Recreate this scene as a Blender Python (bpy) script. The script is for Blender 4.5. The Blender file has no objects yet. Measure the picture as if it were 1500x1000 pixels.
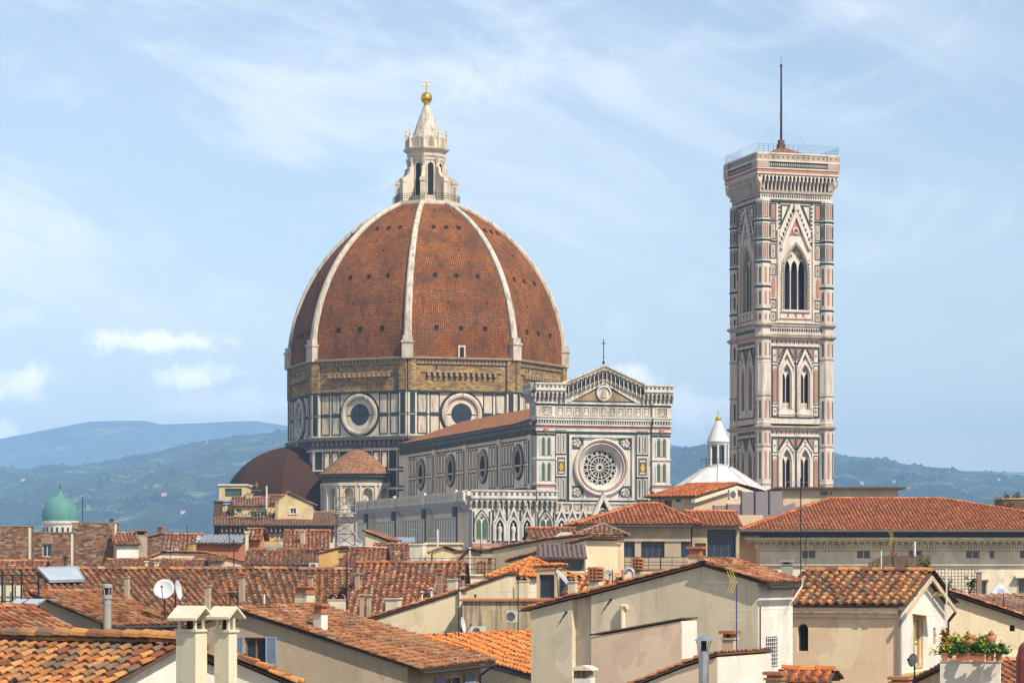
import bpy, bmesh, math, random
import numpy as np
from mathutils import Vector
R = math.radians
scn = bpy.context.scene
COL = scn.collection
# ------------------------------------------------------------------ camera, sky, sun, exposure
FPX, VH, CAMZ = 3900.0, 830.0, 14.0            # focal length in photo pixels, horizon row, eye height
cd = bpy.data.cameras.new('camera'); cam = bpy.data.objects.new('camera', cd); COL.objects.link(cam)
cam.location = (0, 0, CAMZ); cam.rotation_euler = (R(90), 0, 0)
cd.sensor_width = 36; cd.lens = 36*FPX/1500; cd.shift_y = (VH-500)/1500
cd.clip_start = 0.5; cd.clip_end = 60000
scn.camera = cam
SUN_EL, SUN_AZ = 48.0, -49.0                   # azimuth of the sun measured from +X, counter-clockwise
w = bpy.data.worlds.new('World'); scn.world = w; w.use_nodes = True
nt = w.node_tree; nt.nodes.clear()
def N(t, **k):
    n = nt.nodes.new('ShaderNode'+t)
    for a, b in k.items(): setattr(n, a, b)
    return n
def L(a, b): nt.links.new(a, b)
def setin(n, **k):
    for a, b in k.items(): n.inputs[a.replace('_', ' ')].default_value = b
def math_(op, a, b=None, c=None, clamp=False):
    n = N('Math', operation=op, use_clamp=clamp)
    for i, x in enumerate((a, b, c)):
        if x is None: continue
        if isinstance(x, (int, float)): n.inputs[i].default_value = x
        else: L(x, n.inputs[i])
    return n.outputs[0]
sky = N('TexSky', sky_type='NISHITA', sun_disc=False, sun_elevation=R(SUN_EL), sun_rotation=R(90-SUN_AZ), altitude=50, air_density=1.0, dust_density=0.6, ozone_density=2.2)
tc = N('TexCoord'); sp = N('SeparateXYZ'); L(tc.outputs['Generated'], sp.inputs[0])
ay = math_('MAXIMUM', math_('ABSOLUTE', sp.outputs[1]), 0.02)
px_ = math_('DIVIDE', sp.outputs[0], ay); pz_ = math_('DIVIDE', sp.outputs[2], ay)
def cloud_noise(sx, sz, tilt, scale, detail, lo, hi, rough=0.6, seed=0.0):
    cb = N('CombineXYZ'); L(math_('MULTIPLY', math_('ADD', px_, math_('MULTIPLY', pz_, tilt)), sx), cb.inputs[0])
    L(math_('MULTIPLY', math_('SUBTRACT', pz_, math_('MULTIPLY', px_, -tilt*0.35)), sz), cb.inputs[1]); cb.inputs[2].default_value = seed
    n = N('TexNoise'); L(cb.outputs[0], n.inputs['Vector']); setin(n, Scale=scale, Detail=detail, Roughness=rough, Distortion=0.6)
    m = N('MapRange', interpolation_type='SMOOTHSTEP'); L(n.outputs[0], m.inputs[0]); m.inputs[1].default_value = lo; m.inputs[2].default_value = hi
    return m.outputs[0], n.outputs[0]
veil, _ = cloud_noise(5, 15, 0.7, 1.4, 9, 0.40, 0.66, 0.62, 3.1)
wisp, wn = cloud_noise(14, 22, -0.5, 1.6, 9, 0.50, 0.80, 0.62, 7.7)
puffn = N('TexNoise'); cbp = N('CombineXYZ'); L(px_, cbp.inputs[0]); L(pz_, cbp.inputs[1]); L(cbp.outputs[0], puffn.inputs['Vector']); setin(puffn, Scale=85, Detail=10, Roughness=0.72)
# heaped clouds low over the hills and fainter wisps overhead: centre (right, up), half width, half height, strength
PUFF = [(-.132,.0845,.027,.0044,.95),(-.150,.0855,.010,.0054,.85),(-.121,.0715,.016,.0056,1.),(-.183,.0690,.013,.0072,1.),(-.1975,.0665,.010,.0064,.9),(-.105,.0615,.040,.0060,.40),
        (.046,.0715,.010,.0075,.95),(.067,.0590,.017,.0085,.62),(-.193,.0500,.009,.0050,1.),(.0065,.190,.018,.013,.13),(-.020,.187,.014,.016,.10),
        (.040,.181,.010,.016,.06),(.064,.102,.010,.006,.08),(.040,.091,.006,.006,.12),(-.187,.094,.014,.004,.2),(.128,.120,.012,.006,.06),(.152,.141,.006,.008,.08),(.125,.142,.01,.007,.05)]
puff = None
for cx, cz, hw, hh, st in PUFF:
    dx = math_('DIVIDE', math_('SUBTRACT', px_, cx), hw); dz = math_('DIVIDE', math_('SUBTRACT', pz_, cz), hh)
    d = math_('SQRT', math_('ADD', math_('MULTIPLY', dx, dx), math_('MULTIPLY', dz, dz)))
    v = math_('SUBTRACT', math_('ADD', 1.55, math_('MULTIPLY', math_('SUBTRACT', puffn.outputs[0], .5), 3.6)), math_('MULTIPLY', d, 1.15))
    m = N('MapRange', interpolation_type='SMOOTHSTEP'); L(v, m.inputs[0]); m.inputs[1].default_value = 0.1; m.inputs[2].default_value = 1.4; m.inputs[4].default_value = st
    puff = m.outputs[0] if puff is None else math_('MAXIMUM', puff, m.outputs[0])
# thin high cloud is thicker to the upper left
side = N('MapRange'); L(math_('SUBTRACT', math_('MULTIPLY', pz_, 0.9), px_), side.inputs[0]); side.inputs[1].default_value = -.08; side.inputs[2].default_value = .30; side.inputs[3].default_value = .16; side.inputs[4].default_value = .80
veil = math_('MULTIPLY', math_('ADD', math_('MULTIPLY', veil, .85), .12), side.outputs[0])
mask = math_('MAXIMUM', math_('ADD', veil, math_('MULTIPLY', wisp, .36), None, True), 0.0)
front = N('MapRange'); L(sp.outputs[1], front.inputs[0]); front.inputs[1].default_value = 0.0; front.inputs[2].default_value = 0.4
low = N('MapRange', interpolation_type='SMOOTHSTEP'); L(pz_, low.inputs[0]); low.inputs[1].default_value = .0; low.inputs[2].default_value = .16; low.inputs[3].default_value = .12; low.inputs[4].default_value = 0
mask = math_('MAXIMUM', mask, math_('ADD', math_('MULTIPLY', mask, .7), low.outputs[0], None, True))
mask = math_('MULTIPLY', mask, math_('ADD', math_('MULTIPLY', front.outputs[0], .75), .25))
tint = N('MixRGB', blend_type='MULTIPLY'); tint.inputs[0].default_value = 1; L(sky.outputs[0], tint.inputs[1]); tint.inputs[2].default_value = (1.18, 1.01, .90, 1)
pm = math_('MULTIPLY', puff, front.outputs[0]); mix = N('MixRGB'); L(mask, mix.inputs[0]); L(tint.outputs[0], mix.inputs[1]); mix.inputs[2].default_value = (7.2, 7.3, 7.5, 1)
mix2 = N('MixRGB'); L(pm, mix2.inputs[0]); L(mix.outputs[0], mix2.inputs[1]); mix2.inputs[2].default_value = (11.0, 10.4, 9.9, 1)
bg = N('Background'); L(mix2.outputs[0], bg.inputs[0]); bg.inputs[1].default_value = 0.122
wo = N('OutputWorld'); L(bg.outputs[0], wo.inputs[0])
sl = bpy.data.lights.new('sun', 'SUN'); sl.energy = 4.2; sl.angle = R(0.5); sl.color = (1.0, 0.94, 0.84)
sun = bpy.data.objects.new('sun', sl); COL.objects.link(sun)
sv = Vector((math.cos(R(SUN_EL))*math.cos(R(SUN_AZ)), math.cos(R(SUN_EL))*math.sin(R(SUN_AZ)), math.sin(R(SUN_EL))))
sun.rotation_euler = sv.to_track_quat('Z', 'Y').to_euler(); sun.location = (200, -100, 300)
scn.view_settings.view_transform = 'Standard'; scn.view_settings.look = 'None'; scn.view_settings.exposure = 0.55; scn.view_settings.gamma = 1
scn.render.engine = 'CYCLES'; scn.cycles.use_denoising = True; scn.cycles.max_bounces = 6; scn.cycles.volume_bounces = 0
scn.cycles.volume_step_rate = 5; scn.cycles.caustics_reflective = False; scn.cycles.caustics_refractive = False

# ------------------------------------------------------------------ materials
def new_mat(name):
    global nt
    m = bpy.data.materials.new(name); m.use_nodes = True; nt = m.node_tree; nt.nodes.clear()
    b = N('BsdfPrincipled'); o = N('OutputMaterial'); L(b.outputs[0], o.inputs[0])
    b.inputs['Specular IOR Level'].default_value = 0.25
    return m, b
def c4(c): return (c[0], c[1], c[2], 1)
def noise(scale, detail=4, rough=.6, sx=1, sy=1, sz=1, coord='Object'):
    t = N('TexCoord'); mp = N('Mapping'); L(t.outputs[coord], mp.inputs[0]); mp.inputs['Scale'].default_value = (sx, sy, sz)
    n = N('TexNoise'); L(mp.outputs[0], n.inputs['Vector']); setin(n, Scale=scale, Detail=detail, Roughness=rough)
    return n.outputs[0]
def ramp(fac, stops):
    r = N('ValToRGB'); L(fac, r.inputs[0]); e = r.color_ramp.elements
    while len(e) < len(stops): e.new(0.5)
    for el, (p, c) in zip(e, stops): el.position = p; el.color = c4(c)
    return r.outputs[0]
def mixc(fac, a, b, mode='MIX'):
    m = N('MixRGB', blend_type=mode)
    for i, x in enumerate((fac, a, b)):
        if hasattr(x, 'is_linked'): L(x, m.inputs[i])
        elif isinstance(x, (int, float)): m.inputs[i].default_value = x
        else: m.inputs[i].default_value = c4(x)
    return m.outputs[0]
def rng(x, lo, hi, a=0., b=1.):
    m = N('MapRange'); L(x, m.inputs[0]); m.inputs[1].default_value = lo; m.inputs[2].default_value = hi; m.inputs[3].default_value = a; m.inputs[4].default_value = b
    return m.outputs[0]
def bump(b, h, strength, dist):
    n = N('Bump'); L(h, n.inputs['Height']); n.inputs['Strength'].default_value = strength; n.inputs['Distance'].default_value = dist; L(n.outputs[0], b.inputs['Normal'])
def plain(name, col, rough=.6, metal=0., var=.25, scale=3.):
    m, b = new_mat(name)
    L(mixc(rng(noise(scale), .35, .7), col, tuple(x*(1-var) for x in col)), b.inputs['Base Color'])
    b.inputs['Roughness'].default_value = rough; b.inputs['Metallic'].default_value = metal
    return m
def plaster(name, col, stain=.35, dirt=(.16, .13, .09), s=1.):
    m, b = new_mat(name)
    big = rng(noise(.35*s, 5, .65), .38, .66); streak = rng(noise(1.2*s, 5, .7, 2.2, 2.2, .22), .52, .78); fine = noise(9*s, 5, .7)
    c = mixc(big, col, tuple(x*(.86) for x in col))
    c = mixc(math_('MULTIPLY', streak, stain), c, dirt)
    c = mixc(rng(fine, .3, .75, 0, .22), c, tuple(x*.72 for x in col))
    c = mixc(rng(noise(.55*s, 3, .45), .545, .560, 0, .5), c, tuple(min(.85, x*1.16) for x in col)); c = mixc(rng(noise(.75*s, 4, .5, 1, 1, .7), .60, .612, 0, .45), c, tuple(x*.74 for x in col)); c = mixc(rng(noise(3.2*s, 6, .75), .60, .74, 0, stain*.9), c, dirt)
    L(c, b.inputs['Base Color']); b.inputs['Roughness'].default_value = .9; bump(b, fine, .25, .03)
    return m
def marble(name, col, dirt=(.20, .165, .12), amt=.55, s=1.):
    m, b = new_mat(name)
    streak = rng(noise(.45*s, 6, .7, 1.6, 1.6, .3), .47, .72); blot = rng(noise(1.3*s, 6, .7), .45, .75)
    c = mixc(math_('MULTIPLY', streak, amt), col, dirt); c = mixc(math_('MULTIPLY', blot, amt*.6), c, tuple(x*.7 for x in col))
    L(c, b.inputs['Base Color']); b.inputs['Roughness'].default_value = .6
    return m
def tile_mat(name, stops, lichen=(.16, .15, .11), la=.5, s=1.):
    m, b = new_mat(name)
    g = N('NewGeometry'); c = ramp(g.outputs['Random Per Island'], stops)
    n = noise(.6*s, 6, .72); f = noise(6*s, 5, .7); g2 = noise(1.7*s, 5, .7, 1, 1, 1.)
    c = mixc(math_('MULTIPLY', rng(n, .46, .66), la), c, lichen); c = mixc(rng(g2, .52, .75, 0, la*.75), c, (.05, .032, .022)); c = mixc(rng(f, .5, .8, 0, la), c, tuple(x*.55 for x in lichen))
    L(c, b.inputs['Base Color']); b.inputs['Roughness'].default_value = .85; bump(b, f, .3, .03)
    return m
def brick_mat(name, c1, c2, mortar, bw, bh, ms=.02, uv=True, blot=(.1, .06, .04), ba=.4, bs=.25, bias=0., off=.5):
    m, b = new_mat(name)
    br = N('TexBrick', offset=off); t = N('TexCoord')
    if uv: L(t.outputs['UV'], br.inputs['Vector'])
    else:
        mp = N('Mapping'); L(t.outputs['Object'], mp.inputs[0]); mp.inputs['Rotation'].default_value = (R(90), 0, 0); L(mp.outputs[0], br.inputs['Vector'])
    setin(br, Color1=c4(c1), Color2=c4(c2), Mortar=c4(mortar), Scale=1., Mortar_Size=ms, Brick_Width=bw, Row_Height=bh, Bias=bias)
    n = rng(noise(bs, 6, .68), .42, .72); st = rng(noise(.5, 5, .7, 1.5, 1.5, .18), .5, .75)
    c = mixc(math_('MULTIPLY', n, ba), br.outputs[0], blot); c = mixc(math_('MULTIPLY', st, ba*.7), c, tuple(x*.6 for x in blot))
    L(c, b.inputs['Base Color']); b.inputs['Roughness'].default_value = .9; b.inputs['Specular IOR Level'].default_value = .08; bump(b, br.outputs['Fac'], -.4, .05)
    return m
def glass(name, col=(.02, .03, .04), rough=.12):
    m, b = new_mat(name); L(mixc(noise(1.5), col, tuple(x*1.8 for x in col)), b.inputs['Base Color'])
    b.inputs['Roughness'].default_value = rough; b.inputs['Specular IOR Level'].default_value = .5
    return m
M = {}
M['white'] = marble('white_marble', (.64, .55, .42)); M['facewhite'] = marble('cleaned_marble', (.60, .55, .465), (.17, .145, .115), .7)
M['flankwhite'] = marble('shaded_flank_marble', (.84, .70, .52), (.26, .20, .14), .5); M['greymarble'] = marble('weathered_marble', (.50, .46, .395), (.12, .11, .10), .65)  # flankwhite is lightened and warmed to make up for the blue shade
M['green'] = marble('green_serpentine', (.026, .042, .034), (.012, .015, .013), .5); M['pink'] = marble('pink_marble', (.42, .185, .125), (.2, .1, .07), .45)
M['towerwhite'] = marble('tower_marble', (.66, .57, .475), (.22, .17, .13), .65)
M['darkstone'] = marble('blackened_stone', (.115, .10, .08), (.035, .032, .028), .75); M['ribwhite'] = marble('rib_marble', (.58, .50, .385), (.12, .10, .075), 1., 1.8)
M['brownstone'] = brick_mat('rough_brown_stone', (.54, .35, .135), (.24, .15, .065), (.13, .085, .045), .95, .36, .04, True, (.09, .065, .04), .65)
M['brownledge'] = marble('brown_ledge', (.34, .23, .12), (.1, .07, .04), .8); M['paleledge'] = marble('stone_ledge', (.42, .34, .24), (.12, .1, .08), .8)
M['dometile'] = brick_mat('dome_tiles', (.42, .160, .044), (.25, .085, .026), (.075, .026, .010), .42, .42, .06, True, (.085, .038, .018), .95, .16, 0., 0.)
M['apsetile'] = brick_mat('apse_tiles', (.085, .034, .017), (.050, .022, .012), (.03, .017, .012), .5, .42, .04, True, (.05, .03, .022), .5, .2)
M['conetile'] = brick_mat('cone_tiles', (.46, .22, .10), (.20, .085, .04), (.10, .05, .03), .45, .5, .05, True, (.2, .13, .08), .5, .4)
M['navetile'] = brick_mat('nave_tiles', (.66, .29, .11), (.34, .13, .05), (.09, .04, .02), .45, .7, .09, True, (.17, .10, .06), .4, .3)
M['dark'] = plain('dark_opening', (.012, .012, .014), .8); M['glass'] = glass('dark_glass'); M['blueglass'] = glass('bluish_glass', (.012, .020, .032), .35)
M['greenglass'] = glass('green_glass', (.03, .065, .05)); M['gold'] = plain('gilded_copper', (.95, .55, .06), .28, 1., .1)
M['leadwhite'] = marble('pale_roof_marble', (.60, .59, .55), (.36, .31, .25), .55, .7); M['copper'] = None
M['iron'] = plain('dark_iron', (.03, .03, .035), .5, .4); M['steel'] = plain('galvanised_steel', (.55, .56, .57), .32, .9, .2)
M['zinc'] = plain('zinc_sheet', (.45, .50, .55), .5, .3, .2, 1.); M['wood'] = plain('old_timber', (.16, .10, .06), .8, 0, .4, 2.)

# ------------------------------------------------------------------ mesh building
def V3(*a): return np.array(a, float)
def P(u, v, Y): return V3((u-750)*Y/FPX, Y, CAMZ+(VH-v)*Y/FPX)       # where a sight line meets the depth Y
def ray(u, v): return V3((u-750)/FPX, 1., (VH-v)/FPX)
class Frame:
    """a wall plane: origin, right, up, out"""
    def __init__(s, o, r, n=None, up=(0, 0, 1)):
        s.o = np.array(o, float); s.r = np.array(r, float); s.r /= np.linalg.norm(s.r); s.u = np.array(up, float)
        s.n = np.cross(s.r, s.u) if n is None else np.array(n, float)
    def px(s, u, v):
        d = ray(u, v); c = V3(0, 0, CAMZ); t = np.dot(s.o-c, s.n)/np.dot(d, s.n); p = c+d*t-s.o
        return float(np.dot(p, s.r)), float(np.dot(p, s.u))
    def at(s, x, y, z=0.): return s.o+s.r*x+s.u*y+s.n*z
    def shift(s, z): return Frame(s.at(0, 0, z), s.r, s.n, s.u)
WORLD = Frame((0, 0, 0), (1, 0, 0), (0, 0, 1), (0, 1, 0))             # x, y, z as they are
class MB:
    def __init__(s, fr=None): s.v = []; s.f = []; s.m = []; s.nv = 0; s.fr = fr; s.uv = {}
    def add(s, vs, fs, m=0, fr=None):
        vs = np.asarray(vs, float).reshape(-1, 3); fr = fr or s.fr
        if fr is not None: vs = fr.o+vs[:, :1]*fr.r+vs[:, 1:2]*fr.u+vs[:, 2:3]*fr.n
        k = s.nv; s.v.append(vs); s.nv += len(vs)
        for f in fs: s.f.append(tuple(i+k for i in f)); s.m.append(m)
        return k
    def box(s, x0, y0, z0, x1, y1, z1, m=0, fr=None):
        s.add([(x, y, z) for z in (z0, z1) for y in (y0, y1) for x in (x0, x1)], [(0, 2, 3, 1), (4, 5, 7, 6), (0, 1, 5, 4), (2, 6, 7, 3), (0, 4, 6, 2), (1, 3, 7, 5)], m, fr)
    def frame(s, x0, y0, x1, y1, t, z0, z1, m=0):
        s.box(x0, y0, z0, x1, y0+t, z1, m); s.box(x0, y1-t, z0, x1, y1, z1, m); s.box(x0, y0+t, z0, x0+t, y1-t, z1, m); s.box(x1-t, y0+t, z0, x1, y1-t, z1, m)
    def panel(s, x0, y0, x1, y1, t, z, mf, mi, d=.06):
        s.frame(x0, y0, x1, y1, t, z, z+d, mf); s.box(x0+t, y0+t, z, x1-t, y1-t, z+d*.45, mi)
    def ext(s, pts, z0, z1, m=0, fr=None):
        n = len(pts); vs = [(x, y, z0) for x, y in pts]+[(x, y, z1) for x, y in pts]
        s.add(vs, [tuple(range(n))[::-1], tuple(range(n, 2*n))]+[(i, (i+1) % n, n+(i+1) % n, n+i) for i in range(n)], m, fr)
    def band(s, A, B, z0, z1, m=0, closed=False):
        """strip between two outlines of equal length, extruded z0..z1"""
        n = len(A); vs = [(x, y, z1) for x, y in A]+[(x, y, z1) for x, y in B]+[(x, y, z0) for x, y in A]+[(x, y, z0) for x, y in B]; fs = []
        for i in range(n if closed else n-1):
            j = (i+1) % n; fs += [(i, j, n+j, n+i), (i, 2*n+i, 2*n+j, j), (n+i, n+j, 3*n+j, 3*n+i)]
        if not closed: fs += [(0, n, 3*n, 2*n), (n-1, 3*n-1, 4*n-1, 2*n-1)]
        s.add(vs, fs, m)
    def disc(s, cx, cy, r, z, m=0, n=32): s.add([(cx+r*math.cos(2*math.pi*i/n), cy+r*math.sin(2*math.pi*i/n), z) for i in range(n)], [tuple(range(n))], m)
    def rings(s, cx, cy, prof, m=0, n=40):
        """lathe about the out axis: prof = [(r, z)...]"""
        vs = [(cx+r*math.cos(2*math.pi*i/n), cy+r*math.sin(2*math.pi*i/n), z) for r, z in prof for i in range(n)]
        s.add(vs, [(k*n+i, k*n+(i+1) % n, (k+1)*n+(i+1) % n, (k+1)*n+i) for k in range(len(prof)-1) for i in range(n)], m)
    def rev(s, cx, cy, prof, m=0, n=16, ph=0., a0=0., a1=2*math.pi, cap=True):
        """lathe about the world's vertical: prof = [(r, z)...]"""
        full = abs(a1-a0-2*math.pi) < 1e-6; k = n if full else n+1
        vs = [(cx+r*math.cos(ph+a0+(a1-a0)*i/n), cy+r*math.sin(ph+a0+(a1-a0)*i/n), z) for r, z in prof for i in range(k)]
        fs = [(j*k+i, j*k+(i+1) % k, (j+1)*k+(i+1) % k, (j+1)*k+i) for j in range(len(prof)-1) for i in range(n)]
        if cap and full: fs += [tuple(range(k))[::-1], tuple(range((len(prof)-1)*k, len(prof)*k))]
        s.add(vs, fs, m)
    def tube(s, p, q, r, m=0, n=6, r2=None):
        p = np.array(p, float); q = np.array(q, float); d = q-p; l = np.linalg.norm(d)
        if l < 1e-6: return
        d /= l; a = np.cross(d, (0, 0, 1) if abs(d[2]) < .9 else (1, 0, 0)); a /= np.linalg.norm(a); b = np.cross(d, a); r2 = r if r2 is None else r2
        vs = [p+(a*math.cos(t)+b*math.sin(t))*r for t in (2*math.pi*i/n for i in range(n))]+[q+(a*math.cos(t)+b*math.sin(t))*r2 for t in (2*math.pi*i/n for i in range(n))]
        s.add(vs, [(i, (i+1) % n, n+(i+1) % n, n+i) for i in range(n)]+[tuple(range(n))[::-1], tuple(range(n, 2*n))], m)
    def ball(s, c, r, m=0, n=12, sz=1.):
        prof = [(max(.001, r*math.sin(math.pi*i/n)), c[2]-r*sz*math.cos(math.pi*i/n)) for i in range(n+1)]
        s.rev(c[0], c[1], prof, m, n+4)
    def build(s, name, mats, parent=None, loc=(0, 0, 0), smooth=False, uvs=None, recalc=True):
        me = bpy.data.meshes.new(name); vs = np.concatenate(s.v)-np.array(loc) if s.v else np.zeros((0, 3))
        me.from_pydata(vs.tolist(), [], s.f)
        mats = mats if isinstance(mats, (list, tuple)) else [mats]
        for m in mats: me.materials.append(M[m] if isinstance(m, str) else m)
        if len(mats) > 1: me.polygons.foreach_set('material_index', np.array(s.m, np.int32))
        if recalc:
            bm = bmesh.new(); bm.from_mesh(me); bmesh.ops.recalc_face_normals(bm, faces=bm.faces); bm.to_mesh(me); bm.free()
        if smooth: me.polygons.foreach_set('use_smooth', np.ones(len(me.polygons), bool)); me.update()
        o = bpy.data.objects.new(name, me); COL.objects.link(o)
        if parent is not None: o.parent = parent
        return o
def planar_uv(o, along, up):
    """UV in metres for brickwork; along/up are vectors, or None for per-face axes"""
    me = o.data; uv = me.uv_layers.new(name='UVMap'); 
    for p in me.polygons:
        n = np.array(p.normal); 
        if along is None:
            a = np.cross((0, 0, 1), n); l = np.linalg.norm(a); a = a/l if l > 1e-4 else V3(1, 0, 0); b = np.cross(n, a)
        else: a, b = along, up
        for li in p.loop_indices:
            c = np.array(me.vertices[me.loops[li].vertex_index].co); uv.data[li].uv = (float(np.dot(c, a)), float(np.dot(c, b)))
def tag(o, label=None, cat=None, group=None, kind=None):
    for k, v in (('label', label), ('category', cat), ('group', group), ('kind', kind)):
        if v: o[k] = v
    return o
class Thing:
    def __init__(s, name, label, cat, loc, group=None, rz=0.):
        s.loc = np.array(loc, float); s.e = bpy.data.objects.new(name, None); COL.objects.link(s.e); s.e.location = tuple(s.loc); s.e.empty_display_size = .5
        tag(s.e, label, cat, group)
    def part(s, name, mb, mats, parent=None, **k): return mb.build(name, mats, parent or s.e, s.loc, **k)
def single(name, label, cat, mb, mats, loc, group=None, **k):
    o = mb.build(name, mats, None, loc, **k); o.location = tuple(loc); return tag(o, label, cat, group)
def dup(src, loc, label=None, rz=None, scale=None):
    c = src.copy(); COL.objects.link(c); c.location = tuple(loc)
    if label: c['label'] = label
    if rz is not None: c.rotation_euler = (0, 0, rz)
    if scale: c.scale = (scale,)*3
    for ch in src.children:
        d = ch.copy(); COL.objects.link(d); d.parent = c
        for g in ch.children: e = g.copy(); COL.objects.link(e); e.parent = d
    return c
def arch(cx, y0, w, h, kind='gothic', n=10):
    """outline of an opening from bottom left over the arch to bottom right; h = height to the crown"""
    if kind == 'round':
        ys = y0+h-w; return [(cx-w, y0)]+[(cx-w*math.cos(math.pi*i/n), ys+w*math.sin(math.pi*i/n)) for i in range(n+1)]+[(cx+w, y0)]
    rr = 1.25*2*w; a1 = math.acos((rr-w)/rr); rise = rr*math.sin(a1); ys = y0+h-rise; k = max(3, n//2)
    lft = [(cx-w+rr-rr*math.cos(a1*i/k), ys+rr*math.sin(a1*i/k)) for i in range(k+1)]
    return [(cx-w, y0)]+lft+[(2*cx-x, y) for x, y in lft[::-1][1:]]+[(cx+w, y0)]
def hole_face(mb, x0, y0, x1, y1, hole, z, m, depth=0., mr=None):
    """wall face x0..x1, y0..y1 with an opening (outline from arch()); its reveal goes back by depth"""
    a = len(hole)//2; ap = hole[a]; bl = hole[0]; br_ = hole[-1]; by = bl[1]
    Lp = [(x0, y0), (ap[0], y0), (ap[0], by)]+[bl]*0+list(hole[:a+1])+[(ap[0], y1), (x0, y1)]
    Lp = [(x0, y0), (ap[0], y0), (ap[0], by)]+list(hole[:a+1])+[(ap[0], y1), (x0, y1)]
    Rp = [(x1, y0), (x1, y1), (ap[0], y1)]+list(hole[a:])+[(ap[0], by), (ap[0], y0)]
    for pp in (Lp, Rp): mb.add([(x, y, z) for x, y in pp], [tuple(range(len(pp)))], m)
    if depth:
        n = len(hole); mb.add([(x, y, z) for x, y in hole]+[(x, y, z-depth) for x, y in hole], [(i, (i+1) % n, n+(i+1) % n, n+i) for i in range(n)], m if mr is None else mr)
# ------------------------------------------------------------------ cathedral (local axes: x along the facade, y into the church)
TH = R(17); CO = V3(3.99, 445, 0)
def wpos(a, b, z=0): return V3(CO[0]+a*math.cos(TH)-b*math.sin(TH), CO[1]+a*math.sin(TH)+b*math.cos(TH), z)
duomo = Thing('cathedral', 'vast marble cathedral with a red tiled ribbed dome and a round rose window', 'cathedral', CO)
duomo.e.rotation_euler = (0, 0, TH); duomo.loc = V3(0, 0, 0); duomo.e.location = tuple(CO)
DC = V3(11.85, 113.7, 0); RO = 29.0; AP = RO*math.cos(R(22.5)); HW = RO*math.sin(R(22.5))
Z0, ZB, ZT, ZTOP = 39.9, 49.1, 55.9, 89.6                 # drum foot, brick band, dome spring, dome top
def octc(k, r, z): a = R(-90-22.5+45*k); return V3(DC[0]+r*math.cos(a), DC[1]+r*math.sin(a), z)
def octf(k, ap=AP):
    a = R(-90+45*k); n = V3(math.cos(a), math.sin(a), 0); return Frame(DC+n*ap, (-n[1], n[0], 0))
RHO = 36.0
def dome_r(z): return math.sqrt(RHO**2-(z-ZT)**2)-(RHO-RO)
# tiled shell, facet by facet with UVs in metres
NS = 28; zs = [ZT+(ZTOP-ZT)*(1-(1-i/NS)**1.25) for i in range(NS+1)]
vs, fs, uvs = [], [], []
for k in range(8):
    s = 0; prev = None; b = len(vs)
    for i, z in enumerate(zs):
        r = dome_r(z)-.0
        if prev: s += math.hypot((z-prev[0]), (r-prev[1])*math.cos(R(22.5)))
        prev = (z, r); hwid = r*math.sin(R(22.5))
        for c, sg in ((octc(k, r, z), -1), (octc(k+1, r, z), 1)): vs.append(c); uvs.append((sg*hwid+40*k, s))
    fs += [(b+2*i, b+2*i+1, b+2*i+3, b+2*i+2) for i in range(NS)]
mb = MB(); mb.add(vs, fs, 0)
shell = mb.build('dome_shell', 'dometile', duomo.e, recalc=False)
u_ = shell.data.uv_layers.new(name='UVMap')
for lp in shell.data.loops: u_.data[lp.index].uv = uvs[lp.vertex_index]
# small square openings in three rows of three on every facet, and a white door at the foot of two facets
for k in range(8):
    fr0 = octf(k)
    for zz, sp in ((61.6, .22), (72.4, .22), (83.0, .20)):
        r = dome_r(zz); dr = (dome_r(zz+.5)-dome_r(zz-.5))*math.cos(R(22.5)); nrm = np.array(fr0.n)*1+V3(0, 0, -dr); nrm /= np.linalg.norm(nrm)
        up = V3(0, 0, 1)-nrm*nrm[2]; up /= np.linalg.norm(up)
        fr = Frame(DC+fr0.n*(r*math.cos(R(22.5)))+V3(0, 0, zz), fr0.r, nrm, up)
        for j in (-1, 0, 1):
            x = j*sp*2*r*math.sin(R(22.5))*1.05; mb = MB(fr)
            mb.box(x-.29, -.36, -.1, x+.29, .36, .07, 0); mb.box(x-.4, .36, -.1, x+.4, .5, .3, 1); mb.box(x-.4, -.36, -.1, x-.29, .36, .18, 1); mb.box(x+.29, -.36, -.1, x+.4, .36, .18, 1)
            mb.build('dormer_opening', ['dark', 'dometile'], duomo.e)
    for zz, n_ in ((67, 2), (78, 1), (87.2, 2)):
        r = dome_r(zz); fr = Frame(DC+fr0.n*(r*math.cos(R(22.5)))+V3(0, 0, zz), fr0.r)
        for j in range(n_): mb = MB(fr); x = (j-(n_-1)/2+.21)*r*.3; mb.box(x-.16, -.16, -.3, x+.16, .16, .12, 0); mb.build('putlog_hole', 'dark', duomo.e)
    if k not in (0, 4): continue
    mb = MB(octf(k).shift(.05)); mb.box(-.75, ZT-.4, -.6, .75, ZT+2.3, .25, 0); o = mb.build('roof_door', 'ribwhite', duomo.e); mb = MB(octf(k).shift(.05)); mb.box(-.42, ZT-.4, .25, .42, ZT+1.9, .30, 0); mb.build('opening', 'dark', o)
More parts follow.
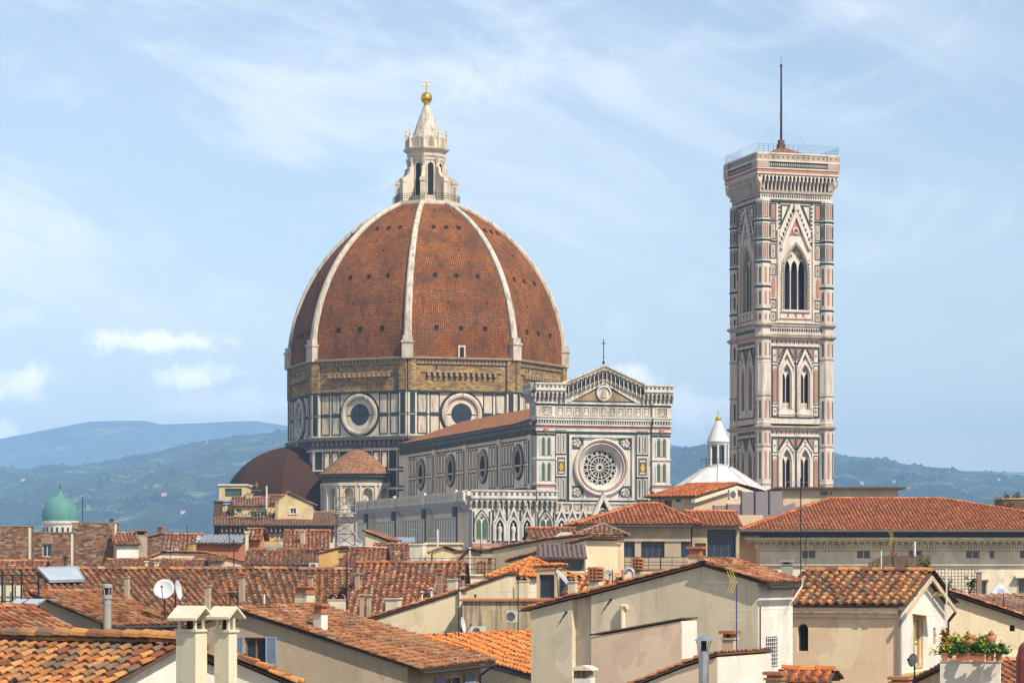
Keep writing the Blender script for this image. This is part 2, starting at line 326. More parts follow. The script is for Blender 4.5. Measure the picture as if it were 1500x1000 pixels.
for k in range(8):                                          # white marble ribs
    mb = MB(); cs = []
    for i in range(NS+1):
        z = zs[i]; r = dome_r(z); c = octc(k, 1, z)-V3(DC[0], DC[1], z); rad = c; tan = V3(-rad[1], rad[0], 0)
        w_ = .46+.32*(1-i/NS); t = .55-.12*i/NS; dr = dome_r(min(z+.3, ZTOP))-dome_r(z-.3 if z-.3 > ZT else ZT); nn = V3(rad[0], rad[1], .8*(-dr/.6)); nn /= np.linalg.norm(nn)
        ctr = V3(DC[0], DC[1], z)+rad*(r-.25)
        cs.append([ctr-tan*w_, ctr-tan*w_+nn*t, ctr-tan*w_*.55+nn*(t+.26), ctr+tan*w_*.55+nn*(t+.26), ctr+tan*w_+nn*t, ctr+tan*w_])
    vv = [p for c in cs for p in c]; q = [(i*6+j, i*6+j+1, i*6+7+j, i*6+6+j) for i in range(NS) for j in range(5)]
    mb.add(vv, q+[tuple(range(6)), tuple(range(NS*6, NS*6+6))], 0)
    c = octc(k, 1, 0)-V3(DC[0], DC[1], 0); mb.fr = Frame(V3(DC[0], DC[1], 0)+c*(RO+.1), (-c[1], c[0], 0))
    mb.box(-1.05, ZT-.5, -1.5, 1.05, ZT+2.6, .8, 1); mb.box(-1.2, ZT+2.6, -1.6, 1.2, ZT+3.0, 1.0, 0); mb.box(-.9, ZT+3.0, -2, .9, ZT+4.0, .7, 1)
    mb.build('rib', ['ribwhite', 'ribwhite'], duomo.e)
# rough brown band under the dome
mb = MB()
for k in range(8):
    mb.fr = octf(k); mb.box(-HW, ZB, -1, HW, ZT-1.5, 0, 0); z = 52.1
    for i in range(13): x = -HW+4.2+i*(2*HW-8.4)/12; mb.box(x-.28, z-.15, -.2, x+.28, z+.55, .75, 1); mb.box(x-.5, z-.35, -.2, x-.28, z+.4, .03, 2)
    mb.box(-HW+2.8, z+.62, -.2, HW-2.8, z+.82, .28, 1)
    mb.box(-HW, ZT-1.5, -1, HW, ZT-.5, .3, 3); mb.box(-HW-.1, ZT-.5, -1, HW+.1, ZT-.1, .75, 3)
    for sg in (-1, 1):
        x0, x1 = sorted((sg*HW, sg*(HW-1.7))); mb.box(x0, ZB, -.5, x1, ZT-.3, .55, 0)
    mb.box(-5.3, 53.4, -.1, -5.0, 54.1, .04, 2)
    for i in range(26): x = -HW+1.5+(i+.5)*(2*HW-3)/26; mb.box(x-.07, ZT-1.35, .2, x+.07, ZT-.6, .34, 2)
band = mb.build('brown_band', ['brownstone', 'brownledge', 'dark', 'brownledge'], duomo.e); planar_uv(band, None, None)
# marble drum with green frames and round windows
mb = MB()
for k in range(8):
    mb.fr = octf(k); mb.box(-HW, Z0, -1, HW, ZB, 0, 0)
    mid = (Z0+ZB)/2-.1
    for y0, y1 in ((Z0+.55, mid-.15), (mid+.15, ZB-.45)):
        for x0, x1 in ((-9.15, -7.05), (-6.6, -4.5), (4.5, 6.6), (7.05, 9.15)):
            mb.panel(x0, y0, x1, y1, .23, 0., 1, 2)
        for sg in (-1, 1):
            x0, x1 = sorted((sg*HW, sg*(HW-1.75))); mb.box(x0, y0-.5, -.4, x1, y1+.5, .42, 0)
            xc = sg*(HW-.88); mb.panel(xc-.52, y0, xc+.52, y1, .2, .42, 1, 1)
    mb.box(-HW, ZB-.38, -.5, HW, ZB, .5, 1); mb.box(-HW, mid-.1, -.1, HW, mid+.1, .08, 1); mb.box(-HW, Z0, -.2, HW, Z0+.35, .2, 2)
    mb.rings(0, 44.5, [(4.6, 0), (4.6, .08), (4.15, .08), (4.15, .0)], 1)
mb.build('marble_drum', ['white', 'green', 'ribwhite'], duomo.e)
for k in range(8):
    mb = MB(octf(k)); mb.rings(0, 44.5, [(4.15, 0), (4.15, .5), (3.75, .62), (3.35, .5), (3.3, .05)], 0); mb.rings(0, 44.5, [(3.3, .05), (2.75, -.22), (2.65, -.05), (2.1, -.3), (2.1, -1.4)], 1); 
    for i in range(28): a = 2*math.pi*i/28; mb.box(3.0*math.cos(a)-.13, 44.5+3.0*math.sin(a)-.13, -.1, 3.0*math.cos(a)+.13, 44.5+3.0*math.sin(a)+.13, .12, 0)
    o = mb.build('round_window', ['ribwhite', 'paleledge'], duomo.e, smooth=False)
    mb = MB(octf(k)); mb.disc(0, 44.5, 2.15, .02, 0); mb.box(-.04, 42.4, .02, .04, 46.6, .06, 1); mb.box(-2.1, 44.45, .02, 2.1, 44.55, .06, 1)
    mb.build('pane', ['blueglass', 'iron'], o)
# dark cornice walk under the drum and the lower octagon
mb = MB()
for k in range(8):
    mb.fr = octf(k); mb.box(-HW-.25, Z0-.55, -1, HW+.25, Z0, .95, 0); mb.box(-HW-.1, Z0-2.1, -1, HW+.1, Z0-.55, .45, 0)
    for i in range(20): x = -HW+(i+.5)*2*HW/20; mb.box(x-.2, Z0-1.5, .45, x+.2, Z0-.55, .85, 0)
    mb.box(-HW-.2, Z0, .75, HW+.2, Z0+.12, .9, 1)
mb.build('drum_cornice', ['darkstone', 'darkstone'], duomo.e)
mb = MB()
for k in range(8):
    mb.fr = octf(k, AP+.05); mb.box(-HW, 0, -1, HW, Z0-2.1, 0, 0)
    rows = ((20.5, 24.8), (25.2, 29.4), (29.9, 33.2), (33.6, 37.2))
    for y0, y1 in rows:
        for i in range(11):
            x0 = -HW+.5+i*(2*HW-1)/11; mb.panel(x0+.12, y0, x0+(2*HW-1)/11-.12, y1, .3, 0, 1, 2 if i % 3 else 1)
        mb.box(-HW, y1+.1, 0, HW, y1+.26, .2, 0)
mb.build('crossing_wall', ['flankwhite', 'green', 'flankwhite'], duomo.e)
# lantern
lan = MB(); cx, cy = DC[0], DC[1]; ph = R(22.5)
lan.rev(cx, cy, [(6.9, ZTOP-1.0), (7.1, ZTOP-.3), (7.1, ZTOP+.25), (6.3, ZTOP+.3)], 0, 8, ph)
lan.rev(cx, cy, [(4.0, ZTOP), (4.0, 91.2), (3.55, 91.4), (3.55, 98.6), (3.75, 98.7), (3.8, 99.3), (4.05, 99.5), (4.1, 100.3), (4.85, 100.9), (4.95, 101.2), (4.2, 101.4), (4.15, 103.0), (4.3, 103.2), (3.0, 103.3)], 0, 8, ph)
for k in range(8):
    a = R(45*k-90); n = V3(math.cos(a), math.sin(a), 0); lan.fr = Frame(V3(cx, cy, 0)+n*4.15*math.cos(ph), (-n[1], n[0], 0))
    lan.ext(arch(0, 101.6, .85, 2.3, 'round'), -.2, .12, 0); lan.ext(arch(0, 101.6, .6, 1.95, 'round'), .0, .15, 1)
    lan.fr = None
    a = R(45*k-90-22.5); n = V3(math.cos(a), math.sin(a), 0); c0 = V3(cx, cy, 0)+n*4.25
    lan.tube(c0+V3(0, 0, 101.4), c0+V3(0, 0, 104.1), .28, 0, 6, .22); lan.ball(c0+V3(0, 0, 104.3), .3, 0, 6); lan.tube(c0+V3(0, 0, 104.4), c0+V3(0, 0, 105.6), .22, 0, 6, .03); lan.ball(c0+V3(0, 0, 105.0), .2, 0, 6)
    lan.tube(V3(cx, cy, 91)+n*3.75, V3(cx, cy, 99)+n*3.75, .34, 0, 6); lan.tube(V3(cx, cy, 98.2)+n*3.75, V3(cx, cy, 99.2)+n*3.8, .4, 0, 6, .6)
lantern = lan.build('lantern', ['white', 'paleledge'], duomo.e)
for k in range(8):
    a = R(45*k-90); n = V3(math.cos(a), math.sin(a), 0); wmb = MB(Frame(V3(cx, cy, 0)+n*3.55*math.cos(ph), (-n[1], n[0], 0)))
    wmb.ext(arch(0, 91.2, .62, 6.9, 'round'), -.05, .05, 0); wmb.band(arch(0, 91.2, .85, 7.15, 'round'), arch(0, 91.2, .62, 6.9, 'round'), -.05, .16, 1)
    wmb.build('tall_window', ['dark', 'ribwhite'], lantern)
    a = R(45*k-90-22.5); n = V3(math.cos(a), math.sin(a), 0); b_ = MB(Frame((cx, cy, 0), n))
    b_.ext([(3.4, ZTOP+.2), (6.35, ZTOP+.2), (6.35, 94.2), (6.5, 94.3), (6.5, 94.75), (5.6, 94.95), (4.9, 95.5), (4.55, 96.3), (4.5, 97.0), (4.0, 97.3), (3.4, 97.3)], -.34, .34, 0)
    b_.box(5.5, ZTOP+.2, -.45, 6.5, 93.9, .45, 0); b_.box(5.45, 93.9, -.55, 6.65, 94.6, .55, 0); b_.box(5.75, 90.4, .45, 6.25, 93.2, .47, 1)
    b_.build('buttress', ['white', 'paleledge'], lantern)
mb = MB(); mb.rev(cx, cy, [(2.95, 103.2), (2.85, 104.0), (2.15, 106.2), (1.45, 108.2), (.75, 110.0), (.42, 110.7)], 0, 16)
for i in range(8): a = R(45*i); mb.tube((cx+2.95*math.cos(a), cy+2.95*math.sin(a), 103.3), (cx+.5*math.cos(a), cy+.5*math.sin(a), 110.4), .16, 0, 5, .08)
mb.build('spire', 'ribwhite', lantern)
mb = MB(); mb.rev(cx, cy, [(.42, 110.6), (.65, 110.75), (.35, 111.0)], 0, 12); mb.ball((cx, cy, 112.05), 1.22, 0, 16); mb.build('golden_ball', 'gold', lantern, smooth=True)
mb = MB(); mb.tube((cx, cy, 113.1), (cx, cy, 115.5), .10, 0, 6); mb.tube((cx-.72, cy, 114.7), (cx+.72, cy, 114.7), .10, 0, 6)
for p in ((cx-.75, cy, 114.7), (cx+.75, cy, 114.7), (cx, cy, 115.5)): mb.ball(p, .15, 0, 6)
mb.build('cross', 'gold', lantern)
mb = MB()
for k in range(8):
    p, q = octc(k, 7.05, 0), octc(k+1, 7.05, 0)
    for h in (.55, 1.0, 1.5): mb.tube(p+V3(0, 0, ZTOP+.25+h), q+V3(0, 0, ZTOP+.25+h), .04, 0, 4)
    for i in range(9): c = p+(q-p)*i/9; mb.tube(c+V3(0, 0, ZTOP+.2), c+V3(0, 0, ZTOP+1.8), .035, 0, 4)
mb.build('railing', 'iron', lantern)
# nave: flank wall (seen along the shadow side), roof
NL = 88.0; AW = 11.28; NW_ = 23.7
fl = Frame((0, NL, 0), (0, -1, 0)); mb = MB(fl)
mb.box(0, 17, -1.2, NL, 36.2, 0, 0)
mb.box(0, 36.2, -1.2, NL, 37.0, .35, 3); mb.box(0, 37.0, -1.2, NL, 37.7, .7, 3); mb.box(0, 37.7, -1.2, NL, 38.3, 1.15, 3)
for i in range(74): mb.box(i*1.19+.2, 36.3, .35, i*1.19+.7, 37.0, .72, 3)
OC = [9.86, 31.15, 52.4, 73.7]
ed = [2.2]+[(OC[i]+OC[i+1])/2 for i in range(3)]+[84.2]
for i in range(4):
    b0, b1 = ed[i], ed[i+1]; mb.box(NL-b0-.75, 26, 0, NL-b0+.75, 36.2, .55, 0); mb.box(NL-b0-.35, 28, .55, NL-b0+.35, 35.3, .6, 1)
    for y0, y1 in ((27.7, 31.1), (31.5, 35.2)):
        n = 9; st = (b1-b0-1.6)/n
        for j in range(n):
            x = NL-(b0+.8+st*(j+.5))
            if abs(NL-x-OC[i]) < 2.5: continue
            mb.panel(x-st*.36, y0, x+st*.36, y1, .24, 0, 1, 2)
    mb.box(NL-b1+.8, 35.4, 0, NL-b0-.8, 35.62, .12, 1); mb.box(NL-b1+.8, 31.2, 0, NL-b0-.8, 31.4, .1, 2)
    for j in range(12): x = NL-(b0+1.4+j*(b1-b0-2)/12); mb.box(x-.45, 26.5, 0, x+.45, 27.1, .5, 4)
mb.box(0, 27.1, 0, NL, 27.4, .3, 1)
mb.build('nave_wall', ['flankwhite', 'green', 'flankwhite', 'darkstone', 'pink'], duomo.e)
for b in OC:
    mb = MB(fl); x = NL-b; mb.rings(x, 31.9, [(2.9, 0), (2.9, .4), (2.6, .5), (2.45, .3), (2.1, .22), (1.9, .05)], 0); mb.rings(x, 31.9, [(3.1, 0), (3.1, .15), (2.9, .15)], 1)
    o = mb.build('oculus', ['paleledge', 'green'], duomo.e); mb = MB(fl); mb.disc(x, 31.9, 1.95, .06, 0); mb.build('pane', 'dark', o)
mb = MB()
e0, rz = 38.35, 43.0
mb.add([(-1.25, 1.5, e0), (-1.25, NL, e0), (11.85, NL+8, rz), (11.85, 1.5, rz), (24.9, 1.5, e0), (24.9, NL, e0)], [(0, 1, 2, 3), (3, 2, 5, 4)], 0)
mb.add([(-1.25, 1.5, e0-.25), (-1.25, NL, e0-.25), (24.9, 1.5, e0-.25), (24.9, NL, e0-.25)], [(0, 1, 3, 2)], 1)
o = mb.build('nave_roof', ['navetile', 'darkstone'], duomo.e, recalc=False); planar_uv(o, V3(0, 1, 0), V3(.94, 0, .34))
mb = MB(); mb.box(22.5, 3, 0, NW_, NL, 38.2); mb.box(0.5, 1.2, 0, 23.2, 2.4, 40); mb.build('far_nave_wall', 'greymarble', duomo.e)
# aisle: flank with fine vertical panels, lean-to roof, gallery parapet
AL = 80.0; fa = Frame((-AW, AL, 0), (0, -1, 0)); mb = MB(fa)
mb.box(0, 0, -1, AL, 23.7, 0, 0)
for i, b0 in enumerate((4.5, 24.5, 45.5, 66.5)):
    b1 = min((b0+20.0), AL-1); xa, xb = AL-b1+1.2, AL-b0-1.2; n = 11; mb.box(xa, 17.55, 0, xb, 22.25, .05, 1)
    for j in range(n): x = xa+(j+.5)*(xb-xa)/n; mb.box(x-.5, 17.6, .05, x+.5, 22.2, .14, 2)
    mb.frame(xa-.3, 17.1, xb+.3, 22.7, .25, 0, .22, 2); mb.frame(xa-.3, 12.3, xb+.3, 16.2, .25, 0, .22, 2); mb.box(AL-b0-1, 0, 0, AL-b0+1, 22.9, 1.2, 0); mb.box(AL-b0-.55, 17.6, 1.2, AL-b0+.55, 22.3, 1.26, 1)
    mb.box(AL-b0-.6, 22.4, 1.2, AL-b0+.6, 24.1, 1.9, 3)
mb.box(0, 16.4, 0, AL, 16.9, .6, 2); mb.box(0, 15.2, 0, AL, 15.5, .45, 2)
mb.build('aisle_wall', ['flankwhite', 'green', 'flankwhite', 'darkstone'], duomo.e)
mb = MB(fa)
for k in range(5): mb.box(0, 23.2+k*.35, -1, AL, 23.55+k*.35, .2+.22*k, 3)
mb.box(0, 24.95, -1, AL, 26.35, 1.25, 0); mb.box(0, 26.35, -.6, AL, 26.6, 1.45, 1)
for j in range(64): x = .4+j*1.245; mb.frame(x, 25.15, x+1.1, 26.2, .16, 1.25, 1.35, 0); mb.box(x+.16, 25.31, 1.25, x+.94, 26.04, 1.28, 3)
for b0 in (4.5, 24.5, 45.5, 66.5): mb.box(AL-b0-.7, 25.0, 1.25, AL-b0+.7, 26.9, 1.6, 1)
mb.build('aisle_gallery', ['flankwhite', 'flankwhite', 'paleledge', 'greymarble'], duomo.e)
mb = MB(); mb.add([(-AW+.5, .5, 25.0), (-AW+.5, AL, 25.0), (0.1, AL, 27.2), (0.1, .5, 27.2)], [(0, 1, 2, 3)]); o = mb.build('aisle_roof', 'navetile', duomo.e); planar_uv(o, V3(0, 1, 0), V3(1, 0, .2))
mb = MB(); mb.box(24, 2, 0, NW_+AW, AL, 24.5); mb.build('far_aisle', 'greymarble', duomo.e)
# ---- facade
F = Frame((0, 0, 0), (1, 0, 0)); mb = MB(F); CX = NW_/2
W_, G_, K_, D_, GO = 0, 1, 2, 3, 4
RC, RZ_, RR = CX-.35, 30.75, 4.75
n = 48; hole = [(RC-RR*math.sin(2*math.pi*i/n), RZ_-RR*math.cos(2*math.pi*i/n)) for i in range(n+1)]
hole_face(mb, 0, 17, NW_, 41.6, hole, 0, W_); mb.box(0, 17, -1.2, 2.5, 41.6, -.002, W_); mb.box(NW_-2.5, 17, -1.2, NW_, 41.6, -.002, W_); mb.box(2.5, 36, -1.2, NW_-2.5, 41.6, -.002, W_)
mb.box(0, 0, -1.2, NW_, 17, 0, W_)
x0, x1, y0, y1 = 5.9, 17.2, 25.3, 36.1                       # square about the rose
mb.frame(x0-.45, y0-.4, x1+.45, y1+.4, .3, 0, .10, G_); mb.frame(x0-.15, y0-.1, x1+.15, y1+.1, .45, 0, .42, W_)
for sx in (-1, 1):
    for sy in (-1, 1):
        px, py = RC+sx*4.35, RZ_+sy*4.15; mb.rings(px, py, [(1.0, 0), (1.0, .12), (.82, .12), (.82, .0)], G_, 20); mb.rings(px, py, [(.55, 0), (.5, .2), (.001, .2)], 5, 8)
        for t in range(5): a = 2*math.pi*t/5; mb.disc(px+.5*math.cos(a), py+.5*math.sin(a), .2, .29, W_, 8)
        mb.frame(px-1.2, py-1.05, px+1.2, py+1.05, .12, 0, .12, G_)
def lozenge(x, y, w, h, z0, z1, m): mb.ext([(x-w, y), (x, y-h), (x+w, y), (x, y+h)], z0, z1, m)
for xa, xb in ((3.35, 5.35), (17.75, 19.9)):                  # panel columns either side
    xm = (xa+xb)/2; mb.box(xa, 24.9, 0, xb, 37.0, .05, G_)
    for y0_, y1_ in ((33.0, 36.3), (25.4, 28.9)):
        for q in (xa+.15, xm+.08): mb.frame(q, y0_, q+(xb-xa)/2-.23, y1_, .14, .05, .16, W_); mb.box(q+.14, y0_+.14, .05, q+(xb-xa)/2-.37, y1_-.14, .09, G_); mb.frame(q+.2, y0_+.22, q+(xb-xa)/2-.43, y1_-.22, .1, .09, .15, W_)
    mb.box(xa+.1, 29.2, .05, xb-.1, 32.7, .3, W_); mb.box(xa+.3, 29.5, .3, xb-.3, 32.4, .34, D_)
    mb.box(xm-.22, 30.1, .34, xm+.22, 31.4, .40, GO); mb.box(xm-.38, 30.5, .34, xm+.38, 30.9, .39, GO); mb.box(xm-.5, 31.7, .34, xm+.5, 32.0, .38, W_); mb.box(xm-.5, 29.7, .34, xm+.5, 29.95, .38, W_)
mb.box(3.2, 24.6, 0, 20.5, 24.9, .5, W_); mb.box(3.2, 23.3, 0, 20.5, 24.6, .25, W_); mb.box(3.2, 22.9, 0, 20.5, 23.3, .6, W_)
for j in range(22): xq = 3.5+j*.77; mb.box(xq, 23.5, .25, xq+.5, 24.4, .36, 5)
# entablature
def entab(xa, xb, d):
    mb.box(xa, 36.5, 0, xb, 36.75, d+.12, G_); mb.box(xa, 36.75, 0, xb, 37.25, d+.05, W_); mb.box(xa, 37.25, 0, xb, 37.7, d+.1, K_); mb.box(xa, 37.7, 0, xb, 38.0, d+.35, W_)
    mb.box(xa, 38.0, 0, xb, 38.55, d+.2, D_); mb.box(xa, 38.55, 0, xb, 39.0, d+.55, W_); mb.box(xa, 39.0, 0, xb, 39.25, d+.7, W_)
    k = int((xb-xa)/.42)
    for j in range(k): xq = xa+(j+.25)*(xb-xa)/k; mb.box(xq, 38.03, d+.2, xq+.2, 38.55, d+.42, W_)
    mb.box(xa, 39.25, 0, xb, 41.3, d+.1, W_); mb.box(xa, 41.3, 0, xb, 41.6, d+.45, W_); mb.box(xa, 41.05, 0, xb, 41.3, d+.2, G_)
entab(3.3, 20.4, 0); entab(-.15, 3.2, .5); entab(20.5, NW_+.15, .5)
def busts(xa, xb, k, d):
    st = (xb-xa)/k
    for j in range(k):
        xq = xa+j*st; mb.frame(xq+.1, 39.4, xq+st-.1, 40.9, .16, d+.1, d+.26, W_); mb.box(xq+.26, 39.56, d+.1, xq+st-.26, 40.74, d+.13, 5)
        xm = xq+st/2; mb.ext([(xm-.4, 39.56), (xm+.4, 39.56), (xm+.28, 40.1), (xm-.28, 40.1)], d+.13, d+.3, W_); mb.rings(xm, 40.33, [(.23, d+.13), (.2, d+.28), (.001, d+.33)], W_, 8)
busts(3.4, 20.3, 11, 0); busts(.4, 2.8, 1, .5); busts(20.9, 23.3, 1, .5)
# corner piers with twin lights
def pier(fr, xa, xb, d, zlo=17):
    mb.fr = fr; mb.box(xa, zlo, 0, xb, 36.5, d, W_); xm = (xa+xb)/2
    for y in (24.6, 25.5, 26.4, 27.3): mb.box(xa-.04, y, 0, xb+.04, y+.35, d+.05, G_ if y != 27.3 else K_)
    mb.box(xa-.1, 27.8, 0, xb+.1, 28.05, d+.25, W_); mb.box(xa-.1, 32.0, 0, xb+.1, 32.3, d+.22, W_); mb.box(xa-.05, 36.0, 0, xb+.05, 36.3, d+.1, G_)
    for yb in (28.4, 32.6):
        for sx in (-.5, .5):
            a = arch(xm+sx, yb, .42, 3.2); mb.band(arch(xm+sx, yb, .55, 3.4), a, d, d+.16, W_)
    mb.rings(xm, 37.0, [(.42, d+.1), (.42, d+.25), (.001, d+.3)], K_, 12); mb.fr = F
pier(F, 0, 3.2, .5); pier(F, 20.5, NW_, .5)
FL2 = Frame((0, 3.0, 0), (0, -1, 0)); pier(FL2, 0, 2.999, .12); mb.fr = FL2
mb.box(0, 36.5, 0, 3.0, 39.2, .25, W_); mb.box(0, 38.0, 0, 3.0, 38.5, .3, D_); mb.box(0, 39.2, 0, 3.0, 41.6, .1, W_); mb.box(.4, 39.5, .1, 2.6, 40.9, .18, 5); mb.fr = F
mb.build('facade_wall', ['facewhite', 'green', 'pink', 'darkstone', 'gold', 'paleledge'], duomo.e)
for fr, xa, xb, d in ((F, 0, 3.2, .5), (F, 20.5, NW_, .5), (FL2, 0, 3., .12)):
    for yb in (28.4, 32.6):
        w2 = MB(fr); xm = (xa+xb)/2
        for sx in (-.5, .5): w2.ext(arch(xm+sx, yb, .42, 3.2), d+.01, d+.06, 0); w2.band(arch(xm+sx, yb, .42, 3.2), arch(xm+sx, yb+.08, .30, 3.0), d+.06, d+.1, 1)
        w2.build('twin_window', ['greenglass', 'white'], duomo.e)
# rose window
mb = MB(F); mb.rings(RC, RZ_, [(RR+.12, 0), (RR+.12, .62), (RR-.12, .78), (4.35, .6)], 0, 56); mb.rings(RC, RZ_, [(4.35, .6), (4.3, .42), (4.1, .35)], 1, 56); mb.rings(RC, RZ_, [(4.1, .35), (3.95, .5), (3.8, .2), (3.55, .1), (3.1, -.85)], 0, 56)
for i in range(64): a = 2*math.pi*i/64; px, py = RC+3.86*math.cos(a), RZ_+3.86*math.sin(a); mb.box(px-.06, py-.06, .2, px+.06, py+.06, .5, 2)
rose = mb.build('rose_window', ['facewhite', 'pink', 'darkstone'], duomo.e)
mb = MB(F); zt = -.80; mb.rings(RC, RZ_, [(3.2, zt), (3.2, zt+.2), (2.95, zt+.2), (2.95, zt)], 0, 48); mb.rings(RC, RZ_, [(.62, zt), (.62, zt+.2), (.36, zt+.2), (.36, zt)], 0, 20); mb.rings(RC, RZ_, [(1.75, zt), (1.75, zt+.15), (1.62, zt+.15), (1.62, zt)], 0, 32)
for i in range(16):
    a = 2*math.pi*(i+.5)/16; p = F.at(RC+.6*math.cos(a), RZ_+.6*math.sin(a), zt+.1); q = F.at(RC+2.05*math.cos(a), RZ_+2.05*math.sin(a), zt+.1)
    mb.fr = None; mb.tube(p, q, .085, 0, 5); mb.fr = F
    a2 = 2*math.pi*i/16; mb.rings(RC+2.55*math.cos(a2), RZ_+2.55*math.sin(a2), [(.47, zt), (.47, zt+.16), (.33, zt+.16), (.33, zt)], 0, 14)
    for s_ in (-.5, .5):
        b_ = a2+s_*.39; mb.fr = None; mb.tube(F.at(RC+2.05*math.cos(b_), RZ_+2.05*math.sin(b_), zt+.1), F.at(RC+2.3*math.cos(a2+s_*.26), RZ_+2.3*math.sin(a2+s_*.26), zt+.1), .08, 0, 5); mb.fr = F
mb.build('tracery', 'facewhite', rose)
mb = MB(F); mb.disc(RC, RZ_, 3.15, zt+.03, 0, 40); mb.build('pane', 'dark', rose)
# gable: triangle with a medallion, stepped arcade and parapet
mb = MB(F); AX, AZ = CX, 48.0; GX0, GX1 = 5.2, 18.5; base = 41.6
mb.ext([(4.2, base), (19.5, base), (19.5, 44.6), (AX, AZ-.35), (4.2, 44.6)], -1.3, .25, 0)
mb.ext([(GX0+.6, base+.12), (GX1-.6, base+.12), (AX, base+3.25)], .25, .32, 1); mb.ext([(GX0+1.5, base+.3), (GX1-1.5, base+.3), (AX, base+2.75)], .32, .36, 2)
mb.band([(GX0, base), (AX, base+3.55), (GX1, base)], [(GX0+.7, base), (AX, base+3.2), (GX1-.7, base)], .25, .55, 0)
mb.rings(AX, base+1.6, [(1.35, .3), (1.35, .62), (1.1, .7), (1.0, .4), (.001, .38)], 0, 24); mb.rings(AX, base+1.65, [(1.5, .3), (1.5, .42), (1.35, .42)], 1, 24); mb.ext([(AX-.55, base+.85), (AX+.55, base+.85), (AX+.35, base+1.7), (AX+.15, base+2.3), (AX-.2, base+2.3), (AX-.4, base+1.7)], .38, .6, 3)
for sg in (-1, 1):
    for j in range(10):
        t = (j+.5)/10; xq = AX+sg*t*7.5; yt = AZ-.35-t*3.05; z_ = yt-2.05
        for s2 in (0, 1):
            xa = xq-.375+s2*.375; mb.ext(arch(xa+.19, z_+.15, .15, 1.15), .55, .80, 4)
        mb.box(xq-.375, z_-.25, .25, xq+.375, z_+1.5, .72, 3); mb.box(xq-.375, z_+1.5, .25, xq+.375, z_+1.8, 1.0, 3); mb.box(xq-.375, z_+1.8, .5, xq+.375, z_+2.3, .95, 0)
        mb.box(xq-.06, z_-.5, .25, xq+.06, z_+1.2, .98, 0)
    A = [(AX, AZ), (AX+sg*7.7, 44.75)]; Bq = [(AX, AZ-.28), (AX+sg*7.7, 44.47)]
    mb.band(A, Bq, -.2, 1.2, 0)
mb.build('gable', ['facewhite', 'green', 'brownledge', 'paleledge', 'dark'], duomo.e)
mb = MB(F)
def gallery(fr, xa, xb, d, zt, hp=1.3, step=.78, dep=.9, pm=0):
    """corbelled arcade carrying a pierced parapet whose top is at zt"""
    mb.fr = fr; zc = zt-hp-1.75; k = max(1, round((xb-xa)/step)); st = (xb-xa)/k
    mb.box(xa, zc, d-.4, xb, zt-hp, d, 1)
    for j in range(k+1):
        xq = xa+j*st; mb.ext([(0, 0)]*0+[(xq-.09, zc-.15), (xq+.09, zc-.15), (xq+.09, zt-hp-.5), (xq-.09, zt-hp-.5)], d, d+dep*.55, pm); mb.box(xq-.14, zt-hp-1.0, d, xq+.14, zt-hp-.45, d+dep*.9, pm)
    for j in range(k):
        hl = arch(xa+(j+.5)*st, zt-hp-1.15, st*.34, .95); hole_face(mb, xa+j*st, zt-hp-.65 if 0 else zt-hp-1.15, xa+(j+1)*st, zt-hp, hl, d+dep*.9, pm)
    mb.box(xa, zt-hp, d-.4, xb, zt-hp+.25, d+dep+.15, pm); mb.box(xa, zt-hp+.25, d+dep-.35, xb, zt-.25, d+dep, pm); mb.box(xa-.08, zt-.25, d+dep-.45, xb+.08, zt, d+dep+.15, pm)
    for j in range(k): xq = xa+(j+.5)*st; mb.box(xq-.2, zt-hp+.5, d+dep, xq+.2, zt-.45, d+dep+.02, 2)
gallery(F, -.4, 4.9, .4, 44.75); gallery(Frame((0, 4.2, 0), (0, -1, 0)), 0, 4.6, .1, 44.75); mb.fr = F; mb.box(-.2, 41.6, -4, 4.6, 44.3, .2, 0)
mb.build('parapet', ['facewhite', 'paleledge', 'darkstone'], duomo.e)
mb = MB(F); gallery(F, 18.8, NW_+.4, .4, 44.75); mb.fr = F; mb.box(19.2, 41.6, -4, NW_+.2, 44.3, .2, 0); mb.build('parapet', ['facewhite', 'paleledge', 'darkstone'], duomo.e)
mb = MB(F); mb.fr = None; mb.tube((AX, -.3, 47.8), (AX, -.3, 52.3), .07, 0, 6); mb.tube((AX-.45, -.3, 51.6), (AX+.45, -.3, 51.6), .07, 0, 6); mb.ball((AX, -.3, 48.4), .25, 0, 6); mb.ball((AX, -.3, 49.3), .14, 0, 6); mb.build('gable_cross', 'iron', duomo.e)
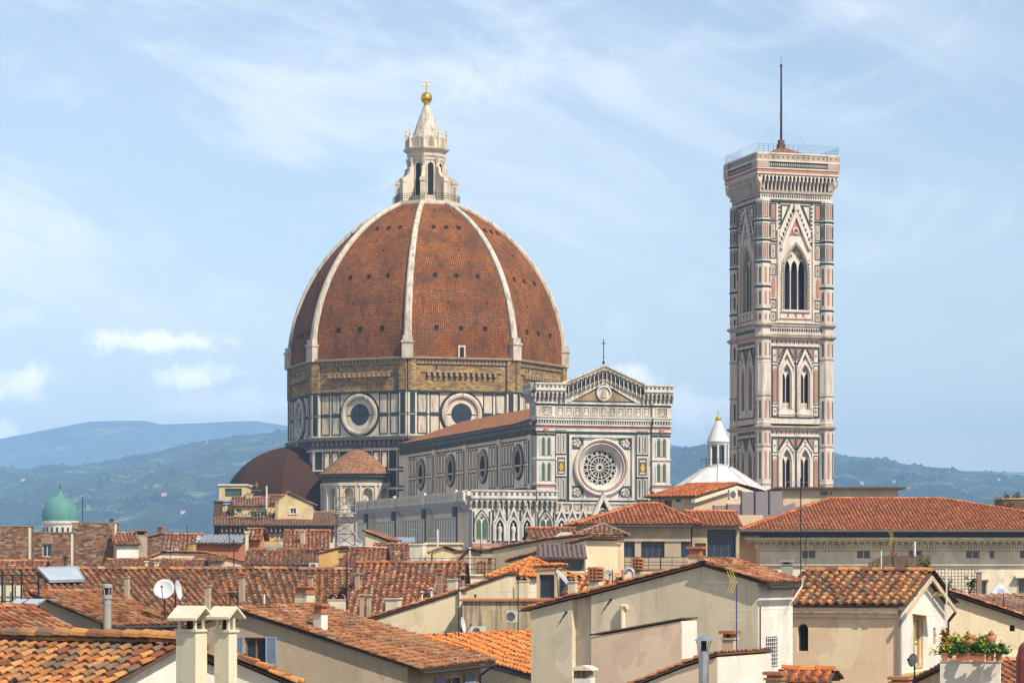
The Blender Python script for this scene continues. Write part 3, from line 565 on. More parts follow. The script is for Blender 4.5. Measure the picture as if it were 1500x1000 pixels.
# lower front: gallery, twin windows, statue niches, bands
mb = MB(F); X0 = -AW
mb.box(X0, 0, -1.2, -.001, 24.0, .3, 0); mb.box(NW_+.001, 0, -1.2, NW_+AW, 24.0, .3, 0)
for xa in (X0, -.1, NW_-3.1, NW_+AW-3.2):
    mb.box(xa, 0, .3, xa+3.2, 23.7, .75, 0); xm = xa+1.6
    mb.band(arch(xm, 18.4, 1.3, 4.9), arch(xm, 18.4, 1.02, 4.45), .75, 1.0, 3); mb.band(arch(xm, 18.4, 1.5, 5.2), arch(xm, 18.4, 1.3, 4.9), .75, .82, 1)
    for q in (xa+.1, xa+2.85): mb.box(q, 18.2, .75, q+.25, 23.2, .82, 1)
for xa, xb, k in ((-7.7, -.6, 3), (3.3, 9.0, 3), (14.6, 20.4, 3)):
    st = (xb-xa)/k
    for j in range(k):
        xm = xa+(j+.5)*st; mb.box(xm-st*.5, 18.0, .3, xm-st*.5+.3, 23.5, .42, 1); mb.box(xm+st*.32, 18.3, .3, xm+st*.42, 22.8, .5, 3)
        mb.band(arch(xm, 18.3, .95, 4.0), arch(xm, 18.3, .66, 3.6), .3, .95, 0); mb.ext([(xm-1.15, 21.4), (xm-.8, 21.4), (xm, 23.35), (xm+.8, 21.4), (xm+1.15, 21.4), (xm, 24.2)], .3, .9, 0)
        mb.box(xm-.1, 24.0, .5, xm+.1, 24.7, .8, 0)
        for sx in (-1.02, 1.02): mb.box(xm+sx-.13, 18.3, .3, xm+sx+.13, 21.6, .85, 0)
mb.box(X0, 17.3, .3, NW_+AW, 17.95, .9, 2); mb.box(X0, 16.9, .3, NW_+AW, 17.3, 1.1, 0); mb.box(X0, 16.0, .3, NW_+AW, 16.3, .9, 1); mb.box(X0, 15.1, .3, NW_+AW, 15.6, 1.0, 0); mb.box(X0, 14.0, .3, NW_+AW, 14.3, .8, 1)
# central gabled porch with a wheel
mb.ext([(RC-2.6, 21.5), (RC-1.9, 21.5), (RC, 25.2), (RC+1.9, 21.5), (RC+2.6, 21.5), (RC, 26.6)], .3, 1.5, 0); mb.ext([(RC-1.9, 21.5), (RC+1.9, 21.5), (RC, 25.2)], .3, .7, 4); mb.rings(RC, 22.9, [(1.0, .7), (1.0, .95), (.75, .95), (.75, .7)], 0, 20); mb.rings(RC, 22.9, [(.3, .7), (.3, .9), (.001, .9)], 0, 10)
for i in range(8):
    a = 2*math.pi*i/8; mb.fr = None; mb.tube(F.at(RC+.2*math.cos(a), 22.9+.2*math.sin(a), .8), F.at(RC+.85*math.cos(a), 22.9+.85*math.sin(a), .8), .07, 0, 4); mb.fr = F
mb.build('lower_facade', ['facewhite', 'green', 'pink', 'paleledge', 'dark'], duomo.e)
mb = MB(F); gallery(F, X0-.3, -.3, .3, 26.8, 1.45, .95); gallery(F, -.25, 3.3, .75, 26.8, 1.45, .9)
gallery(Frame((X0, 3.4, 0), (0, -1, 0)), 0, 3.4, .1, 26.8, 1.45, .95); mb.fr = F; mb.box(X0, 23.7, -3.4, -.001, 26.2, .25, 0); mb.build('lower_gallery', ['facewhite', 'paleledge', 'darkstone'], duomo.e)
mb = MB(F); gallery(F, NW_+.3, NW_+AW+.3, .3, 26.8, 1.45, .95); gallery(F, 20.4, NW_+.25, .75, 26.8, 1.45, .9); mb.fr = F; mb.box(NW_+.001, 23.7, -3, NW_+AW, 26.2, .25, 0)
mb.build('lower_gallery', ['facewhite', 'paleledge', 'darkstone'], duomo.e)
for xa in (X0, -.1, NW_-3.1):
    w2 = MB(F); xm = xa+1.6; w2.ext(arch(xm, 18.4, 1.02, 4.45), .76, .82, 1)
    for sx in (-.5, .5): w2.ext(arch(xm+sx, 18.6, .4, 3.4), .82, .87, 0)
    w2.disc(xm, 22.2, .28, .85, 0, 10); w2.build('twin_window', ['greenglass', 'white'], duomo.e)
for xa, xb, k in ((-7.7, -.6, 3), (3.3, 9.0, 3), (14.6, 20.4, 3)):
    st = (xb-xa)/k
    for j in range(k):
        xm = xa+(j+.5)*st; w2 = MB(F); w2.ext(arch(xm, 18.3, .66, 3.6), .305, .33, 0); o = w2.build('niche', 'dark', duomo.e)
        s = MB(); c = F.at(xm, 0, .62); s.rev(c[0], c[1], [(.42, 18.3), (.45, 18.5), (.32, 18.55), (.36, 18.7), (.30, 19.6), (.36, 20.3), (.33, 20.7), (.12, 20.85), (.11, 20.95)], 0, 10); s.ball((c[0], c[1], 21.1), .19, 0, 8, 1.2); s.tube((c[0]-.3, c[1]-.05, 20.55), (c[0]-.12, c[1]-.3, 19.9), .1, 0, 6); s.tube((c[0]+.3, c[1]-.05, 20.55), (c[0]+.34, c[1]-.12, 19.7), .1, 0, 6)
        s.build('statue', 'facewhite', o, smooth=True)
# ---- small exedra with a tiled cone, on the diagonal face, and the great tribune beyond the corner
f7 = octf(7); c = f7.at(-.5, 0, -.6)
mb = MB(); er = 7.5; mb.rev(c[0], c[1], [(er-1.3, 10), (er-1.3, 31.0)], 0, 32); mb.rev(c[0], c[1], [(er, 10), (er, 23.6), (er+.7, 23.9), (er+.7, 25.1), (er-.9, 25.2)], 0, 32); mb.rev(c[0], c[1], [(er-1.3, 30.6), (er-.3, 30.7), (er-.2, 31.6), (er+.35, 31.9), (er+.45, 32.5), (er-1.2, 32.6)], 1, 32)
na = 12
for i in range(na):
    a = 2*math.pi*i/na; n = V3(math.cos(a), math.sin(a), 0); mb.fr = Frame(V3(c[0], c[1], 0)+n*(er-.25), (-n[1], n[0], 0)); hw = (er-.25)*math.tan(math.pi/na)
    hole_face(mb, -hw, 25.1, hw, 30.7, arch(0, 25.4, .95, 4.3, 'round', 12), 0, 0, 1.0, 0); mb.band(arch(0, 25.4, 1.12, 4.5, 'round', 12), arch(0, 25.4, .95, 4.3, 'round', 12), 0, .12, 0)
    for sx in (-1, 1): mb.box(sx*(hw-.42)-.2, 25.1, 0, sx*(hw-.42)+.2, 30.4, .3, 0)
    mb.box(-hw, 30.1, 0, hw, 30.7, .35, 0)
ex = mb.build('exedra', ['white', 'darkstone', 'dark'], duomo.e)
mb = MB(); sg = 36; vs, fs, uv = [], [], []
for j, (r_, z_) in enumerate(((er+.75, 32.5), (er*.8, 34.3), (er*.5, 36.1), (er*.22, 37.4), (.05, 38.0))):
    for i in range(sg+1): a = 2*math.pi*i/sg; vs.append((c[0]+r_*math.cos(a), c[1]+r_*math.sin(a), z_)); uv.append((a*er, (er+.75-r_)*1.25))
fs = [(j*(sg+1)+i, j*(sg+1)+i+1, (j+1)*(sg+1)+i+1, (j+1)*(sg+1)+i) for j in range(4) for i in range(sg)]
mb.add(vs, fs); o = mb.build('cone_roof', 'conetile', ex, recalc=False); u_ = o.data.uv_layers.new(name='UVMap')
for lp in o.data.loops: u_.data[lp.index].uv = uv[lp.vertex_index]
for kf in (6, 2):                                            # the great tribunes, the near one showing left of the drum
    ff = octf(kf); c = ff.at(0, 0, 1.3); TR, TB = 15.6, 24.4
    mb = MB(); vs, fs, uv = [], [], []; nz = 14
    for k in range(8):
        b = len(vs)
        for i in range(nz+1):
            t = math.pi/2*i/nz; z_ = TB+14.4*math.sin(t); r_ = TR*math.cos(t)
            for q in (0, 1): a = R(-90+22.5+45*(k+q)); vs.append((c[0]+r_*math.cos(a), c[1]+r_*math.sin(a), z_)); uv.append(((q-.5)*2*r_*.38+30*k, 14.4*t))
        fs += [(b+2*i, b+2*i+1, b+2*i+3, b+2*i+2) for i in range(nz)]
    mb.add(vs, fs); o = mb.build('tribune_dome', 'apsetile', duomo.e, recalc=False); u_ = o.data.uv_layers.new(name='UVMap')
    for lp in o.data.loops: u_.data[lp.index].uv = uv[lp.vertex_index]
    mb = MB(); mb.rev(c[0], c[1], [(TR+.6, 0), (TR+.6, 22.5), (TR+1.5, 23), (TR+1.5, 24.3), (TR-1, 24.5)], 0, 8, R(22.5)); mb.build('tribune_wall', 'greymarble', duomo.e)
mb = MB(); c = octf(6).at(0, 0, .5); mb.rev(c[0], c[1], [(.9, 38.6), (.5, 39.4), (.3, 40.3)], 0, 8); mb.build('finial', 'paleledge', duomo.e)

# ------------------------------------------------------------------ bell tower
S = 14.5; TO = V3(42.1, 455, 0)
tower = Thing('bell_tower', 'slender square marble bell tower in white, green and pink with tall arched windows', 'bell tower', TO)
tower.e.rotation_euler = (0, 0, TH); tower.loc = V3(0, 0, 0); TS = .87; q_ = S/2*(1-TS); tower.e.location = (TO[0]+q_*(math.cos(TH)-math.sin(TH)), TO[1]+q_*(math.sin(TH)+math.cos(TH)), 0); tower.e.scale = (TS, TS, 1)
FACES = [Frame((0, 0, 0), (1, 0, 0)), Frame((S, 0, 0), (0, 1, 0)), Frame((S, S, 0), (-1, 0, 0)), Frame((0, S, 0), (0, -1, 0))]
TW, TG, TP, TD, TL = 0, 1, 2, 3, 4
tm = ['towerwhite', 'green', 'pink', 'darkstone', 'paleledge', 'dark']
bw_ = 1.25                                                   # half width of the corner piers
L1 = (24.0, 37.9); L2 = (38.6, 53.4); L3 = (55.6, 77.0)
mb = MB()
def gablet(mb, cx, yb, w, yt, z, t=.42, lz=.35):
    mb.ext([(cx-w, yb), (cx-w+t*.9, yb), (cx, yt-t*2.1), (cx+w-t*.9, yb), (cx+w, yb), (cx, yt)], z, z+lz, TW)
    for sg in (-1, 1):                                        # toothed green edge
        for j in range(6): tt = (j+.5)/6; x, y = cx+sg*w*(1-tt), yb+(yt-yb)*tt; mb.box(x+sg*.02-.16, y+.12, z, x+sg*.02+.16, y+.5, z+.12, TG)
def bifora(mb, cx, y0, ysp, w=1.5):
    """splayed two-light window in its gabled surround; returns the opening outline"""
    h = ysp-y0; o1 = arch(cx, y0, w, h+2.0); o2 = arch(cx, y0, w-.45, h+1.45)
    mb.band(o1, o2, 0.0, .30, TW); mb.band(arch(cx, y0, w-.45, h+1.45), arch(cx, y0+.05, w-.72, h+1.1), -.35, .08, TL)
    return o2
def story(mb, fr, z0, z1):
    mb.fr = fr; cxs = (S/2-1.95, S/2+1.95); y0 = z0+2.5; ysp = y0+6.3
    xa, xb = 1.5, S-1.5; cells = [(xa, S/2-3.75, None), (S/2-3.75, S/2, cxs[0]), (S/2, S/2+3.75, cxs[1]), (S/2+3.75, xb, None)]
    for a, b, c in cells:
        if c is None: mb.add([(a, z0, 0), (b, z0, 0), (b, z1, 0), (a, z1, 0)], [(0, 1, 2, 3)], TW)
        else: hole_face(mb, a, z0, b, z1, arch(c, y0, 1.05, 7.75), 0, TW, .9, TL)
    mb.frame(2.1, z0+1.0, S-2.1, z1-1.55, .2, 0, .08, TG); mb.box(S/2-.1, z0+1.2, 0, S/2+.1, z1-1.75, .09, TG)
    for c in cxs:
        bifora(mb, c, y0, ysp); gablet(mb, c, ysp+1.0, 1.72, z1-1.9, .05)
        for q in (c-1.62, c+1.62): mb.box(q-.09, y0-.2, 0, q+.09, ysp+1.1, .28, TW)
        mb.box(c-1.75, y0-1.0, 0, c+1.75, y0-.75, .5, TW); mb.box(c-1.6, y0-.75, 0, c+1.6, y0, .2, TW); mb.box(c-1.7, z0+1.2, 0, c+1.7, z0+1.5, .35, TW)
        for j in range(10): x = c-1.5+j*.333; mb.box(x-.06, z0+1.25, .0, x+.06, y0-1.0, .14, TD if j % 2 else TP)
        for sg in (-1, 1): mb.ext([(c+sg*.25, z1-1.8), (c+sg*1.75, z1-1.8), (c+sg*1.75, z1-4.0)], 0, .05, TG); mb.ext([(c+sg*.65, z1-1.95), (c+sg*1.6, z1-1.95), (c+sg*1.6, z1-3.4)], .05, .09, TP)
        mb.rings(c, ysp+2.6, [(.22, .05), (.22, .42), (.001, .42)], TD, 8)
    for c in (2.85, S-2.85):
        mb.frame(c-.55, z0+1.25, c+.55, z0+2.9, .12, 0, .09, TG); mb.box(c-.12, z0+2.0, 0, c+.12, z0+2.3, .1, TD)
        mb.frame(c-.55, z0+3.3, c+.55, z1-4.7, .12, 0, .09, TG); mb.ext(arch(c, z0+3.7, .34, z1-5.2-z0-3.7), 0, .08, TP)
        mb.frame(c-.55, z1-4.3, c+.55, z1-1.85, .12, 0, .09, TG); mb.box(c-.12, z1-3.2, 0, c+.12, z1-2.9, .1, TD)
    # patterned frieze
    mb.box(1.5, z1-1.5, 0, S-1.5, z1-1.25, .1, TW); k = 22
    for j in range(k): x = 2.1+(j+.5)*(S-4.2)/k; mb.ext([(x-.2, z1-.8), (x, z1-1.15), (x+.2, z1-.8), (x, z1-.42)], 0, .07, TP if j % 2 else TG)
    mb.box(1.5, z1-.35, 0, S-1.5, z1, .12, TW)
for fr in FACES:
    story(mb, fr, *L1); story(mb, fr, *L2)
    mb.box(1.4, 0, -1, S-1.4, L1[0], 0, TW)
    for z in (L1[1], L2[1]): mb.box(-.1, z, -2, S+.1, z+.3, .75, TL)
    # belfry stage
    z0, z1 = L3; c = S/2; OW = 3.0; y0 = z0+1.0; ysp = 66.3; hb = arch(c, y0+1.6, 2.55, ysp-y0-1.6+3.1)
    hole_face(mb, 1.5, z0, S-1.5, z1, hb, 0, TW, 1.6, TL)
    mb.band(arch(c, y0+1.2, OW, ysp-y0+2.6), arch(c, y0+1.6, 2.55, ysp-y0+1.5), 0, .35, TW)
    mb.band(arch(c, y0+1.6, 2.85, ysp-y0+1.85), arch(c, y0+1.6, 2.68, ysp-y0+1.65), .35, .40, TD)
    mb.band(arch(c, y0+1.6, 2.55, ysp-y0+1.5), arch(c, y0+1.6, 2.35, ysp-y0+1.2), -.8, -.05, TL)
    mb.ext([(c-3.35, 68.6), (c-2.75, 68.6), (c, 74.0), (c+2.75, 68.6), (c+3.35, 68.6), (c, 75.6)], .0, .5, TW); mb.ext([(c-1.5, 71.0), (c+1.5, 71.0), (c, 74.0)], 0, .12, TP); mb.rings(c, 71.75, [(.62, .1), (.62, .3), (.4, .36), (.001, .3)], TW, 14)
    mb.rings(c, 71.75, [(.4, .36), (.2, .4), (.001, .4)], TD, 8); mb.box(c-.35, 75.2, .1, c+.35, 76.3, .6, TW)
    for sg in (-1, 1):
        for j in range(9): tt = (j+.5)/9; x, y = c+sg*3.5*(1-tt), 68.9+7.2*tt; mb.box(x-.17, y, 0, x+.17, y+.55, .1, TG)
        mb.ext([(c+sg*1.0, 76.2), (c+sg*3.2, 76.2), (c+sg*3.2, 72.0)], 0, .06, TG); mb.ext([(c+sg*1.65, 75.9), (c+sg*2.9, 75.9), (c+sg*2.9, 73.4)], .06, .10, TW)
        for zz in np.arange(70.6, 76.2, .7): mb.box(c+sg*3.45-.17, zz, 0, c+sg*3.45+.17, zz+.35, .08, TG)
        x = c+sg*3.75; mb.box(x-.16, z0+.9, 0, x+.16, 71.2, .3, TW); mb.ball(tuple(fr.at(x, 71.5, .15)), .3, TW, 6) if 0 else mb.box(x-.22, 71.2, 0, x+.22, 71.8, .36, TW)
        for k2, zz in enumerate(np.arange(z0+2.2, 67.0, .62)): mb.box(c+sg*2.75-.13, zz, .35, c+sg*2.75+.13, zz+.31, .38, TG if k2 % 2 else TP)
        x = c+sg*4.75                                         # inlaid side panels
        for a, b, kd in ((z0+.6, z0+2.2, 0), (z0+2.8, z0+4.3, 1), (z0+4.4, z0+8.3, 2), (z0+8.4, 66.0, 1), (66.9, 69.4, 0), (70.2, 73.0, 1), (73.7, 76.3, 3)):
            mb.frame(x-.62, a, x+.62, b, .13, 0, .1, TG if kd != 2 else TW)
            if kd == 2: mb.ext(arch(x, a+.3, .36, b-a-.5), 0, .09, TP)
            elif kd == 3: mb.box(x-.38, a+.3, 0, x+.38, b-.3, .09, TP)
            else: mb.box(x-.3, a+.35, 0, x+.3, b-.35, .06, TL); mb.box(x-.1, (a+b)/2-.15, .06, x+.1, (a+b)/2+.15, .12, TD)
    mb.box(c-3.4, y0-.1, 0, c+3.4, y0+.12, .15, TP); mb.box(c-3.2, y0+.12, 0, c+3.2, y0+1.2, .1, TW); mb.box(c-3.1, y0+1.2, -.5, c+3.1, y0+1.45, .45, TW)
    for j in (-1, 0, 1):
        for a in (-1, 1): mb.ext([(c+j*1.6-.3, y0+.66-a*.3), (c+j*1.6-.2, y0+.66-a*.38), (c+j*1.6+.3, y0+.66+a*.3), (c+j*1.6+.2, y0+.66+a*.38)], .1, .14 if a > 0 else .16, TD)
    for zz in (69.75, 73.3): mb.box(1.5, zz, 0, c-4, zz+.22, .2, TG); mb.box(c+4, zz, 0, S-1.5, zz+.22, .2, TG)
    mb.box(1.5, z0, 0, S-1.5, z0+.25, .2, TG); mb.box(1.5, 76.55, 0, S-1.5, 76.8, .2, TG)
    # frieze between the stages
    mb.box(0, 53.7, -2, S, 55.6, .28, TW); mb.box(-.2, 53.7, -2, S+.2, 54.0, .85, TL); mb.box(-.1, 55.3, -2, S+.1, 55.6, .5, TL)
    for j in range(26): x = .6+(j+.5)*(S-1.2)/26; mb.ext([(x-.24, 54.65), (x, 54.2), (x+.24, 54.65), (x, 55.1)], .28, .33, TG if j % 2 else TD)
mb.build('shaft', tm, tower.e)
mb = MB()                                                     # octagonal corner piers
for X, Y_ in ((0.55, .55), (S-.55, .55), (S-.55, S-.55), (.55, S-.55)):
    mb.fr = None; pr = 1.55; mb.rev(X, Y_, [(pr, 0), (pr, 77.0)], TW, 8, R(22.5))
    for z in (24, 37.9, 53.4, 55.4): mb.rev(X, Y_, [(pr, z-.35), (pr+.6, z), (pr+.6, z+.3), (pr, z+.45)], TL, 8, R(22.5))
    for z, m in ((28.1, TL), (34.6, TL), (43.3, TL), (49.6, TL), (58.0, TG), (61.9, TG), (66.1, TG), (69.85, TG), (73.2, TG), (38.6, TW)):
        mb.rev(X, Y_, [(pr, z-.06), (pr+.12, z), (pr+.12, z+.24), (pr, z+.30)], m, 8, R(22.5))
    for k in range(8):
        a = R(45*k); n = V3(math.cos(a), math.sin(a), 0); mb.fr = Frame(V3(X, Y_, 0)+n*pr*math.cos(R(22.5)), (-n[1], n[0], 0))
        for a0, b0 in ((28.8, 34.1), (34.9, 37.3), (39.2, 42.8), (49.9, 52.7), (56.0, 57.6), (58.7, 61.5), (62.4, 65.6), (66.7, 69.4), (70.4, 72.8), (73.8, 76.6)):
            mb.frame(-.46, a0, .46, b0, .12, 0, .05, TG if a0 > 66 else TW); mb.box(-.2, a0+.3, 0, .2, b0-.3, .06, TP if k % 2 == 0 else TD)
        mb.frame(-.5, 43.9, .5, 49.2, .1, 0, .05, TW)
mb.build('corner_pier', tm, tower.e)
for fr in FACES:                                              # the windows themselves
    for z0, z1 in (L1, L2):
        for c in (S/2-1.95, S/2+1.95):
            y0 = z0+2.5; w2 = MB(fr); w2.box(c-1.1, y0, -1.0, c+1.1, y0+8, -.9, 5)
            w2.box(c-1.05, y0, -.6, c+1.05, y0+1.1, -.4, TW)
            for sg in (-.5, .5): w2.box(c+sg-.25, y0+.3, -.4, c+sg+.25, y0+.8, -.38, TD); w2.box(c+sg-.12, y0+.15, -.38, c+sg+.12, y0+.95, -.37, TW)
            hole_face(w2, c-1.05, y0+5.3, c, y0+7.8, arch(c-.52, y0+5.3, .40, .85), -.4, TW); hole_face(w2, c, y0+5.3, c+1.05, y0+7.8, arch(c+.52, y0+5.3, .40, .85), -.4, TW)
            w2.disc(c, y0+6.7, .3, -.38, TD, 10); w2.fr = None; w2.tube(fr.at(c, y0+1, -.45), fr.at(c, y0+5.5, -.45), .09, TW, 6); w2.fr = fr
            for sg in (-1, 1): w2.box(c+sg*1.0-.07, y0+1, -.5, c+sg*1.0+.07, y0+5.4, -.35, TW)
            w2.build('twin_window', tm, tower.e)
    c = S/2; y0 = L3[0]+1.0; w2 = MB(fr); w2.box(c-2.4, y0+1.6, -1.75, c+2.4, 69.8, -1.65, 5); yb = y0+1.6; ys = 66.0
    for j in (-1, 0, 1): xm = c+j*1.56; hole_face(w2, xm-.78, ys-1.0, xm+.78, 69.6, arch(xm, ys-1.0, .62, 1.7), -.7, TW)
    for x, y in ((c-.75, 67.5), (c+.75, 67.5), (c, 68.4), (c-1.3, 67.2), (c+1.3, 67.2)): w2.rings(x, y, [(.34, -.7), (.34, -.6), (.2, -.6)], TL, 10); w2.disc(x, y, .2, -.66, TD, 8)
    w2.fr = None
    for x in (c-.78, c+.78): w2.tube(fr.at(x, yb, -.8), fr.at(x, ys-.5, -.8), .13, TW, 8)
    for x in (c-2.3, c+2.3): w2.tube(fr.at(x, yb, -.7), fr.at(x, ys-.4, -.7), .12, TW, 8)
    w2.build('triple_window', tm, tower.e)
mb = MB()                                                     # crowning gallery on corbels
def sq(fr, a, b): return -b, S+b
for fr in FACES:
    mb.fr = fr; g = 1.45
    mb.box(-.35, 77.0, -2, S+.35, 78.1, .32, TW); mb.box(-.6, 78.1, -2, S+.6, 78.5, .62, TL)
    for j in range(30): x = -.2+(j+.5)*(S+.4)/30; mb.ext([(x-.2, 77.55), (x, 77.2), (x+.2, 77.55), (x, 77.9)], .32, .36, TG if j % 2 else TD)
    mb.box(-.3, 78.5, -2, S+.3, 81.2, .3, TD); k = 21; st = (S+2*g-.3)/k
    for j in range(k+1):
        x = -g+.15+j*st; xi = S/2+(x-S/2)*(S+.6)/(S+2*g-.3); xi = x if -.3 < x < S+.3 else xi
        mb.add([(xi-.13, 78.5, .3), (xi+.13, 78.5, .3), (xi+.13, 78.5, .55), (xi-.13, 78.5, .55), (x-.13, 80.6, .3), (x+.13, 80.6, .3), (x+.13, 80.6, g-.1), (x-.13, 80.6, g-.1), (x-.13, 79.4, .75), (x+.13, 79.4, .75)],
               [(0, 1, 5, 4), (3, 8, 9, 2), (8, 7, 6, 9), (4, 5, 6, 7), (0, 4, 7, 8, 3), (1, 2, 9, 6, 5), (0, 3, 2, 1)], TW)
    for j in range(k): xm = -g+.15+(j+.5)*st; hole_face(mb, xm-st/2, 80.0, xm+st/2, 81.3, arch(xm, 80.0, st*.34, 1.0), g-.12, TW)
    mb.box(-g, 81.2, -2, S+g, 81.45, g+.12, TW); mb.box(-g+.05, 81.45, -2, S+g-.05, 82.05, g, TP); mb.box(-g-.1, 82.05, -2, S+g+.1, 82.3, g+.15, TW); mb.box(-g+.05, 82.3, -2, S+g-.05, 83.3, g, TG)
    for j in range(40): x = -g+.3+(j+.5)*(S+2*g-.6)/40; mb.ext([(x-.18, 82.8), (x, 82.45), (x+.18, 82.8), (x, 83.15)], g, g+.05, TL)
    mb.box(-g-.15, 83.3, -2, S+g+.15, 83.6, g+.25, TW); mb.box(-g, 83.6, g-.5, S+g, 84.6, g, TL); mb.box(-g-.1, 84.6, g-.6, S+g+.1, 84.85, g+.12, TW)
    for j in range(15): x = -g+.6+(j+.5)*(S+2*g-1.2)/15; mb.box(x-.16, 83.95, g, x+.16, 84.3, g+.03, TD)
    for x0 in (-g, S+g-2.4): mb.box(x0-.05, 82.3, g, x0+2.45, 84.6, g+.22, TL); mb.box(x0+.4, 84.0, g+.22, x0+.7, 84.3, g+.24, TD); mb.box(x0+1.6, 84.0, g+.22, x0+1.9, 84.3, g+.24, TD)
mb.build('crown_gallery', tm, tower.e)
mb = MB(); q = .2; mb.add([(q, q, 84.0), (S-q, q, 84.0), (S-q, S-q, 84.0), (q, S-q, 84.0), (S/2, S/2, 87.2)], [(0, 1, 4), (1, 2, 4), (2, 3, 4), (3, 0, 4)]); mb.box(.1, .1, 83.0, S-.1, S-.1, 84.0); o = mb.build('low_roof', 'conetile', tower.e); planar_uv(o, None, None)
mb = MB(); mb.rev(S/2, S/2, [(1.05, 86.4), (.95, 87.6), (.75, 87.6), (.7, 88.3)], 1, 8); mb.tube((S/2, S/2, 88), (S/2, S/2, 101.2), .26, 0, 8, .17); mb.ball((S/2, S/2, 101.3), .3, 1, 8); mb.tube((S/2, S/2, 101.4), (S/2, S/2, 103), .05, 0, 4, .02)
for a, b in ((2, 2), (S-2, 2), (2, S-2)): mb.tube((S/2, S/2, 93.5), (a, b, 84.6), .012, 0, 3)
mb.build('mast', ['iron', 'wood'], tower.e)
mb = MB()
for fr in FACES:
    g = 1.2
    for j in range(9): x = -g+j*(S+2*g)/16; mb.tube(fr.at(x, 84.7, g), fr.at(x, 86.2, g+.35), .03, 0, 4)
    for h in (85.1, 85.5, 85.9, 86.25): mb.tube(fr.at(-g, h, g+(h-84.7)*.22), fr.at(S+g, h, g+(h-84.7)*.22), .016, 0, 4)
mb.build('safety_fence', 'iron', tower.e)

# ------------------------------------------------------------------ baptistery roof and its lantern
bc = P(1052, 0, 415); bp = Thing('baptistery', 'white eight-sided marble pyramid roof topped by a small columned lantern with a golden ball', 'baptistery', (bc[0], 415, 0))
BY = 415.; bz = lambda v: CAMZ+(VH-v)*BY/FPX; bx, by = bc[0], BY; p8 = TH+R(22.5)
mb = MB(); mb.rev(bx, by, [(14.8, 0), (14.8, 20.4), (15.2, 20.5), (15.2, 21.0)], 0, 8, p8); bp.part('wall', mb, 'greymarble')
mb = MB(); zt = bz(684); mb.rev(bx, by, [(14.9, 20.9), (7.3, zt-3.4), (2.1, zt)], 0, 8, p8)
for k in range(8): a = p8+R(45*k); mb.tube((bx+7.33*math.cos(a), by+7.33*math.sin(a), zt-3.37), (bx+2.15*math.cos(a), by+2.15*math.sin(a), zt+.03), .07, 1, 4); mb.tube((bx+14.93*math.cos(a), by+14.93*math.sin(a), 20.93), (bx+7.33*math.cos(a), by+7.33*math.sin(a), zt-3.37), .07, 1, 4)
bp.part('pyramid_roof', mb, ['leadwhite', 'greymarble'])
mb = MB(); z1 = bz(648); mb.rev(bx, by, [(1.75, zt-.2), (1.75, zt+.3), (1.15, zt+.35), (1.15, z1-.4), (1.65, z1-.35), (1.75, z1)], 0, 16); ln = bp.part('lantern', mb, 'leadwhite')
mb = MB()
for k in range(8): a = p8+R(45*k); mb.tube((bx+1.55*math.cos(a), by+1.55*math.sin(a), zt+.3), (bx+1.55*math.cos(a), by+1.55*math.sin(a), z1-.3), .17, 0, 8)
bp.part('column', mb, 'leadwhite', ln); mb = MB(); mb.rev(bx, by, [(1.19, zt+.5), (1.19, z1-.6)], 0, 16); bp.part('opening', mb, 'glass', ln)
mb = MB(); mb.rev(bx, by, [(1.85, z1), (1.75, z1+.25), (1.25, z1+1.4), (.75, z1+2.6), (.35, z1+3.5), (.18, z1+3.9)], 0, 16); bp.part('spire', mb, 'leadwhite', ln, smooth=True)
mb = MB(); mb.ball((bx, by, bz(613.5)), .46, 0, 10); mb.tube((bx, by, z1+3.7), (bx, by, bz(613)), .12, 0, 6); mb.tube((bx, by, bz(611)), (bx, by, bz(601)), .06, 0, 5); mb.tube((bx-.3, by, bz(604.5)), (bx+.3, by, bz(604.5)), .06, 0, 5); bp.part('golden_ball', mb, 'gold', ln)
mb = MB()
for k in range(8):
    a = p8+R(45*k); b = p8+R(45*k+45); c0, c1 = V3(bx+2.6*math.cos(a), by+2.6*math.sin(a), zt), V3(bx+2.6*math.cos(b), by+2.6*math.sin(b), zt)
    mb.tube(c0-V3(0, 0, .3), c0+V3(0, 0, 1.3), .03, 0, 4); mb.tube(c0+V3(0, 0, 1.2), c1+V3(0, 0, 1.2), .025, 0, 4); mb.tube(c0+V3(0, 0, .7), c1+V3(0, 0, .7), .02, 0, 4)
bp.part('railing', mb, 'iron', ln)

# ------------------------------------------------------------------ green copper dome far off on the left
gY = 1000.; gc = P(88, 0, gY); gz = lambda v: CAMZ+(VH-v)*gY/FPX; M['copper'] = marble('green_copper', (.095, .235, .19), (.05, .14, .12), .7)
sy = Thing('domed_temple', 'pale drum with a bulging green copper dome rising behind the brick houses', 'temple', (gc[0], gY, 0))
mb = MB(); rr = 26*gY/FPX; prof = [(rr*.97, gz(764))]+[(rr*math.cos(t)**.72, gz(757)+(gz(727)-gz(757))*math.sin(t)) for t in np.linspace(0, 1.32, 12)]+[(rr*.12, gz(722)), (rr*.05, gz(717))]
for i in range(1): mb.rev(gc[0], gY, prof, 0, 40)
for k in range(40):
    a = 2*math.pi*k/40
    for (r0, z0), (r1, z1_) in zip(prof[1:-3], prof[2:-2]): mb.tube((gc[0]+r0*math.cos(a), gY+r0*math.sin(a), z0), (gc[0]+r1*math.cos(a), gY+r1*math.sin(a), z1_), .07, 0, 3)
sy.part('dome', mb, 'copper')
mb = MB(); mb.tube((gc[0], gY, gz(718)), (gc[0], gY, gz(702)), .12, 0, 6, .04); mb.ball((gc[0], gY, gz(714)), .35, 0, 8); sy.part('finial', mb, 'iron')
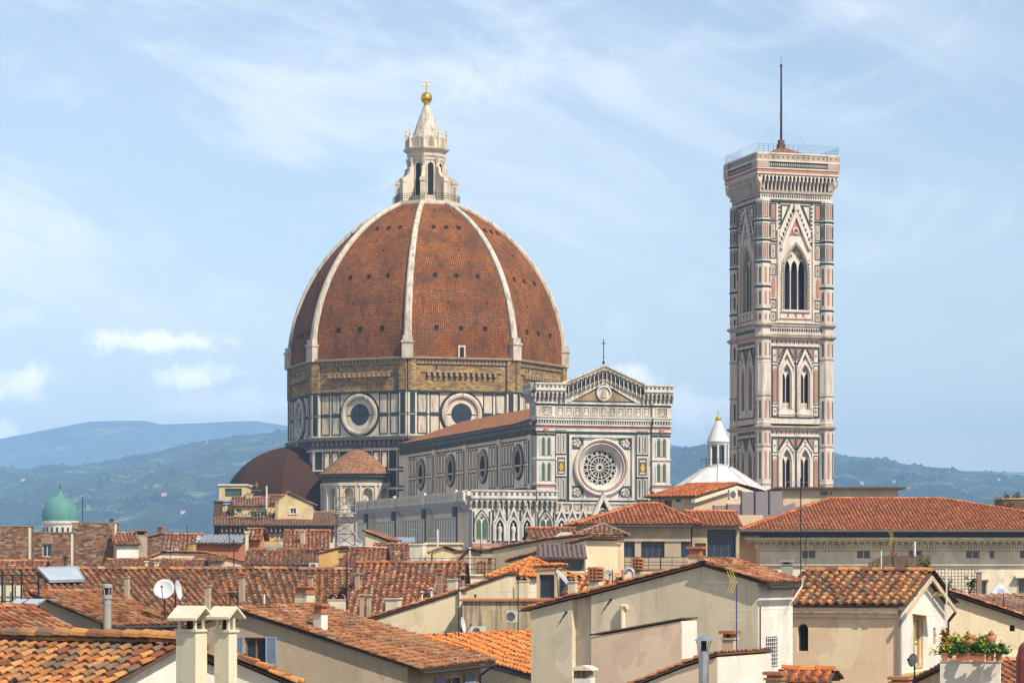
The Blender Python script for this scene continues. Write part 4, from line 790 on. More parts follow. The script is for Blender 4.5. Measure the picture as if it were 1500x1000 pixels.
mb = MB(); mb.rev(gc[0], gY, [(rr*.98, 0), (rr*.98, gz(768)), (rr*1.06, gz(766.5)), (rr*1.06, gz(763)), (rr*.9, gz(762.5))], 0, 40); sy.part('drum', mb, 'white')
mb = MB()
for k in range(20):
    a = 2*math.pi*k/20; n = V3(math.cos(a), math.sin(a), 0); mb.fr = Frame(V3(gc[0], gY, 0)+n*rr*.97, (-n[1], n[0], 0)); mb.ext(arch(0, gz(784), .42, gz(772)-gz(784), 'round', 6), -.3, .15, 0)
sy.part('drum_window', mb, 'dark')
mb = MB(); mb.box(gc[0]-14, gY-10, 0, gc[0]+14, gY+14, gz(800)); sy.part('body', mb, 'white')
HAZE = 0.00013
# ------------------------------------------------------------------ ground, hills, air
def hill_mat(name, dark, mid, meadow, s):
    m, b = new_mat(name); a = rng(noise(s, 8, .72), .45, .57); f = noise(s*14, 5, .75); p = rng(noise(s*2.2, 4, .6), .54, .62)
    c = mixc(a, dark, mid); c = mixc(math_('MULTIPLY', p, .85), c, meadow); c = mixc(rng(f, .42, .58), tuple(x*.3 for x in dark), c)
    L(c, b.inputs['Base Color']); b.inputs['Roughness'].default_value = .95; return m
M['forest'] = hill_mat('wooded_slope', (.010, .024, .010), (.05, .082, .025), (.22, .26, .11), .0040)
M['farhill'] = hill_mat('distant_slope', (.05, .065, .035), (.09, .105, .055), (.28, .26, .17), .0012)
M['ground'] = plain('street_stone', (.16, .145, .125), .9, 0, .4, .3)
mb = MB(); mb.box(-9000, -300, -.6, 9000, 11900, 0); tag(mb.build('ground', 'ground'), kind='structure')
def hills(name, ridge, Y, depth, mat, seed, rough, tree, nx=420, ny=90, u0=-260, u1=1760):
    rg = np.random.default_rng(seed); us = np.linspace(u0, u1, nx); rv = np.interp(us, [p[0] for p in ridge], [p[1] for p in ridge])
    def fn(n, k):                                            # smooth noise rows x columns
        a = rg.normal(size=(max(2, ny//k)+3, max(2, nx//k)+3)); yi = np.linspace(0, a.shape[0]-1.001, ny); xi = np.linspace(0, a.shape[1]-1.001, nx)
        y0 = yi.astype(int); x0 = xi.astype(int); fy = (yi-y0)[:, None]; fx = (xi-x0)[None, :]; fy = fy*fy*(3-2*fy); fx = fx*fx*(3-2*fx)
        return (a[y0][:, x0]*(1-fx)+a[y0][:, x0+1]*fx)*(1-fy)+(a[y0+1][:, x0]*(1-fx)+a[y0+1][:, x0+1]*fx)*fy
    t = np.linspace(0, 1.12, ny)[:, None]; YY = Y-depth+depth*t+0*us[None, :]; XX = (us[None, :]-750)*YY/FPX
    top = CAMZ+(VH-rv)[None, :]*Y/FPX; prof = np.where(t <= 1, np.clip(t, 0, 1)**.82, 1-(t-1)*2.5)
    nz = sum(fn(0, k)*k for k in (60, 30, 14, 7))*rough*np.clip(1-np.abs(t-.5)*1.7, 0, 1)
    bumpy = (np.abs(fn(0, 2))*.7+rg.random((ny, nx))*.5)*tree*np.clip(fn(0, 11)+.5, 0.06, 1.5)*.8
    ZZ = np.maximum(top*prof+nz+bumpy*np.clip(t*3, 0, 1), -.3)
    vs = np.stack([XX, YY, ZZ], -1).reshape(-1, 3); fs = [(r*nx+c, r*nx+c+1, (r+1)*nx+c+1, (r+1)*nx+c) for r in range(ny-1) for c in range(nx-1)]
    mb = MB(); mb.add(vs, fs); o = mb.build(name, mat, recalc=False); return tag(o, kind='structure')
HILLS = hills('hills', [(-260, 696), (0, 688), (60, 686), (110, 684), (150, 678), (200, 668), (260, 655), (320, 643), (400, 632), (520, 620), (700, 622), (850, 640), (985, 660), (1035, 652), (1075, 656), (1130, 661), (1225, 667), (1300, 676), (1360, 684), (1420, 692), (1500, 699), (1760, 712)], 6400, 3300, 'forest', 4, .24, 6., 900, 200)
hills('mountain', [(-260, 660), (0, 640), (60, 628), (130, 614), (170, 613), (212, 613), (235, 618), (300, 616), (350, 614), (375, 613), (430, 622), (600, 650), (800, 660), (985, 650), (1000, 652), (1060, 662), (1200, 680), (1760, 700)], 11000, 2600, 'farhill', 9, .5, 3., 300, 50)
# air that fades the hills to blue
m = bpy.data.materials.new('air'); m.use_nodes = True; nt = m.node_tree; nt.nodes.clear(); pv = N('VolumePrincipled'); o_ = N('OutputMaterial'); L(pv.outputs[0], o_.inputs['Volume'])
pv.inputs['Color'].default_value = (.36, .64, 1.0, 1); pv.inputs['Density'].default_value = HAZE; pv.inputs['Anisotropy'].default_value = -0.35
M['air'] = m; mb = MB(); mb.box(-9500, -600, -2.0, 9500, 12000, 646); tag(mb.build('haze', 'air'), kind='stuff')
# ------------------------------------------------------------------ houses: helpers
RND = random.Random(11); NP = np.random.default_rng(5)
def tset(name, stops, lichen=(.15, .135, .10), la=.5, s=1.): M[name] = tile_mat(name, stops, lichen, la, s)
tset('channel', [(0, (.05, .028, .02)), (.5, (.12, .055, .032)), (1, (.19, .095, .055))], (.06, .05, .04), .7)
tset('tile_ochre', [(0, (.14, .045, .024)), (.25, (.36, .115, .036)), (.5, (.56, .26, .075)), (.72, (.46, .20, .065)), (.88, (.27, .15, .075)), (1, (.15, .11, .075))], (.10, .08, .05), .75)
tset('tile_brown', [(0, (.12, .045, .024)), (.35, (.32, .112, .038)), (.65, (.44, .18, .062)), (.85, (.27, .14, .07)), (1, (.42, .28, .17))], (.10, .075, .05), .6)
tset('tile_red', [(0, (.16, .052, .026)), (.4, (.38, .125, .044)), (.75, (.48, .19, .068)), (1, (.42, .27, .17))], (.13, .09, .06), .55)
tset('tile_new', [(0, (.36, .090, .025)), (.5, (.52, .150, .040)), (1, (.62, .23, .075))], (.20, .07, .03), .5)
tset('tile_orange', [(0, (.55, .15, .03)), (.5, (.60, .20, .045)), (1, (.66, .26, .07))], (.26, .11, .05), .45)
tset('tile_dusty', [(0, (.20, .09, .05)), (.4, (.36, .16, .08)), (.8, (.42, .24, .14)), (1, (.30, .25, .19))], (.16, .14, .11), .7)
for nm, c, st in (('plaster_cream', (.60, .50, .34), .3), ('plaster_white', (.74, .68, .56), .22), ('plaster_tan', (.58, .44, .28), .3), ('plaster_grey', (.70, .585, .405), .4), ('plaster_taupe', (.44, .34, .22), .35),
    ('plaster_pink', (.78, .57, .39), .3), ('plaster_yellow', (.60, .46, .24), .3), ('plaster_sand', (.70, .57, .36), .35), ('plaster_stain', (.46, .37, .24), .95), ('plaster_orange', (.48, .19, .08), .25), ('plaster_pale', (.72, .62, .45), .25),
    ('plaster_ivory', (.70, .62, .44), .3), ('plaster_ochre', (.56, .38, .13), .35), ('plaster_apricot_shade', (.86, .62, .39), .25)): M[nm] = plaster(nm, c, st)
def rubble(name):
    m, b = new_mat(name); t = N('TexCoord'); mp = N('Mapping'); L(t.outputs['Object'], mp.inputs[0]); mp.inputs['Scale'].default_value = (2.1, 2.1, 4.4)
    v = N('TexVoronoi'); L(mp.outputs[0], v.inputs['Vector']); v.inputs['Scale'].default_value = 1.; sp_ = N('SeparateXYZ'); L(v.outputs['Color'], sp_.inputs[0])
    c = ramp(sp_.outputs[0], [(0, (.075, .042, .028)), (.35, (.21, .10, .052)), (.65, (.30, .165, .085)), (.85, (.40, .27, .16)), (1, (.50, .40, .27))])
    e = N('TexVoronoi', feature='DISTANCE_TO_EDGE'); L(mp.outputs[0], e.inputs['Vector']); c = mixc(rng(e.outputs['Distance'], .02, .11, .75, 0), c, (.10, .07, .05)); c = mixc(rng(noise(.35, 5, .7), .42, .68, 0, .55), c, (.24, .10, .055)); c = mixc(rng(noise(.9, 6, .7), .55, .75, 0, .6), c, (.06, .045, .035))
    L(c, b.inputs['Base Color']); b.inputs['Roughness'].default_value = .95; bump(b, e.outputs['Distance'], .6, .08); return m
M['rubble'] = rubble('rubble_wall')
def drips(name, col):
    m, b = new_mat(name); st = rng(noise(2.0, 5, .7, 2.4, 2.4, .10), .47, .66); bl = rng(noise(.9, 6, .72), .45, .7); c = mixc(bl, col, tuple(x*.62 for x in col)); c = mixc(math_('MULTIPLY', st, .88), c, (.055, .045, .033)); L(c, b.inputs['Base Color']); b.inputs['Roughness'].default_value = .95; bump(b, bl, .3, .04); return m
M['plaster_drips'] = drips('water_stained_plaster', (.50, .39, .24))
M['redbrick'] = brick_mat('red_brickwork', (.36, .12, .06), (.27, .085, .045), (.3, .2, .14), .26, .09, .012, True, (.12, .06, .04), .3, .8)
M['fascia'] = plain('eave_board', (.115, .070, .045), .8, 0, .3, 2); M['gutter'] = plain('gutter_copper', (.055, .05, .045), .5, .3, .3, 2)
M['shutter_blue'] = plain('blue_paint', (.30, .38, .52), .6); M['frame_white'] = plain('white_paint', (.68, .67, .64), .5, 0, .15); M['frame_wood'] = plain('brown_frame', (.30, .17, .07), .6); M['frame_dark'] = plain('dark_frame', (.10, .11, .12), .5)
M['panelgrey'] = plain('grey_screen', (.25, .215, .21), .6, 0, .12, .4); M['dishwhite'] = plain('dish_enamel', (.62, .62, .61), .45, 0, .2, 3); M['dishred'] = plain('rust_red_dish', (.18, .04, .03), .6); M['acwhite'] = plain('ac_enamel', (.62, .60, .55), .5, 0, .2, 2)
M['terracotta'] = plain('terracotta', (.45, .17, .08), .8, 0, .35, 6); M['yellowpaint'] = plain('yellow_plastic', (.75, .62, .08), .5); M['aluminium'] = plain('aluminium', (.70, .70, .70), .35, .8); M['rodgrey'] = plain('dull_aluminium', (.36, .35, .34), .5, .3, .2); M['bluepaint'] = plain('blue_sheath', (.03, .05, .22), .5)
M['solar'] = plain('skylight_glass', (.40, .46, .50), .2, 0, .25, .6); M['redpipe'] = plain('red_pipe', (.28, .055, .05), .5, 0, .3, 3); M['stonegrey'] = marble('grey_stone_trim', (.34, .31, .26), (.14, .12, .1), .4, 2.)
def unit(v): v = np.array(v, float); return v/np.linalg.norm(v)
def tiles(mb, poly, pitch=.36, L=.42, seg=5, m=0, jit=1., chan=True):
    """barrel tiles laid in columns up a plane polygon whose first edge is the eave"""
    poly = np.array(poly, float); e = unit(poly[1]-poly[0]); n = unit(np.cross(e, poly[-1]-poly[0]))
    if n[2] < 0: n = -n
    s = np.cross(n, e); o = poly[0]; q = np.stack([(poly-o)@e, (poly-o)@s], 1); lo, hi = q[:, 0].min(), q[:, 0].max(); nc = max(1, int(round((hi-lo)/pitch))); pt = (hi-lo)/nc
    def span(x):
        hit = []
        for i in range(len(q)):
            a, b = q[i], q[(i+1) % len(q)]
            if (a[0]-x)*(b[0]-x) < 0: hit.append(a[1]+(b[1]-a[1])*(x-a[0])/(b[0]-a[0]))
        return (min(hit), max(hit)) if len(hit) > 1 else None
    C1, C2 = [], []
    for i in range(nc):
        for lst, x in ((C1, lo+(i+.5)*pt), (C2, lo+i*pt)):
            r = span(x+1e-5)
            if r is None or r[1]-r[0] < .12: continue
            k = int((r[1]-r[0])/L+.65)
            for j in range(max(1, k)): s0 = r[0]+j*L; lst.append((x, s0, min(L*1.14, r[1]-s0+.05)))
    C1 = np.array(C1)
    if len(C1) == 0: return
    N_ = len(C1); a = np.linspace(0, math.pi, seg+1); ca, sa = np.cos(a), np.sin(a)
    jx = NP.normal(size=N_)*.018*jit; jr = NP.normal(size=N_)*.036*jit; ph_ = NP.random(4)*6; sag = lambda C: .014*(1.4+np.sin(C[:, 0]*.9+ph_[0])*np.sin(C[:, 1]*.7+ph_[1])+np.sin(C[:, 0]*.35+C[:, 1]*.5+ph_[2])); jz = NP.random(N_)*.026*jit+sag(C1); js = NP.normal(size=N_)*.025*jit-(NP.random(N_) < .025)*.16
    r0, r1 = pt*.305, pt*.24
    def ringv(r, along, lift, length):
        x = C1[:, 0:1]+jx[:, None]+(-ca*r)[None, :]+jr[:, None]*along*length[:, None]; y = (C1[:, 1]+js)[:, None]+along*length[:, None]+0*x; z = sa[None, :]*r*.9+lift*(pt/.36)+jz[:, None]+0*x
        return o+x[..., None]*e+y[..., None]*s+z[..., None]*n
    A = ringv(r0, 0., .05, C1[:, 2]); B = ringv(r1, 1., .0, C1[:, 2]); V = np.concatenate([A, B], 1).reshape(-1, 3); k = 2*(seg+1); base = (np.arange(N_)*k)[:, None]
    F = []
    for i in range(seg): F.append(base+np.array([[i, i+1, seg+2+i, seg+1+i]]))
    fs = [tuple(f) for f in np.concatenate(F, 0).tolist()]+[tuple(f) for f in (base+np.arange(seg+1)[None, :]).tolist()]
    mb.add(V, fs, m)
    if chan and len(C2):
        C2 = np.array(C2); N2 = len(C2); w_ = pt*.36; z0 = .012+NP.random(N2)*.02+sag(C2)
        def st(dx, al, z): return o+(C2[:, 0]+dx)[:, None]*e+(C2[:, 1]+al*C2[:, 2])[:, None]*s+np.asarray(z+0*C2[:, 0])[:, None]*n
        V = np.stack([st(-w_, 0, z0+.03), st(0, 0, z0), st(w_, 0, z0+.03), st(-w_, 1, z0+.02), st(0, 1, z0-.01), st(w_, 1, z0+.02), st(-w_, 0, .0), st(w_, 0, .0)], 1).reshape(-1, 3); b = (np.arange(N2)*8)[:, None]
        fs = [tuple(f) for t in ([0, 1, 4, 3], [1, 2, 5, 4]) for f in (b+np.array([t])).tolist()]+[tuple(f) for f in (b+np.array([[6, 7, 2, 1, 0]])).tolist()]
        mb.add(V, fs, 2)
def caps(mb, p, q, r=.15, L=.42, m=0, seg=6):
    """a row of ridge tiles from p to q"""
    p, q = np.array(p, float), np.array(q, float); d = q-p; l = np.linalg.norm(d); d /= l; side = unit(np.cross(d, (0, 0, 1))); up = np.cross(side, d); k = max(1, int(l/L))
    for i in range(k):
        a = p+d*(l*i/k-.03); b = p+d*(l*(i+1)/k+.03); ra, rb = r*(1.08 if i % 1 == 0 else 1), r*.92; za = NP.random()*.03; vs = []
        for c, rr, dz in ((a, ra, .02+za), (b, rb, -.01+za)):
            for j in range(seg+1): t = math.pi*j/seg; vs.append(c-side*rr*math.cos(t)+up*(rr*.75*math.sin(t)+dz-.02))
        mb.add(vs, [(j, j+1, seg+2+j, seg+1+j) for j in range(seg)]+[tuple(range(seg+1)), tuple(range(seg+1, 2*seg+2))], m)
def slab(mb, poly, t, m):
    poly = np.array(poly, float); n = unit(np.cross(poly[1]-poly[0], poly[-1]-poly[0])); n = n if n[2] > 0 else -n; k = len(poly)
    mb.add(np.concatenate([poly, poly-n*t]), [tuple(range(k)), tuple(range(k, 2*k))[::-1]]+[(i, (i+1) % k, k+(i+1) % k, k+i) for i in range(k)], m)
def carve(ob, cutter):
    md = ob.modifiers.new('cut', 'BOOLEAN'); md.operation = 'DIFFERENCE'; md.object = cutter; md.solver = 'EXACT'
    bpy.context.view_layer.update(); dg = bpy.context.evaluated_depsgraph_get(); me = bpy.data.meshes.new_from_object(ob.evaluated_get(dg)); ob.modifiers.clear()
    old = ob.data; ob.data = me; me.name = ob.name; bpy.data.meshes.remove(old); cm = cutter.data; bpy.data.objects.remove(cutter); bpy.data.meshes.remove(cm)
HS = []
class House:
    def __init__(s, name, label, u, v, Y, yaw, W, D, ax=0., ay=0., cat='house', group=None):
        """anchor (ax, ay) of the plan stands where the sight line through (u, v) meets depth Y; W may be ('u', column of the other front corner)"""
        t = R(yaw); s.r = V3(math.cos(t), math.sin(t), 0); s.b = V3(-math.sin(t), math.cos(t), 0); p = P(u, v, Y); s.za = p[2]
        if isinstance(W, tuple): k = (W[1]-750)/FPX; W = (k*p[1]-p[0])/(s.r[0]-k*s.r[1]); 
        if W < 0: W = -W; ax = W                                # anchored on the right corner
        if isinstance(D, tuple):
            c = p+s.r*(W-ax if D[0] == 'r' else -ax); k = (D[1]-750)/FPX; D = (k*c[1]-c[0])/(s.b[0]-k*s.b[1])
        s.W, s.D = W, D; s.o = V3(p[0], p[1], 0)-s.r*ax-s.b*ay
        s.F = Frame(s.o, s.r); s.Rt = Frame(s.o+s.r*W, s.b); s.Lt = Frame(s.o+s.b*D, -s.b); s.Bk = Frame(s.o+s.r*W+s.b*D, -s.r)
        s.t = Thing(name, label, cat, (s.o[0], s.o[1], 0), group); HS.append(s); s.label = label; s.cut = MB(); s.todo = []; s.wall = s.roof = None
    def l(s, x, y, z): return s.o+s.r*x+s.b*y+V3(0, 0, z)
    def body(s, mat, sec, axis, z0=0.):
        """closed solid: sec = outline in (depth, z) swept along the front, or in (x, z) swept to the back"""
        mb = MB(); k = len(sec)
        if axis == 'x': vs = [s.l(0, a, z) for a, z in sec]+[s.l(s.W, a, z) for a, z in sec]
        else: vs = [s.l(a, 0, z) for a, z in sec]+[s.l(a, s.D, z) for a, z in sec]
        mb.add(vs, [tuple(range(k)), tuple(range(k, 2*k))[::-1]]+[(i, (i+1) % k, k+(i+1) % k, k+i) for i in range(k)]); s.mat = mat
        s.wall = s.t.part('wall', mb, mat); return s
    def plane(s, pts, tm, pitch=.36, ov=None, seg=4, L=.42, fas='fascia', th=.06, tile=True):
        P3 = [s.l(*p)+V3(0, 0, .06+th) for p in pts]; s.rm = s.rm if hasattr(s, 'rm') else MB(); slab(s.rm, P3, th, 1)
        if tile: tiles(s.rm, P3, pitch, L, seg)
        s.rmats = [tm, fas, 'channel']; return s
    def gable(s, mat, tm, ze=None, p=.34, yr=None, vr=None, zb=None, ov=.4, ovs=.25, pitch=.36, seg=4, L=.42, both=True):
        ze = s.za if ze is None else ze; yr = s.D/2 if yr is None else yr
        zr = ze+p*yr if vr is None else vr; zb = ze if zb is None else zb; pb = (zr-zb)/max(s.D-yr, .01); p = (zr-ze)/yr; s.ze, s.zr, s.yr = ze, zr, yr
        s.body(mat, [(0, 0), (0, ze), (yr, zr), (s.D, zb), (s.D, 0)], 'x')
        s.plane([(-ovs, -ov, ze-ov*p), (s.W+ovs, -ov, ze-ov*p), (s.W+ovs, yr, zr), (-ovs, yr, zr)], tm, pitch, seg=seg, L=L)
        if both: s.plane([(s.W+ovs, s.D+ov, zb-ov*pb), (-ovs, s.D+ov, zb-ov*pb), (-ovs, yr, zr), (s.W+ovs, yr, zr)], tm, pitch, seg=max(3, seg-1), L=L)
        caps(s.rm, s.l(-ovs, yr, zr+.2), s.l(s.W+ovs, yr, zr+.2), pitch*.5, .5); return s
    def end(s, mat, tm, prof, ov=.3, pitch=.36, seg=4, L=.42, ovf=.12, roofed=None, tile=True):
        """profile seen on the front, left to right: [(x, z)...]; roof planes run to the back"""
        s.body(mat, [(prof[0][0], 0)]+list(prof)+[(prof[-1][0], 0)], 'y'); n = len(prof)
        for i in range(n-1):
            if roofed is not None and i not in roofed: continue
            (x0, z0), (x1, z1) = prof[i], prof[i+1]
            if abs(x1-x0) < .05: continue
            k = (z1-z0)/(x1-x0)
            if i == 0: x0, z0 = x0-ov, z0-k*ov
            if i == n-2: x1, z1 = x1+ov, z1+k*ov
            f, b = -ovf, s.D+ovf
            if k >= 0: s.plane([(x0, b, z0), (x0, f, z0), (x1, f, z1), (x1, b, z1)], tm, pitch, seg=seg, L=L, tile=tile)
            else: s.plane([(x1, f, z1), (x1, b, z1), (x0, b, z0), (x0, f, z0)], tm, pitch, seg=seg, L=L, tile=tile)
        for i in range(1, n-1):
            if prof[i][1] > prof[i-1][1] and prof[i][1] > prof[i+1][1] and roofed is None: caps(s.rm, s.l(prof[i][0], -ovf, prof[i][1]+.2), s.l(prof[i][0], s.D+ovf, prof[i][1]+.2), pitch*.5, .5)
        return s
    def hip(s, mat, tm, ze=None, p=.33, ov=.6, pitch=.36, inl=None, inr=None, seg=4, L=.42):
        ze = s.za if ze is None else ze; W, D = s.W, s.D; h = D/2; zr = ze+p*h; inl = h if inl is None else inl; inr = h if inr is None else inr
        if inl+inr > W-.05: inl = inr = W/2-.03
        s.body(mat, [(0, 0), (0, ze), (D, ze), (D, 0)], 'x'); zo = ze-ov*p; a, b, c, d = (-ov, -ov, zo), (W+ov, -ov, zo), (W+ov, D+ov, zo), (-ov, D+ov, zo); e, f = (inl, h, zr), (W-inr, h, zr); s.ze, s.zr = ze, zr
        for q in ([a, b, f, e], [d, a, e], [b, c, f], [c, d, e, f]): s.plane(q, tm, pitch, seg=seg, L=L)
        up = lambda q: s.l(q[0], q[1], q[2]+.2)
        for g, k in ((a, e), (d, e), (b, f), (c, f), (e, f)): caps(s.rm, up(g), up(k), pitch*.45, .5)
        return s
    def shed(s, mat, tm, ze=None, zb=None, ov=.35, ovs=.2, pitch=.36, seg=4, L=.42):
        ze = s.za if ze is None else ze; p = (zb-ze)/s.D; s.ze, s.zr = ze, zb
        s.body(mat, [(0, 0), (0, ze), (s.D, zb), (s.D, 0)], 'x'); s.plane([(-ovs, -ov, ze-ov*p), (s.W+ovs, -ov, ze-ov*p), (s.W+ovs, s.D+.1, zb+.1*p), (-ovs, s.D+.1, zb+.1*p)], tm, pitch, seg=seg, L=L); return s
    def flat(s, mat, cop='stonegrey', ze=None, ov=.15, th=.18, name='coping', tile=None):
        ze = s.za if ze is None else ze; s.ze = ze; s.body(mat, [(0, 0), (0, ze), (s.D, ze), (s.D, 0)], 'x'); s.rm = MB(); P3 = [s.l(-ov, -ov, ze+th), s.l(s.W+ov, -ov, ze+th), s.l(s.W+ov, s.D+ov, ze+th), s.l(-ov, s.D+ov, ze+th)]; slab(s.rm, P3, th-.002, 0); s.rmats = [cop]; return s
    def win(s, fr, u0, v0, u1, v1, kind='white', mull=1, cross=0, d=.18, trim=None, shutter=None, round_=False, pane='glass', bars=False, name='window'):
        x0, y1 = fr.px(u0, v0); x1, y0 = fr.px(u1, v1); s.wl(fr, x0, y0, x1, y1, kind, mull, cross, d, trim, shutter, round_, pane, bars, name)
    def wl(s, fr, x0, y0, x1, y1, kind='white', mull=1, cross=0, d=.18, trim=None, shutter=None, round_=False, pane='glass', bars=False, name='window'):
        w_ = (x1-x0)/2; a = arch((x0+x1)/2, y0, w_, y1-y0, 'round') if round_ else [(x0, y0), (x0, y1), (x1, y1), (x1, y0)]
        s.cut.ext(a, -d, .5, 0, fr); s.todo.append((fr, x0, y0, x1, y1, kind, mull, cross, d, trim, shutter, round_, a, pane, bars, name))
    def chimney(s, *a, **k): chimney(*a, parent=s, **k)
    def gut(s, x0=None, x1=None, ov=.4, z=None, r=.07, pipe=None):
        mb = MB(); z = s.ze-.02 if z is None else z; x0 = -.2 if x0 is None else x0; x1 = s.W+.2 if x1 is None else x1; mb.tube(s.l(x0, -ov-.06, z), s.l(x1, -ov-.06, z), r, 0, 6); s.t.part('gutter', mb, 'gutter')
        for x in (pipe or ()):
            mb = MB(); mb.tube(s.l(x, -ov-.05, z), s.l(x, -.08, z-.5), .05, 0, 6); mb.tube(s.l(x, -.08, z-.5), s.l(x, -.08, 1), .05, 0, 6); s.t.part('downpipe', mb, 'gutter')
        return s
    def done(s):
        if s.todo:
            c = s.cut.build('cutter', 'dark', s.t.e, s.t.loc); carve(s.wall, c)
        if s.mat == 'redbrick': planar_uv(s.wall, None, None)
        if hasattr(s, 'rm'): s.roof = s.t.part('roof' if len(s.rmats) > 1 else 'coping', s.rm, s.rmats, recalc=False)
        for fr, x0, y0, x1, y1, kind, mull, cross, d, trim, shutter, round_, a, pane, bars, name in s.todo:
            fm = {'white': 'frame_white', 'wood': 'frame_wood', 'dark': 'frame_dark'}.get(kind); g = fr.shift(-d); mb = MB(g); t = min(.07, (x1-x0)*.12)
            if kind == 'hole': mb.ext(a, .005, .02, 0); s.t.part(name, mb, 'dark'); continue
            if not round_: mb.frame(x0, y0, x1, y1, t, .003, .07, 0)
            else: mb.band(a, arch((x0+x1)/2, y0, (x1-x0)/2-t, y1-y0-t, 'round'), .003, .07, 0)
            for i in range(mull): xm = x0+(i+1)*(x1-x0)/(mull+1); mb.box(xm-t*.5, y0+t, .003, xm+t*.5, y1-t, .065, 0)
            for i in range(cross): ym = y0+(i+1)*(y1-y0)/(cross+1); mb.box(x0+t, ym-t*.3, .003, x1-t, ym+t*.3, .06, 0)
            if trim:
                q = MB(fr); q.box(x0-.13, y1, 0, x1+.13, y1+.13, .05); q.box(x0-.13, y0, 0, x0, y1, .05); q.box(x1, y0, 0, x1+.13, y1, .05); q.box(x0-.2, y0-.12, 0, x1+.2, y0, .12); tr = q
            o = s.t.part(name, mb, fm)
            if trim: s.t.part('surround', tr, trim, o)
            mb = MB(g); mb.ext(a, .004, .022, 0); s.t.part('pane', mb, pane, o)
            if bars:
                mb = MB(fr)
                for i in range(5): xm = x0+(i+.5)*(x1-x0)/5; mb.box(xm-.015, y0, .02, xm+.015, y1, .05)
                for i in range(7): ym = y0+(i+.5)*(y1-y0)/7; mb.box(x0-.03, ym-.015, .05, x1+.03, ym+.015, .07)
                s.t.part('bars', mb, 'iron', o)
            for sd in (shutter[1] if shutter else ()):
                q = MB(fr); wd = (x1-x0)*.52; xa, xb = (x1+.03, x1+.03+wd) if sd > 0 else (x0-.03-wd, x0-.03); q.frame(xa, y0-.03, xb, y1+.03, .06, .02, .08, 0); k = 14
                for i in range(k): yy = y0+.05+(i+.5)*(y1-y0-.1)/k; q.box(xa+.06, yy-.028, .025, xb-.06, yy+.012, .06, 0)
                s.t.part('shutter', q, shutter[0], o)
        return s
def chimney(u0, u1, vt, vb, Y, yaw=-25, style='box', mat='plaster_tan', parent=None, label=None, extra=1.5, cap='terracotta', name='chimney', asp=1.0):
    """stands with its silhouette between columns u0 and u1; top at row vt; sinks extra metres below row vb"""
    t = abs(R(yaw)); wd = (u1-u0)*Y/FPX; w_ = wd/(math.cos(t)+asp*math.sin(t)); d_ = w_*asp; r = V3(math.cos(R(yaw)), math.sin(R(yaw)), 0); b = V3(-r[1], r[0], 0); c = P((u0+u1)/2, vt, Y); zt = c[2]; zb = P(0, vb, Y)[2]-extra
    o = V3(c[0], c[1], 0)-r*w_/2-b*d_/2; fr = Frame(o, r, b, (0, 0, 1)); fr = Frame(o, r, unit(b)); mb = MB(fr); h = zt-P(0, vb, Y)[2]
    def bx(x0, y0, x1, y1, z0, z1, m): mb.box(x0, z0, y0, x1, z1, y1, m)
    if style == 'box': bx(0, 0, w_, d_, zb, zt-.12*h, 0); bx(-.07, -.07, w_+.07, d_+.07, zt-.12*h, zt-.04*h, 0); bx(.1, .1, w_-.1, d_-.1, zt-.04*h, zt, 2)
    elif style == 'tilecap':
        zc = zt-.55*h; bx(0, 0, w_, d_, zb, zc, 0); k = 4; hh = (zt-zc)/k
        for i in range(k):
            z = zc+i*hh; bx(.06, .06, w_-.06, d_-.06, z, z+hh*.45, 2); bx(-.06, -.06, w_+.06, d_+.06, z+hh*.45, z+hh*.72, 1)
            for q in range(3): xx = (q+.5)*w_/3; mb.fr = None; mb.tube(fr.at(xx, z+hh*.72, -.09), fr.at(xx, z+hh*.72, d_+.09), w_/6.5, 1, 8); mb.fr = fr
    elif style == 'slab':
        zc = zt-.4*h; bx(0, 0, w_, d_, zb, zc, 0); bx(-.05, -.05, w_+.05, d_+.05, zc, zc+.06, 0)
        for x in (.02, w_-.14): bx(x, .02, x+.12, d_-.02, zc+.06, zt-.12, 1)
        bx(-.1, -.1, w_+.1, d_+.1, zt-.12, zt, 1); bx(.15, .1, w_-.15, d_-.1, zc+.06, zt-.12, 2)
    elif style == 'brickcap':
        zc = zt-.45*h; bx(0, 0, w_, d_, zb, zc, 0); bx(-.06, -.06, w_+.06, d_+.06, zc, zc+.07, 1); bx(.03, .03, w_-.03, d_-.03, zc+.07, zt-.1, 1); bx(-.08, -.08, w_+.08, d_+.08, zt-.1, zt, 1)
    elif style == 'arch':
        zc = zt-.3*h; bx(0, 0, w_, d_, zb, zc, 0); bx(-.05, -.05, w_+.05, d_+.05, zc, zc+.05, 0); k = 2 if w_ < 1 else 3; rr = w_/k/2
        for i in range(k): hl = [((i+.5)*w_/k-rr*math.cos(math.pi*j/8), zc+.05+rr*1.2*math.sin(math.pi*j/8)) for j in range(9)]; hi_ = [((i+.5)*w_/k-rr*.7*math.cos(math.pi*j/8), zc+.05+rr*.85*math.sin(math.pi*j/8)) for j in range(9)]; mb.band(hl, hi_, -.04, d_+.04, 1)
    elif style == 'gablecap':
        zc = zt-.28*h; bx(0, 0, w_, d_, zb, zc-.06, 0); bx(-.04, -.04, w_+.04, d_+.04, zc-.06, zc, 0)
        for x in (.03, w_-.09):
            for y in (.03, d_-.09): bx(x, y, x+.06, y+.06, zc, zt-.2*w_, 0)
        bx(w_*.38, .12, w_*.62, d_-.12, zc, zt-.25*w_, 2); g = zt-.28*w_; A = [(-.16, -.10), (d_/2, .26*w_+.04), (d_+.16, -.10)]
        ff = Frame(o, -b, unit(r)); mb.fr = ff; mb.band([(-y, g+z+.03) for y, z in A], [(-y, g+z-.03) for y, z in A], -.14, w_+.14, 0); mb.fr = fr
